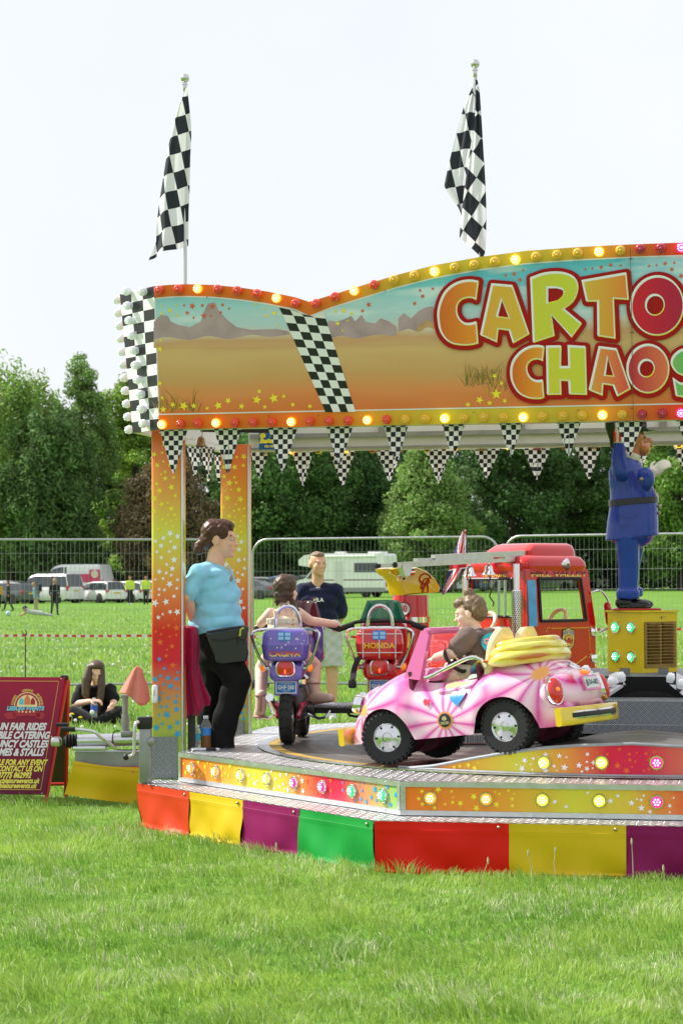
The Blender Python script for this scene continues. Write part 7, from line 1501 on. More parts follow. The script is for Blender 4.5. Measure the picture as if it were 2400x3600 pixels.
pouch_m = pm('black pouch leather', (.012, .012, .013), .38, coat=.2, bump=(9, .5))
mb = M(); Yp_ = -.185
P_ = [W(*q) for q in ((455, 870), (690, 832), (728, 900), (742, 1010), (728, 1060), (560, 1080), (525, 1062), (488, 960))]; cen = sum(P_, Vector())/len(P_)
rings = [[cen+(p-cen)*k_+Vector((0, y_+.06*max(0, p.x-cen.x-.03)*8*.25, 0)) for p in P_] for k_, y_ in ((.93, -.235), (1, -.222), (1, -.175), (.95, -.165))]; mb.loft(rings, 0, True); pou = mb.build('money_pouch', pouch_m, woman)
mb = M(); mb.tube([W(450, 872, -.17), W(560, 850, -.2), W(690, 832, -.19)], .012, 6); mb.build('pouch_belt', pouch_m, pou)
mb = M(); mb.tube(spline([W(480, 915, -.242), W(570, 925, -.25), W(650, 905, -.245), W(660, 960, -.24)], 6), .004, 5); mb.build('pouch_seam', black, pou)
mb = M(); mb.rbox(W(700, 870, -.235), (.05, .05, .085), .012, m=Matrix.Rotation(R(12), 3, 'Y')); mb.build('radio', pm('radio dark', (.03, .035, .02), .4), pou); mb = M(); mb.tube([W(672, 895, -.262), W(678, 850, -.262), W(700, 835, -.262)], .006, 6); mb.build('radio_edge', pm('radio yellow', (.5, .5, .06), .5), pou)

# ---- man in the navy shirt
MD = 22.0; mo = Vector((at(1125, 2200, MD).x, MD, 0)); man = thing('person', 'man in navy t-shirt and pale grey shorts standing behind the violet motorbike', 'person', mo)
def Q(cx, cy, dy=0): p = at(860+cx/2.613, 1860+cy/2.613, MD+dy); return Vector((p.x-mo.x, dy, p.z))
hm = Q(672, 322, -.02); mb = M(); m_ = head(mb, hm, R(-68), 1.14); caps(mb, hm+Vector((0, .02, -.07)), Q(675, 530, .03), .06, .07)
sL, sR = Q(540, 565, .03), Q(835, 570, .03)
for c, q in ((Q(685, 590, .03), (.19, .10, .06)), (Q(685, 680, .02), (.19, .115, .12)), (Q(690, 830, .02), (.17, .105, .14)), (Q(690, 1000, .02), (.165, .11, .12))): mb.sph(c, (q[0]*.9, q[1]*.9, q[2]), 18, 12)
eL, eR = Q(500, 790, .10), Q(880, 810, .10); hL, hR = Q(640, 945, .19), Q(760, 950, .19)
chain(mb, [sL, eL, hL], [.055, .045, .032]); chain(mb, [sR, eR, hR], [.055, .045, .032]); hand(mb, hL, (1, 0, -.3), (0, 1, 0), 1, .4); hand(mb, hR, (-1, 0, -.3), (0, 1, 0), 1, .4)
zy = lambda y: 1860+0*y
hl, hr = Vector((-.09, .02, .88)), Vector((.10, .02, .88)); kl, kr = Vector((-.12, .0, .47)), Vector((.12, .0, .47)); al, ar_ = Vector((-.14, .02, .09)), Vector((.12, .02, .09))
for h_, k_, a_ in ((hl, kl, al), (hr, kr, ar_)): chain(mb, [h_, k_, k_.lerp(a_, .35), a_], [.09, .062, .058, .04]); caps(mb, a_+Vector((0, .02, -.05)), a_+Vector((.01, -.14, -.06)), .04, .035)
mx_ = Q(690, 900).x; skinned('body', mb, .010, skin2, man, 3)
eyes(man, hm, m_, 1.08)
mb = M(); mb.sph(hm+m_@Vector((.083, 0, -.062)), (.010, .024, .005), 10, 6); mb.build('lips', pm('lips', (.45, .15, .13), .5), man)
mb = M()
for x, y, z_, a_, c_, d_ in ((-.03, 0, .055, .088, .082, .078), (.02, 0, .092, .07, .066, .034), (-.06, 0, .01, .055, .072, .06)): mb.sph(hm+m_@Vector((x, y, z_)), (a_, c_, d_), 18, 12, 0, m_)
skinned('hair', mb, .007, sandy, man, 2, fold=(.0025, .011))
navy = fabric('navy cotton', (.012, .014, .045), .9, 7, 1.0); mb = M()
for c, q in ((Q(685, 575, .03), (.20, .11, .055)), (Q(688, 660, .02), (.215, .13, .12)), (Q(690, 800, .02), (.195, .125, .14)), (Q(692, 940, .02), (.195, .125, .14)), (Q(695, 1075, .02), (.20, .13, .10))): mb.sph(c, q, 20, 14)
caps(mb, sL, sL.lerp(eL, .78), .085, .088); caps(mb, sR, sR.lerp(eR, .78), .085, .09); caps(mb, sL, Q(660, 545, .03), .075, .075); caps(mb, sR, Q(710, 545, .03), .075, .075)
skinned('t_shirt', mb, .010, navy, man, 3, fold=(.006, .04))
mb = M(); rings = [[Q(675, 520, .03)+Vector((k_*math.cos(a_), k_*.9*math.sin(a_)-.005, h_-.03*max(0, -math.sin(a_)))) for a_ in [2*PI*j/24 for j in range(24)]] for k_, h_ in ((.076, -.004), (.080, .008), (.072, .014), (.068, .004))]; mb.loft(rings, 0, True, False); mb.build('neckband', pm('white cotton', (.75, .75, .74), .9), man)
mb = M(); pL = Q(677, 652, -.172)
text(mb, 'FILA', lambda x, y: pL+Vector((x, 0, y)), .055, 0, sx=1.0, bold=.002); mb.build('shirt_logo', pm('white print', (.8, .8, .82), .3), man); mb = M(); mb.box(pL+Vector((-.047, -.003, .017)), (.034, .003, .009)); mb.build('logo_bar', pm('logo red', (.6, .01, .02), .6), man)
shorts = fabric('pale grey sweat', (.52, .53, .52), .95, 8, .5); mb = M(); zs0 = Q(690, 1100).z
for h_, k_ in ((hl, kl), (hr, kr)): mb.cyl(h_+Vector((0, 0, .08)), h_.lerp(k_, .78), .13, .125, 20); mb.sph(h_+Vector((0, 0, .08)), .125, 16, 10)
mb.sph(Vector((mx_, .02, .95)), (.19, .13, .12), 18, 12); skinned('shorts', mb, .010, shorts, man, 2, fold=(.006, .035))
for a_ in (al, ar_): mb = M(); caps(mb, a_+Vector((0, .0, -.04)), a_+Vector((0, 0, .09)), .046, .048); skinned('sock', mb, .01, pm('white cotton', (.75, .75, .74), .9), man, 1)
for a_ in (al, ar_): mb = M(); caps(mb, a_+Vector((0, .03, -.045)), a_+Vector((.01, -.16, -.055)), .048, .042); skinned('shoe', mb, .01, pm('pale trainer', (.6, .6, .6), .7), man, 1)

# ---- girl on the violet motorbike (seen from behind)
GD = 13.42; go = Vector((at(1005, 2400, GD).x, GD, ZT+.2)); girl = thing('person', 'small girl with dark bunches in cream sundress riding the violet motorbike', 'person', go)
def K(cx, cy, dy=0): p = at(860+cx/3.675, 2020+cy/3.675, GD+dy); return Vector((p.x-go.x, dy, p.z-go.z))
hk = K(545, 215, .0); mb = M(); m_ = head(mb, hk, R(58), .80); caps(mb, hk+Vector((0, 0, -.05)), K(520, 470), .036, .04)
sL, sR = K(335, 500, .0), K(700, 500, .0)
for c, q in ((K(515, 500), (.085, .05, .035)), (K(515, 600), (.085, .06, .06)), (K(510, 720), (.085, .065, .07)), (K(510, 850), (.095, .08, .07))): mb.sph(c, q, 16, 10)
gl_, gr_ = pbk.matrix_basis@Vector((.51, .24, .715))-go, pbk.matrix_basis@Vector((.51, -.24, .715))-go
eL, hL = K(215, 620, .08), gl_+Vector((0, -.03, .012)); eR, hR = K(850, 600, .08), gr_+Vector((0, -.03, .012))
chain(mb, [sL, eL, hL], [.036, .03, .024]); chain(mb, [sR, eR, hR], [.036, .03, .024]); hand(mb, hL, (0, 1, -.25), (0, .3, 1), .62, 1.1, 1); hand(mb, hR, (0, 1, -.25), (0, .3, 1), .62, 1.1, -1)
kL, aL = K(225, 1200, .16), K(205, 1580, .02); kR, aR = K(905, 1180, .16), K(900, 1420, .10)
chain(mb, [K(430, 900, .02), kL, aL, aL+Vector((0, 0, -.08))], [.055, .045, .035, .03]); chain(mb, [K(600, 900, .02), kR, aR, aR+Vector((.0, 0, -.05))], [.055, .045, .035, .03])
skinned('body', mb, .006, skin3, girl, 3)
mb = M()
for x, y, z_, a_, c_, d_ in ((-.03, 0, .04, .092, .086, .088), (-.045, 0, -.02, .07, .076, .055), (.02, 0, .085, .07, .066, .04), (-.05, 0, -.055, .03, .05, .03)): mb.sph(hk+m_@Vector((x, y, z_))*.86, tuple(q*.86 for q in (a_, c_, d_)), 18, 12, 0, m_)
chain(mb, [K(600, 330, -.02), K(640, 400, -.02), K(680, 470, -.02), K(705, 495, -.02)], [.022, .018, .016, .006]); chain(mb, [K(430, 320, -.02), K(420, 390, -.02)], [.025, .01])
skinned('hair', mb, .006, brown, girl, 2, fold=(.0025, .012))
mb = M(); r_ = random.Random(3)
for k in range(26):
    p = hk+Vector((r_.uniform(-.085, .03), r_.uniform(-.05, .05), r_.uniform(-.07, .02))); mb.tube([p, p+Vector((r_.uniform(-.03, .0), 0, -.04)), p+Vector((r_.uniform(-.045, .01), 0, -.085))], [.0014, .001, .0005], 4)
mb.build('loose_hair', brown, girl, kind='stuff')
mb = M(); mb.sph(K(637, 425, -.025), (.012, .012, .01), 8, 6); mb.build('hair_tie', pm('pink tie', (.7, .3, .45), .5), girl)
dress = fabric('cream floral cotton', srgb(238, 224, 198), .9, 14, .6); n, l, b = nodes(dress)
vz = n.new('ShaderNodeTexVoronoi'); vz.inputs['Scale'].default_value = 26; t = n.new('ShaderNodeTexCoord'); l.new(t.outputs['Object'], vz.inputs[0]); c_ = ramp(n, [(.0, srgb(120, 70, 40)), (.16, srgb(222, 170, 80)), (.26, srgb(238, 224, 198)), (1, srgb(240, 228, 205))]); l.new(vz.outputs['Distance'], c_.inputs[0]); l.new(c_.outputs[0], b.inputs['Base Color'])
mb = M()
for c, q in ((K(510, 605), (.106, .078, .045)), (K(510, 690), (.108, .082, .06)), (K(510, 800), (.112, .09, .07)), (K(510, 920, .03), (.135, .12, .06))): mb.sph(c, q, 18, 12)
skinned('sundress', mb, .007, dress, girl, 2, fold=(.004, .02))
mb = M(); mb.grid(lambda u, v: K(505+235*math.sin((u-.5)*2.6)*.98, 565+75*v+6*math.sin(u*40), -.05-.055*math.cos((u-.5)*2.6)-.006*math.sin(u*44)*v), 40, 5); o = mb.build('frill', dress, girl); o.modifiers.new('t', 'SOLIDIFY').thickness = .003
for a_, c_ in (((385, 555), (375, 440)), ((625, 560), (640, 450))): mb = M(); mb.tube([K(*a_, -.065), K((a_[0]+c_[0])/2, (a_[1]+c_[1])/2, -.06), K(*c_, -.03)], .012, 6, flat=.3); mb.build('strap', dress, girl)
boot = pm('pale pink rubber boot', srgb(226, 196, 178), .4, coat=.2); sole = pm('dusky pink rubber', srgb(176, 128, 122), .6)
for nm, P_, R_ in (('boot', [K(215, 1560, .0), K(205, 1760, .0), K(190, 1800, .03)], [.036, .036, .036]), ('boot', [K(880, 1400, .10), K(930, 1580, .10), K(1060, 1600, .04)], [.038, .037, .03])):
    mb = M(); chain(mb, P_, R_); 
    if P_[1].x > 0: chain(mb, [P_[1]+Vector((-.02, 0, -.0)), K(1110, 1590, .0)], [.036, .026])
    o = skinned(nm, mb, .006, boot, girl, 2)
    mb = M()
    if P_[1].x > 0: chain(mb, [K(905, 1640, .10), K(1125, 1610, .0)], [.022, .016]); mb.tube([P_[0]+Vector((.04*math.cos(a_), .04*math.sin(a_), 0)) for a_ in np.linspace(0, 2*PI, 17)], .007, 6)
    else: mb.sph(K(190, 1830, .02), (.042, .055, .014), 12, 8); mb.tube([P_[0]+Vector((.038*math.cos(a_), .038*math.sin(a_), 0)) for a_ in np.linspace(0, 2*PI, 17)], .006, 6); mb.tube([P_[0]+Vector((.0, -.037, 0)), P_[1]+Vector((0, -.037, 0))], .011, 6)
    mb.build('boot_trim', sole, o)

# ---- child in the pink car
CD = 11.62; co = Vector((at(1640, 2400, CD).x, CD, ZT+.3)); kid = thing('person', 'child with high bun in brown t-shirt steering the pink car', 'person', co)
def Z(cx, cy, dy=0): p = at(1300+cx/1.867, 1840+cy/1.867, CD+dy); return Vector((p.x-co.x, dy, p.z-co.z))
hz_ = Z(652, 590); mb = M(); m_ = head(mb, hz_, R(165), .80, R(14)); caps(mb, hz_+Vector((.015, 0, -.05)), Z(690, 720), .036, .045)
sN, sF = Z(640, 745, -.09), Z(770, 745, .10)
for c, q in ((Z(705, 745), (.08, .085, .045)), (Z(720, 830), (.085, .085, .07)), (Z(730, 930), (.085, .09, .07)), (Z(740, 1000), (.09, .1, .05))): mb.sph(c, q, 16, 10)
eN, hN = Z(545, 850, -.10), Z(435, 880, -.02); eF, hF = Z(690, 880, .16), Z(560, 900, .12)
chain(mb, [sN, eN, hN], [.040, .033, .024]); chain(mb, [sF, eF, hF], [.038, .03, .024]); hand(mb, hN, (-.9, .25, -.35), (-.3, 0, 1), .62, 1.0, 1); hand(mb, hF, (-.9, -.2, -.3), (-.3, 0, 1), .62, 1.0, -1)
for sg in (-1, 1): chain(mb, [Z(740, 1000, .05*sg), Z(600, 985, .06*sg), Z(500, 1040, .05*sg)], [.05, .042, .03])
skinned('body', mb, .006, skin3, kid, 3); eyes(kid, hz_, m_, .8, brow=False)
mb = M()
for x, y, z_, a_, c_, d_ in ((-.035, 0, .035, .088, .082, .084), (-.06, 0, -.01, .06, .072, .06), (.03, 0, .078, .06, .062, .035)): mb.sph(hz_+m_@Vector((x, y, z_))*.84, tuple(q*.84 for q in (a_, c_, d_)), 18, 12, 0, m_)
mb.sph(Z(648, 455), (.032, .03, .024), 14, 10); chain(mb, [Z(660, 475), Z(710, 530, -.05), Z(735, 600, -.05)], [.026, .028, .012]); chain(mb, [Z(670, 475), Z(690, 560, -.07), Z(690, 600, -.07)], [.02, .02, .008])
skinned('hair', mb, .006, lightb, kid, 2, fold=(.0025, .011))
tee = fabric('brown cotton', srgb(116, 98, 94), .95, 10, .6); mb = M()
for c, q in ((Z(705, 735), (.09, .095, .04)), (Z(720, 820), (.10, .10, .075)), (Z(745, 920), (.105, .105, .075)), (Z(760, 985), (.10, .11, .05))): mb.sph(c, q, 18, 12)
caps(mb, sN, sN.lerp(eN, .62), .058, .06); caps(mb, sF, sF.lerp(eF, .6), .055, .056); skinned('t_shirt', mb, .007, tee, kid, 2, fold=(.004, .022))
mb = M(); pc_ = Z(805, 785, -.115); ux = Vector((.92, .38, -.10)).normalized(); uz = Vector((.06, .10, 1)).normalized(); nn = ux.cross(uz); nn = nn if nn.y < 0 else -nn
def curve_(x, y, o_=0): return pc_+ux*x+uz*y+nn*(o_-.010-3.2*x*x*.6-1.0*y*y)
mb.fill([circle((0, 0), .066, 26, .056)], lambda x, y: curve_(x, y, .014), 0); text(mb, 'Gelato', lambda x, y: curve_(x, y+.004, .0165), .042, 1, sx=.95, bold=.002); text(mb, 'SO FRESH', lambda x, y: curve_(x, y-.025, .0165), .014, 2)
mb.build('shirt_print', [pm('print cyan', srgb(40, 170, 205), .7), pm('print pink', srgb(236, 150, 180), .7), pm('print navy', srgb(40, 60, 110), .7)], kid)
mb = M()
for sg in (-1, 1): chain(mb, [Z(750, 1000, .055*sg), Z(610, 985, .06*sg)], [.058, .05])
skinned('shorts', mb, .008, fabric('beige cotton', srgb(190, 180, 165)), kid, 2)
mb = M(); mb.tube([hF.lerp(eF, .15)+Vector((.0, .026*math.cos(a_), .026*math.sin(a_))) for a_ in np.linspace(0, 2*PI, 15)], .005, 6); mb.build('wristband', pm('yellow band', (.7, .6, .1), .5), kid)

# ---- seated woman with a bottle
SD = 21.8; so_ = Vector((at(335, 2540, SD).x, SD, 0)); sit = thing('person', 'long haired woman in black sitting cross-legged on the grass', 'person', so_)
def V5(cx, cy, dy=0): p = at(cx/2.261, 1860+cy/2.261, SD+dy); return Vector((p.x-so_.x, dy, p.z))
hs = V5(772, 1145, -.02); mb = M(); m_ = head(mb, hs, R(-82), .98, R(16)); caps(mb, hs+Vector((0, .02, -.06)), V5(765, 1255, .03), .048, .055)
sL, sR = V5(650, 1275, .03), V5(880, 1275, .03)
for c, q in ((V5(765, 1270, .04), (.13, .08, .05)), (V5(765, 1340, .03), (.13, .09, .09)), (V5(765, 1430, .04), (.14, .10, .08)), (V5(765, 1500, .06), (.17, .13, .06))): mb.sph(c, q, 16, 10)
eL, hL = V5(605, 1390, -.06), V5(720, 1370, -.20); eR, hR = V5(905, 1375, -.06), V5(895, 1400, -.22)
chain(mb, [sL, eL, hL], [.045, .04, .028]); chain(mb, [sR, eR, hR], [.045, .04, .028]); hand(mb, hL, (.8, -.2, .1), (0, -.3, 1), .95, .7, -1); hand(mb, hR, (-.4, -.3, -.8), (0, -1, .2), .95, .7)
skinned('body', mb, .009, skin, sit, 3); eyes(sit, hs, m_, .98)
mb = M()
for x, y, z_, a_, c_, d_ in ((-.035, 0, .045, .085, .084, .085), (.0, 0, .085, .08, .074, .045), (-.06, 0, -.01, .05, .08, .07)): mb.sph(hs+m_@Vector((x, y, z_)), (a_, c_, d_), 18, 12, 0, m_)
chain(mb, [V5(720, 1100, -.04), V5(690, 1200, -.08), V5(685, 1310, -.10), V5(700, 1350, -.11)], [.045, .05, .045, .02]); chain(mb, [V5(810, 1120, -.05), V5(810, 1230, -.10), V5(800, 1330, -.12), V5(780, 1420, -.13), V5(795, 1480, -.13)], [.035, .04, .04, .035, .015]); chain(mb, [V5(765, 1100, .06), V5(765, 1300, .10)], [.07, .09])
skinned('hair', mb, .008, brown, sit, 2)
blk = fabric('black cotton', (.011, .0105, .011), .9, 9, .5); mb = M()
for c, q in ((V5(765, 1262, .04), (.15, .09, .04)), (V5(765, 1340, .03), (.15, .10, .09)), (V5(765, 1430, .04), (.16, .115, .08)), (V5(765, 1500, .06), (.19, .14, .06))): mb.sph(c, q, 16, 10)
caps(mb, sL, sL.lerp(eL, .75), .065, .068); caps(mb, sR, sR.lerp(eR, .75), .065, .068); skinned('t_shirt', mb, .010, blk, sit, 2, fold=(.005, .035))
mb = M(); chain(mb, [V5(700, 1520, .05), V5(590, 1470, -.20), V5(740, 1530, -.30)], [.11, .085, .06]); chain(mb, [V5(830, 1520, .05), V5(945, 1470, -.20), V5(800, 1535, -.28)], [.11, .085, .06]); mb.sph(V5(765, 1530, -.05), (.22, .2, .07), 16, 10); skinned('trousers', mb, .011, blk, sit, 2)
def bottle(label, loc, s=1, water=.5, lab=None, tilt=(0, 0, 0), rad=.032, H_=.21):
    t_ = thing('water_bottle', label, 'bottle', loc, 0, 'plastic water bottles', rot=tilt)
    mb = M(); pr_ = [(rad*.9, 0), (rad, .006)]+[(rad*(1-.05*(k % 2)), .012+k*(H_*.6/12)) for k in range(12)]+[(rad, H_*.68), (rad*.8, H_*.80), (rad*.42, H_*.90), (rad*.40, H_*.94)]; mb.lathe([(r_*s, h_*s) for r_, h_ in pr_], n=20)
    mb.build('bottle_body', pm('clear bottle plastic', (.88, .92, .95), .06, trans=.75, ior=1.2, alpha=.55), t_)
    if water: mb = M(); mb.lathe([(rad*.86*s, .004), (rad*.90*s, H_*water*s)], n=18); mb.build('water', water_m[0], t_)
    mb = M(); mb.lathe([(rad*1.01*s, H_*.42*s), (rad*1.015*s, H_*.66*s)], n=20, cap=False); mb.build('bottle_label', pm(*lab), t_)
    mb = M(); mb.lathe([(rad*.45*s, H_*.93*s), (rad*.45*s, H_*1.0*s), (.001, H_*1.002*s)], n=16); mb.build('cap', pm('bottle cap white', (.7, .74, .78), .4), t_); return t_
water_m = [pm('water in bottle', (.8, .88, .92), .04, trans=.9, ior=1.33)]
p = V5(750, 1525, -.30)+so_; p.z = max(.01, p.z); bottle('clear water bottle with blue label held by the seated woman', p, 1.1, .45, ('label blue', srgb(60, 90, 190), .4))
# ---- blue uniformed statue on the cabinet
SP = at(2231, 2146, toW((CB.x, CB.y, 1.262)).y); SP.z = 1.262; stt = thing('statue', 'glossy blue uniformed officer statue with raised arm on the yellow cabinet', 'statue', SP)
k_ = .000539; sD = SP.y
def U(cx, cy, dy=0): return Vector(((cx-590)*k_, dy, (2172-cy)*k_))
blue = pm('blue statue paint', (.018, .055, .36), .1, spec=.45); sblack = pm('black statue paint', (.006, .006, .007), .1, spec=.5); swhite = gloss('white statue paint', (.66, .66, .60)); sskin = gloss('statue flesh paint', srgb(186, 118, 74)); sgold = gloss('statue gold paint', (.38, .28, .14)); sred = gloss('statue red paint', (.5, .015, .015))
mb = M()
chain(mb, [U(490, 1350, -.06), U(505, 1700, -.055), U(495, 1990, -.055)], [.075, .066, .060]); chain(mb, [U(600, 1350, .06), U(560, 1700, .055), U(550, 1960, .055)], [.075, .055, .050]); mb.sph(U(560, 1330), (.14, .12, .09), 20, 12)
for c in (U(495, 2010, -.055), U(560, 1985, .055)): mb.lathe([(.060, -.03), (.072, -.028), (.074, .02), (.062, .026)], c, n=20)
rings = []
for cy, xa, xb in ((1372, 250, 862), (1340, 256, 862), (1200, 275, 862), (1010, 305, 858), (900, 312, 845), (800, 308, 815), (700, 296, 770), (600, 300, 720), (520, 330, 670), (450, 390, 630), (415, 450, 600)):
    cx, hw_ = (xa+xb)/2, (xb-xa)/2*k_; rings.append([U(cx, cy-(math.cos(a_)*28 if cy > 1300 else 0))+Vector((hw_*math.cos(a_), min(hw_*.86, .135)*math.sin(a_), 0)) for a_ in [2*PI*j/28 for j in range(28)]])
mb.loft(rings, 0, True)
chain(mb, [U(410, 620, -.125), U(385, 480, -.13), U(390, 320, -.13)], [.055, .048, .040]); chain(mb, [U(620, 600, .11), U(730, 650, .14), U(775, 665, .14)], [.05, .042, .034])
mb.sph(U(700, 700, -.09), (.055, .05, .075), 14, 10)
skinned('uniform', mb, .0065, blue, stt, 2)
mb = M(); rings = [[U(580, 950-(math.cos(a_))*22)+Vector(((.149+o_)*math.cos(a_), (.127+o_)*math.sin(a_), h_)) for a_ in [2*PI*j/32 for j in range(32)]] for o_, h_ in ((0, -.02), (.006, -.018), (.006, .018), (0, .02))]; mb.loft(rings, 0, True); mb.build('belt', sblack, stt)
mb = M(); mb.rbox(U(838, 905, -.02), (.02, .05, .055), .008); mb.build('belt_buckle', swhite, stt)
for cx, cy, dy in ((728, 695, -.03), (770, 765, -.03), (813, 835, -.03), (866, 1005, -.03), (868, 1085, -.03), (640, 702, -.135), (472, 1100, -.125)): mb = M(); mb.sph(U(cx, cy, dy), (.010, .010, .010) if cx > 700 else (.012, .008, .011), 10, 8); mb.build('button', sgold, stt)
mb = M(); mb.prism(rrect(.115, .10, .012), lambda x, y: U(490, 1140, -.121)+Vector((x, 0, y)), (0, -.012, 0)); mb.prism([(-.06, .05), (.06, .055), (.06, .02), (0, -.005), (-.06, .02)], lambda x, y: U(490, 1140, -.131)+Vector((x, 0, y)), (0, -.007, 0)); mb.build('pocket', blue, stt)
for c, dy in (((385, 740), -.055), ((450, 810), .055)):
    mb = M(); mb.sph(U(c[0]+70, 2110, dy), (.06, .046, .045), 14, 10); mb.sph(U(c[0]+210, 2130, dy), (.085, .044, .034), 16, 10); mb.rbox(U(c[0]+165, 2160, dy), (.19, .09, .014), .03); skinned('shoe', mb, .006, sblack, stt, 2)
mb = M(); hst = U(600, 255); m_ = head(mb, hst, R(0), .82); mb.sph(hst+Vector((.055, 0, -.045)), (.045, .06, .05), 14, 10); mb.sph(hst+Vector((.09, 0, .0)), (.022, .022, .022), 12, 8); caps(mb, hst+Vector((-.01, 0, -.05)), U(560, 420), .05, .055); skinned('head', mb, .006, sskin, stt, 2)
eyes(stt, hst, m_, .82)
mb = M(); mb.lathe([(.088, .055), (.09, .075), (.078, .08), (.075, .14), (.05, .17), (.001, .18)], hst, n=22); mb.sph(hst+Vector((.09, 0, .065)), (.05, .06, .008), 14, 8); mb.build('helmet', sblack, stt)
mb = M(); mb.lathe([(.060, -.02), (.066, .0), (.060, .02)], U(550, 425), (.35, 0, 1), 20, cap=False); mb.build('collar', swhite, stt); mb = M(); mb.sph(U(612, 480, -.01), (.014, .02, .035), 10, 8); mb.build('tie', sblack, stt)
mb = M(); mb.lathe([(.040, -.035), (.038, .03), (.030, .07)], U(380, 230, -.13), n=18); hand(mb, U(380, 180, -.13), (-.1, 0, 1), (-1, 0, 0), .8, 1.0); skinned('raised_glove', mb, .006, swhite, stt, 1)
for cx in (330, 392): mb = M(); mb.rbox(U(cx, 222, -.168), (.014, .010, .065), .003); mb.build('cuff_stripe', sred, stt)
mb = M(); mb.tube([U(300, 350, -.15), U(300, 250, -.15), U(285, 120, -.15), U(285, -20, -.15), U(300, -90, -.15)], [.008, .014, .030, .034, .02], 12); mb.build('truncheon', sblack, stt)
mb = M(); caps(mb, U(785, 660, .14), U(830, 620, .14), .032, .03); mb.sph(U(850, 600, .14), (.03, .03, .03), 12, 8); hand(mb, U(825, 625, .14), (.75, 0, .6), (-.3, -.8, .3), 1.0, .5); skinned('open_glove', mb, .006, swhite, stt, 1)
for a_ in ((795, 600), (815, 655)): mb = M(); mb.rbox(U(*a_, .108), (.034, .01, .012), .003, m=Matrix.Rotation(R(-35), 3, 'Y')); mb.build('cuff_stripe', sred, stt)
mb = M(); mb.rbox((0, 0, -.006), (.30, .2, .012), .01); mb.build('base_plate', sred, stt)

# ---- people far away on the field
def far_person(label, px, foot, head_y, cols, pose='stand', yaw=0, extra=None, group=None):
    """cols: hair/hat, skin, top, bottom, shoes"""
    d = CAMH*FPX/(foot-HOR-ROLL*(1200-px)); x = at(px, 2000, d).x; H = CAMH+(HOR+ROLL*(1200-px)-head_y)*d/FPX; t_ = thing('person', label, 'person', (x, d, gh(x, d)), yaw, group); s = H/1.75
    mb = M(); ms = [pm('far '+str(tuple(round(q, 3) for q in c)), c, .85) for c in cols]; st_ = .16 if pose == 'walk' else .03; ln = .12 if pose == 'lean' else 0
    J = lambda x_, y_, z_: Vector((x_+ln*max(0, z_-.9)*1.4, y_, z_))*s
    mb.sph(J(.02, 0, 1.64), (.10*s, .085*s, .12*s), 14, 10); caps(mb, J(0, 0, 1.55), J(0, 0, 1.42), .055*s, .065*s); caps(mb, J(0, -.15, 1.38), J(0, .15, 1.38), .085*s, .085*s)
    mb.sph(J(0, 0, 1.2), (.13*s, .2*s, .24*s), 14, 10); mb.sph(J(0, 0, .95), (.13*s, .18*s, .16*s), 14, 10)
    for sg in (-1, 1):
        chain(mb, [J(0, sg*.09, .92), J(sg*st_*.6+.02, sg*.09, .5), J(sg*st_*1.6-.04, sg*.09, .09), J(sg*st_*1.6+.10, sg*.10, .05)], [.095*s, .07*s, .05*s, .045*s], 10)
        chain(mb, [J(0, sg*.2, 1.38), J(-sg*st_*.5-.02, sg*.25, 1.1), J(-sg*st_*.8+.08, sg*.23, .86)], [.065*s, .05*s, .04*s], 10)
    def cls(c):
        z_ = c.z/s; y_ = abs(c.y)/s; xx = c.x/s-ln*max(0, z_-.9)*1.4
        if z_ > 1.53: return 0 if (z_ > 1.70 or xx < .0) else 1
        if z_ > 1.46: return 1
        if z_ < .11: return 4
        if y_ > .19 and z_ < .93: return 1
        return 2 if z_ > .93 else 3
    skinned('body', mb, .025*s, ms, t_, 2, cls); return t_
sk = (.45, .25, .17); bk_ = (.015, .015, .018)
far_person('walker in dark clothes at the left edge of the field', 30, 2149, 2041, [(.03, .02, .015), sk, (.03, .028, .027), (.012, .012, .014), bk_], 'walk', R(180))
far_person('person in yellow top cut by the left edge of the field', -4, 2140, 2045, [(.03, .02, .015), sk, (.6, .32, .02), (.02, .02, .02), bk_], 'stand', R(-90))
wj = far_person('curly haired woman in blue denim jacket leaning forward on the field', 128, 2162, 2047, [(.38, .25, .13), sk, (.20, .32, .42), (.42, .36, .26), (.1, .08, .07)], 'lean', R(180))
mb = M(); mb.rbox((-.17, 0, 1.2), (.16, .28, .36), .06); mb.build('backpack', pm('dark backpack', (.02, .025, .04), .8), wj)
far_person('man in black jacket and sunglasses walking across the field', 193, 2164, 2033, [(.45, .3, .22), sk, (.012, .012, .016), (.012, .014, .025), bk_], 'walk', R(-70))
for px, lab, bt in ((458, 'steward in yellow vest and black shorts on the field', (.012, .012, .012)), (514, 'steward in yellow vest and long black trousers beside the left pillar', (.02, .022, .02))):
    v = far_person(lab, px, 2127, 2024, [(.03, .02, .015), sk, (.62, .78, .06), bt if px > 500 else bt, (.6, .6, .6) if px < 500 else bk_], 'stand', R(-90), group='stewards in yellow vests')
    mb = M(); mb.lathe([(.165, 0), (.17, .045)], (0, 0, 1.12), n=18, cap=False); o = mb.build('reflective_band', pm('reflective grey', (.6, .62, .6), .4), v); o.scale = (.95, 1.35, 1)
far_person('man in dark top walking past the motorhome', 1203, 2113, 2023, [(.5, .42, .35), sk, (.02, .022, .028), (.12, .13, .14), bk_], 'walk', R(-40))
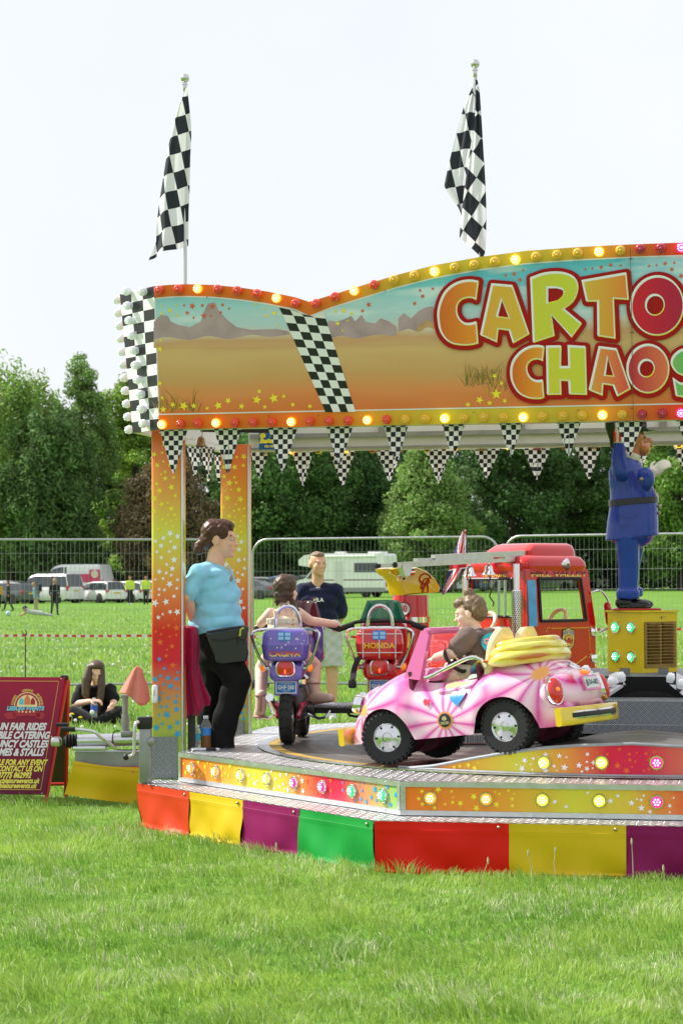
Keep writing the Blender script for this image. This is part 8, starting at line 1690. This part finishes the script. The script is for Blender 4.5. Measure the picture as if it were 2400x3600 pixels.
# child lying on the grass and a ball
d = CAMH*FPX/(2168-2048); p = at(112, 2160, d); ch = thing('person', 'small child in cap crawling on the grass beside the walkers', 'person', (p.x, d, 0))
mb = M(); caps(mb, (-.1, 0, .22), (.45, 0, .14), .11, .10); mb.sph((-.28, 0, .36), .12, 12, 8); caps(mb, (-.15, 0, .22), (-.45, -.1, .05), .05, .04); caps(mb, (.4, .1, .14), (.85, .12, .06), .08, .05)
skinned('body', mb, .03, [pm('far cap', (.02, .03, .04), .8), pm('far top', (.5, .52, .5), .8), pm('far skin', sk, .7)], ch, 2, lambda c: 0 if c.z > .36 and c.x < -.15 else (2 if c.x < -.2 else 1))
p = gnd(30, 2166); mb = M(); mb.sph((0, 0, .11), .11, 16, 12); ball_o = thing('ball', 'pale blue ball lying on the field near the walkers', 'ball', p); mb.build('shell', pm('ball blue', (.5, .65, .75), .4), ball_o); mb = M(); mb.sph((0, -.02, .13), (.06, .1, .06), 10, 8, 0); mb.build('patch', pm('ball dark blue', (.08, .2, .4), .4), ball_o)
# ================================================================ LEFT SIDE: A-BOARD, TRAILER COUPLING, COVERS
AD = CAMH*FPX/(2822-2048); aw = Vector((at(25, 2600, AD).x, AD, 0)); ab = thing('sandwich_board', 'dark red folding sandwich board advertising fairground rides at the left edge', 'sign', aw)
def AB(px, py, off=0): p = at(px, py, AD); return p-aw
bl_, br_, tl_, tr_ = AB(-185, 2801), AB(160, 2803), AB(-155, 2384), AB(220, 2386)
lean_b = Vector((0, .16, 0))
tl_ += lean_b; tr_ += lean_b
ex_ = (tr_-tl_)/2+(br_-bl_)/2; 
def face(u, v, o_=0):
    p = bl_.lerp(br_, u).lerp(tl_.lerp(tr_, u), v); n_ = (br_-bl_).cross(tl_-bl_).normalized(); n_ = n_ if n_.y < 0 else -n_; return p+n_*o_
def prismf(mb, P, o0, o1, mi=0): a_ = [face(*p, o0) for p in P]; c_ = [face(*p, o1) for p in P]; k = len(P); mb.add(a_+c_, [tuple(range(k))[::-1], tuple(range(k, 2*k))]+[(i, (i+1) % k, (i+1) % k+k, i+k) for i in range(k)], mi)
mar = pm('maroon board print', (1, 1, 1), .4, spec=.3); n, l, b = nodes(mar); t = n.new('ShaderNodeTexCoord'); sp = n.new('ShaderNodeSeparateXYZ'); l.new(t.outputs['Object'], sp.inputs[0]); mr = n.new('ShaderNodeMapRange'); mr.inputs[1].default_value = .03; mr.inputs[2].default_value = .8; l.new(sp.outputs['Z'], mr.inputs[0]); c_ = ramp(n, [(0, srgb(92, 14, 48)), (.5, srgb(128, 16, 52)), (1, srgb(160, 24, 62))]); l.new(mr.outputs[0], c_.inputs[0]); l.new(c_.outputs[0], b.inputs['Base Color'])
mb = M(); prismf(mb, [(0, .02), (1, .02), (1, 1), (0, 1)], 0, .014); pan = mb.build('front_panel', mar, ab)
redf = pm('red painted frame', (.55, .015, .012), .4)
mb = M(); mb.tube([AB(158, 2838)+Vector((0, 0, 0)), br_+Vector((.012, .01, .02)), tr_+Vector((.012, .012, 0))], .014, 4); mb.build('front_leg', redf, ab)
mb = M(); back = Vector((.03, .40, 0)); q0 = br_+Vector((.08, .42, .06)); mb.tube([Vector((q0.x, q0.y, 0)), tr_+Vector((.012, .03, -.02))], .014, 4); mb.build('back_leg', redf, ab); mb = M(); ql = bl_+Vector((.0, .42, .06)); mb.tube([Vector((ql.x, ql.y, 0)), tl_+Vector((.012, .03, -.02))], .014, 4); mb.build('back_leg', redf, ab)
mb = M(); mb.tube([Vector((q0.x, q0.y, .09)), Vector((ql.x, ql.y, .09))], .014, 4); mb.build('back_rail', redf, ab)
mb = M(); P_ = [Vector((q0.x-.01, q0.y-.01, .10)), Vector((ql.x, ql.y-.01, .10)), tl_+Vector((0, .03, -.02)), tr_+Vector((0, .03, -.02))]; mb.add(P_, [(0, 1, 2, 3)]); mb.build('back_panel', pm('olive board back', (.12, .12, .05), .7), ab)
mb = M(); mb.rbox(tr_+Vector((-.01, .02, .0)), (.05, .06, .03), .008); mb.build('top_hinge', black, ab)
gold = pm('gold line', srgb(226, 176, 90), .4); mb = M()
for a_, c_ in (((.02, .965), (.945, .965)), ((.945, .965), (.945, .06)), ((.945, .06), (.02, .06)), ((.02, .06), (.02, .965))): mb.tube([face(*a_, .015), face(*c_, .015)], .0022, 4)
mb.build('gold_border', gold, pan)
for a_ in ((.965, .985), (.965, .5), (.965, .03)): mb = M(); mb.sph(face(*a_, .015), .005, 8, 6); mb.build('screw', chrome, pan)
BW = (br_-bl_).length; BH = (tl_-bl_).length
def sgn(s_, px, py, size, mat_, bold=.0015, sx=.95, shear=.22):
    u = .5; p = AB(px, py); 
    # board coordinates of the pixel
    v = (py-2802)/(2385-2802); xl_ = -185+(30)*v; xr_ = 160+60*v; u = (px-xl_)/(xr_-xl_)
    mb = M(); text(mb, s_, lambda x, y: face(u+x/BW, v+y/BH, .0165), size, sx=sx, bold=bold, shear=shear); mb.build('lettering', mat_, pan)
wl, yl = pm('board white letters', srgb(226, 222, 235), .4), pm('board yellow letters', srgb(240, 226, 90), .4)
sgn('FUN FAIR RIDES', 63, 2560, .064, wl, .003, .72); sgn('MOBILE CATERING', 58, 2590, .064, wl, .003, .72); sgn('BOUNCY CASTLES', 56, 2620, .064, wl, .003, .72); sgn('GAMES & STALLS', 54, 2649, .064, wl, .003, .72)
sgn('AVAILABLE FOR ANY EVENT', 40, 2684, .050, yl, .002, .70); sgn('PLEASE CONTACT US ON', 36, 2706, .050, yl, .002, .70); sgn('07775 862992', 50, 2728, .050, yl, .002, .74); sgn('@bcbleisureevents.uk', 55, 2747, .046, yl, .0016, .74); sgn('bcbleisureevents.uk', 55, 2764, .046, yl, .0016, .74)
# fairground crest: arch of letters, disc, ribbon
lc = (80, 2482)
def lg(px, py): v = (py-2802)/(2385-2802); xl_ = -185+30*v; xr_ = 160+60*v; return ((px-xl_)/(xr_-xl_), v)
cream_p = pm('crest cream', srgb(240, 214, 160), .4); ring_p = pm('crest red', srgb(170, 30, 50), .4); mb = M()
for rr_, mi, o_ in ((46, 0, .015), (43, 1, .016), (36, 0, .017)): mb.fill([[lg(88+rr_*math.cos(a_), 2484-rr_*math.sin(a_)) for a_ in np.linspace(-.15, PI+.15, 28)]], lambda u, v, o_=o_: face(u, v, o_), mi)
for k in range(11): a_ = .1+(PI-.2)*k/10; mb.fill([star(lg(88+39.5*math.cos(a_), 2484-39.5*math.sin(a_)), .004)], lambda u, v: face(u, v, .0172), 0)
# little fair scene: two tents and a wheel
for P_, mi in (([(60, 2482), (60, 2468), (68, 2456), (76, 2468), (76, 2482)], 2), ([(100, 2482), (100, 2468), (108, 2456), (116, 2468), (116, 2482)], 1), ([(78, 2482), (78, 2462), (88, 2446), (98, 2462), (98, 2482)], 3)): mb.fill([[lg(*p) for p in P_]], lambda u, v: face(u, v, .018), mi)
for P_ in ([(4, 2518), (22, 2508), (50, 2512), (52, 2530), (20, 2534), (12, 2526)], [(122, 2512), (145, 2508), (154, 2520), (142, 2534), (120, 2528)], [(40, 2506), (88, 2500), (134, 2506), (134, 2526), (88, 2520), (40, 2526)]): mb.fill([[lg(*p) for p in P_]], lambda u, v: face(u, v, .0178), 1)
for k in range(5): mb.fill([star(lg(60+13*k, 2508-abs(k-2)*1.0), .013)], lambda u, v: face(u, v, .0195), 0)
mb.build('fair_crest', [cream_p, ring_p, pm('crest blue', srgb(90, 190, 220), .4), pm('crest orange', srgb(220, 120, 70), .4)], pan)
sgn('BCB', 78, 2482, .035, cream_p, .001, .9, 0); sgn('LEISURE EVENTS', 82, 2496, .037, pm('crest sky letters', srgb(110, 205, 235), .4), .0018, .85, .1)
for i, (s_, a0) in enumerate((('FUNFAIRS', 2.78), ('CATERING', 1.57), ('AMUSEMENTS', .42))):
    wd = .095*len(s_)*.8
    for j, ch_ in enumerate(s_):
        a_ = a0+(len(s_)-1)/2*.088-j*.088; u, v = lg(88+52*math.cos(a_), 2484-52*math.sin(a_)); mb = M(); rr_ = a_-PI/2
        text(mb, ch_, lambda x, y: face(u+(x*math.cos(rr_)-y*math.sin(rr_))/BW, v+(x*math.sin(rr_)+y*math.cos(rr_))/BH, .0165), .022, bold=.0005); mb.build('letter', gold, pan)

# ---- trailer coupling
TD = 13.9; to = Vector((at(380, 2640, TD).x, TD, 0)); tc_ = thing('trailer_coupling', 'steel trailer drawbar with overrun coupling and handbrake lever left of the ride', 'trailer', to)
def TP(cx, cy, dy=0): p = at(cx/2.261, 1860+cy/2.261, TD+dy); return Vector((p.x-to.x, dy, p.z))
gs = pm('zinc drawbar', (.30, .31, .32), .45, .7, noise=(9, .2)); za, zb_ = TP(850, 1760), TP(850, 1890)
mb = M(); a_, c_ = TP(600, 1770), TP(1150, 1900); mb.box(((a_.x+c_.x)/2+.05, .05, (a_.z+c_.z)/2), (c_.x-a_.x+.1, .12, a_.z-c_.z)); mb.build('drawbar', gs, tc_)
mb = M(); mb.cyl(TP(620, 1685), TP(1110, 1670), .042, n=18); mb.rbox(TP(720, 1740, -.02), (.22, .10, .03), .01); mb.build('coupling_tube', alu, tc_)
mb = M(); mb.lathe([(.022, 0), (.050, .005), (.034, .015), (.052, .025), (.036, .035), (.052, .045), (.036, .055), (.050, .065), (.030, .075), (.028, .085)], TP(615, 1685), (-1, 0, 0), 20); mb.build('rubber_gaiter', rubber, tc_)
mb = M(); mb.rbox(TP(450, 1690), (.07, .07, .065), .02); mb.cyl(TP(480, 1688), TP(440, 1690), .03, n=14); mb.build('coupling_head', alu, tc_)
mb = M(); mb.tube(spline([TP(590, 1590, -.07), TP(740, 1610, -.07), TP(800, 1650, -.07), TP(930, 1750, -.06)], 6), .011, 8); mb.build('handbrake_lever', alu, tc_); mb = M(); mb.cyl(TP(490, 1590, -.07), TP(600, 1592, -.07), .016, .017, 14); mb.build('lever_grip', rubber, tc_)
mb = M(); mb.cyl(TP(450, 1555, .05), TP(545, 1555, .05), .013, n=12); mb.build('coupling_grip', rubber, tc_)
mb = M(); mb.tube(spline([TP(960, 1605, -.05), TP(910, 1610, -.05), TP(895, 1680, -.05), TP(930, 1750, -.05), TP(1100, 1755, -.05)], 6), .004, 6); mb.build('brake_cable', black, tc_)
mb = M(); mb.cyl(TP(998, 1640), TP(995, 1330), .021, .019, 16); mb.cyl(TP(1000, 1640), TP(998, 1480), .026, n=16); mb.rbox(TP(1010, 1625, -.02), (.075, .07, .035), .008); mb.cyl(TP(965, 1332), TP(1025, 1332), .014, n=10); mb.build('jockey_post', gs, tc_)
# red cloth over the post
clo = thing('cleaning_cloth', 'faded red cloth draped over the steel post of the trailer coupling', 'cloth', to+Vector((0, 0, 0)))
E0 = [(1085, 1090), (1045, 1130), (1010, 1190), (975, 1260), (952, 1305)]; E1 = [(1095, 1088), (1130, 1110), (1150, 1180), (1180, 1240), (1198, 1360)]
mb = M()
def clp(u, v):
    k = v*4; i = min(int(k), 3); a_ = Vector(E0[i]).lerp(Vector(E0[i+1]), k-i); c_ = Vector(E1[i]).lerp(Vector(E1[i+1]), k-i); q = a_.lerp(c_, u); q.y += 40*v*v*math.sin(PI*u)-30*v*v*math.sin(2*PI*u); return TP(q.x, q.y, -.03-.035*math.sin(u*PI)*v+.018*math.sin(u*14+v*2)*v)
mb.grid(clp, 26, 18); o = mb.build('cloth', fabric('faded red microfibre', srgb(226, 140, 128), .95, 30, .6), clo); o.modifiers.new('t', 'SOLIDIFY').thickness = .004
# yellow sheet below the drawbar
ys_ = thing('drawbar_skirt', 'yellow vinyl sheet hanging under the trailer drawbar', 'skirt', to)
T4 = [TP(590, 1840, -.06), TP(1110, 1895, -.06), TP(1095, 2195, -.05), TP(512, 2110, -.10)]
mb = M(); mb.grid(lambda u, v: T4[0].lerp(T4[1], u).lerp(T4[3].lerp(T4[2], u), v)+Vector((0, .014*math.sin(u*9+1)*v-.01*math.sin(v*6), -.012*math.sin(PI*u)*(1-v))), 30, 14); mb.build('sheet', SKC['y'], ys_); mb = M(); mb.tube([T4[0].lerp(T4[3], .1).lerp(T4[1].lerp(T4[2], .1), k/10)+Vector((0, -.014, 0)) for k in range(11)], .002, 4); mb.build('seam', SKC['y'], ys_)
mb = M(); mb.sph(TP(1052, 1925, -.075), .007, 8, 6); mb.build('stud', stud_m, ys_)
mb = M(); a_, c_ = TP(850, 1893, -.04), TP(1108, 1912, -.04); mb.box((a_+c_)/2, (c_.x-a_.x, .01, .02)); mb.build('red_edge', red_vinyl, ys_)
# corner leg with crank
LD = 12.6; lo = Vector((at(510, 2700, LD).x, LD, 0)); leg = thing('corner_jack', 'grey steel corner jack leg with black cap and crank handle beside the left pillar', 'jack', lo)
def LP(cx, cy, dy=0): p = at(cx/2.261, 1860+cy/2.261, LD+dy); return Vector((p.x-lo.x, dy, p.z))
a_, c_ = LP(1155, 1560), LP(1155, 2010); mb = M(); mb.rbox((a_.x, .03, (a_.z+.257)/2), (.070, .07, a_.z-.257), .006); mb.build('leg_tube', gs, leg)
mb = M(); mb.rbox(LP(1153, 1540, .03), (.084, .084, .072), .008); mb.build('cap', black, leg)
mb = M(); mb.tube(spline([LP(1105, 1530, -.02), LP(1075, 1560, -.03), LP(1068, 1700, -.03), LP(1060, 1790, -.03), LP(1010, 1810, -.03)], 7), .010, 8); mb.build('crank_handle', alu, leg); mb = M(); mb.sph(LP(1003, 1812, -.03), (.018, .018, .02), 12, 8); mb.build('handle_knob', black, leg)
mb = M(); mb.sph(LP(1208, 1690, -.01), (.024, .024, .03), 14, 10); mb.cyl(LP(1180, 1690, -.01), LP(1225, 1690, -.01), .018, n=12); mb.build('clamp_boss', gs, leg)
# white box on the pillar
pq = onY(545, 2440, -1.02); wb2 = thing('switch_box', 'small white plastic switch box on the left edge of the front pillar', 'switch', toW(pq), -YAW); mb = M(); mb.rbox((0, 0, 0), (.034, .03, .11), .012); mb.build('case', white_paint, wb2); mb = M(); mb.rbox((0, -.016, .01), (.016, .006, .04), .003); mb.build('rocker', pm('pale grey plastic', (.6, .6, .6), .5), wb2)
# crimson cover on its stand behind the pillar
KD = 13.02; ko = Vector((at(690, 2400, KD).x, KD, 0)); cv = thing('covered_stand', 'crimson cloth cover over a dark stand between the pillar and the woman', 'stand', ko)
def KP(cx, cy, dy=0): p = at(500+cx/1.96, 1780+cy/1.96, KD+dy); return Vector((p.x-ko.x, dy, p.z))
EL = [(255, 840), (250, 1000), (262, 1150), (285, 1300), (300, 1440)]; ER = [(385, 840), (398, 960), (392, 1100), (425, 1230), (475, 1330)]
mb = M()
def cvp(u, v):
    k = v*4; i = min(int(k), 3); a_ = Vector(EL[i]).lerp(Vector(EL[i+1]), k-i); c_ = Vector(ER[i]).lerp(Vector(ER[i+1]), k-i); q = a_.lerp(c_, .5-.5*math.cos(PI*u)); q.y += 40*v*math.sin(PI*u)+14*v*math.sin(u*17); return KP(q.x, q.y, -.09*math.sin(PI*u)+.020*math.sin(u*17+v*2)*(.3+v))
mb.grid(cvp, 34, 18); o = mb.build('cover', fabric('crimson nylon', (.30, .004, .05), .5, 12, .6), cv); o.modifiers.new('t', 'SOLIDIFY').thickness = .004
mb = M(); mb.sph(KP(320, 845, .02), (.06, .06, .02), 14, 8); mb.build('cover_top', pm('crimson top', (.30, .004, .05), .6), cv); p = KP(340, 1350, .02); mb = M(); mb.rbox((p.x, .02, p.z/2+.1), (.045, .045, p.z+.25), .006); mb.build('post', pm('dark ribbed post', (.03, .03, .03), .6), cv)
# bottles and a pen on the deck edge, beer
for cx, cy, lb, wt, s_ in ((382, 1688, ('label teal', srgb(60, 150, 170), .4), .25, .80), (440, 1690, ('label cyan', srgb(50, 130, 210), .4), .0, .92)):
    p = at(500+cx/1.96, 1780+cy/1.96, 13.05); bo = bottle('clear plastic bottle with teal label standing by the deck corner' if cx < 400 else 'larger clear bottle holding brown drink beside the trouser leg', p, s_, wt, lb, rad=.034 if cx < 400 else .036, H_=.20 if cx < 400 else .235)
    if cx > 400: mb = M(); mb.lathe([(.033, .004), (.034, .10)], n=18); mb.build('drink', pm('brown drink', (.22, .09, .03), .2, trans=.3), bo)
    # ledge they stand on
mb = M(); p = at(715, 2646, 13.06); mb.box((p.x, 13.08, p.z-.012), (.34, .16, .02)); lg_ = thing('bottle_shelf', 'narrow tread shelf behind the deck corner carrying two bottles', 'shelf', (0, 0, 0)); mb.build('shelf_plate', tread, lg_)
mb = M(); mb.box((p.x, 13.1, (p.z-.02)/2), (.05, .05, p.z-.03)); mb.build('shelf_post', gs, lg_)
a_, c_ = gnd(672, 2634, ZT+.012), gnd(772, 2633, ZT+.012); pen = thing('marker_pen', 'silver and black marker pen lying on the deck near the left corner', 'pen', (a_+c_)/2); mb = M(); h_ = (c_-a_)/2; mb.cyl(-h_, h_*.05, .009, n=12); mb.build('barrel', alu, pen); mb = M(); mb.cyl(h_*.05, h_*.75, .0095, n=12); mb.build('cap', black, pen); mb = M(); mb.cyl(h_*.75, h_, .008, .006, 12); mb.build('tip', alu, pen)
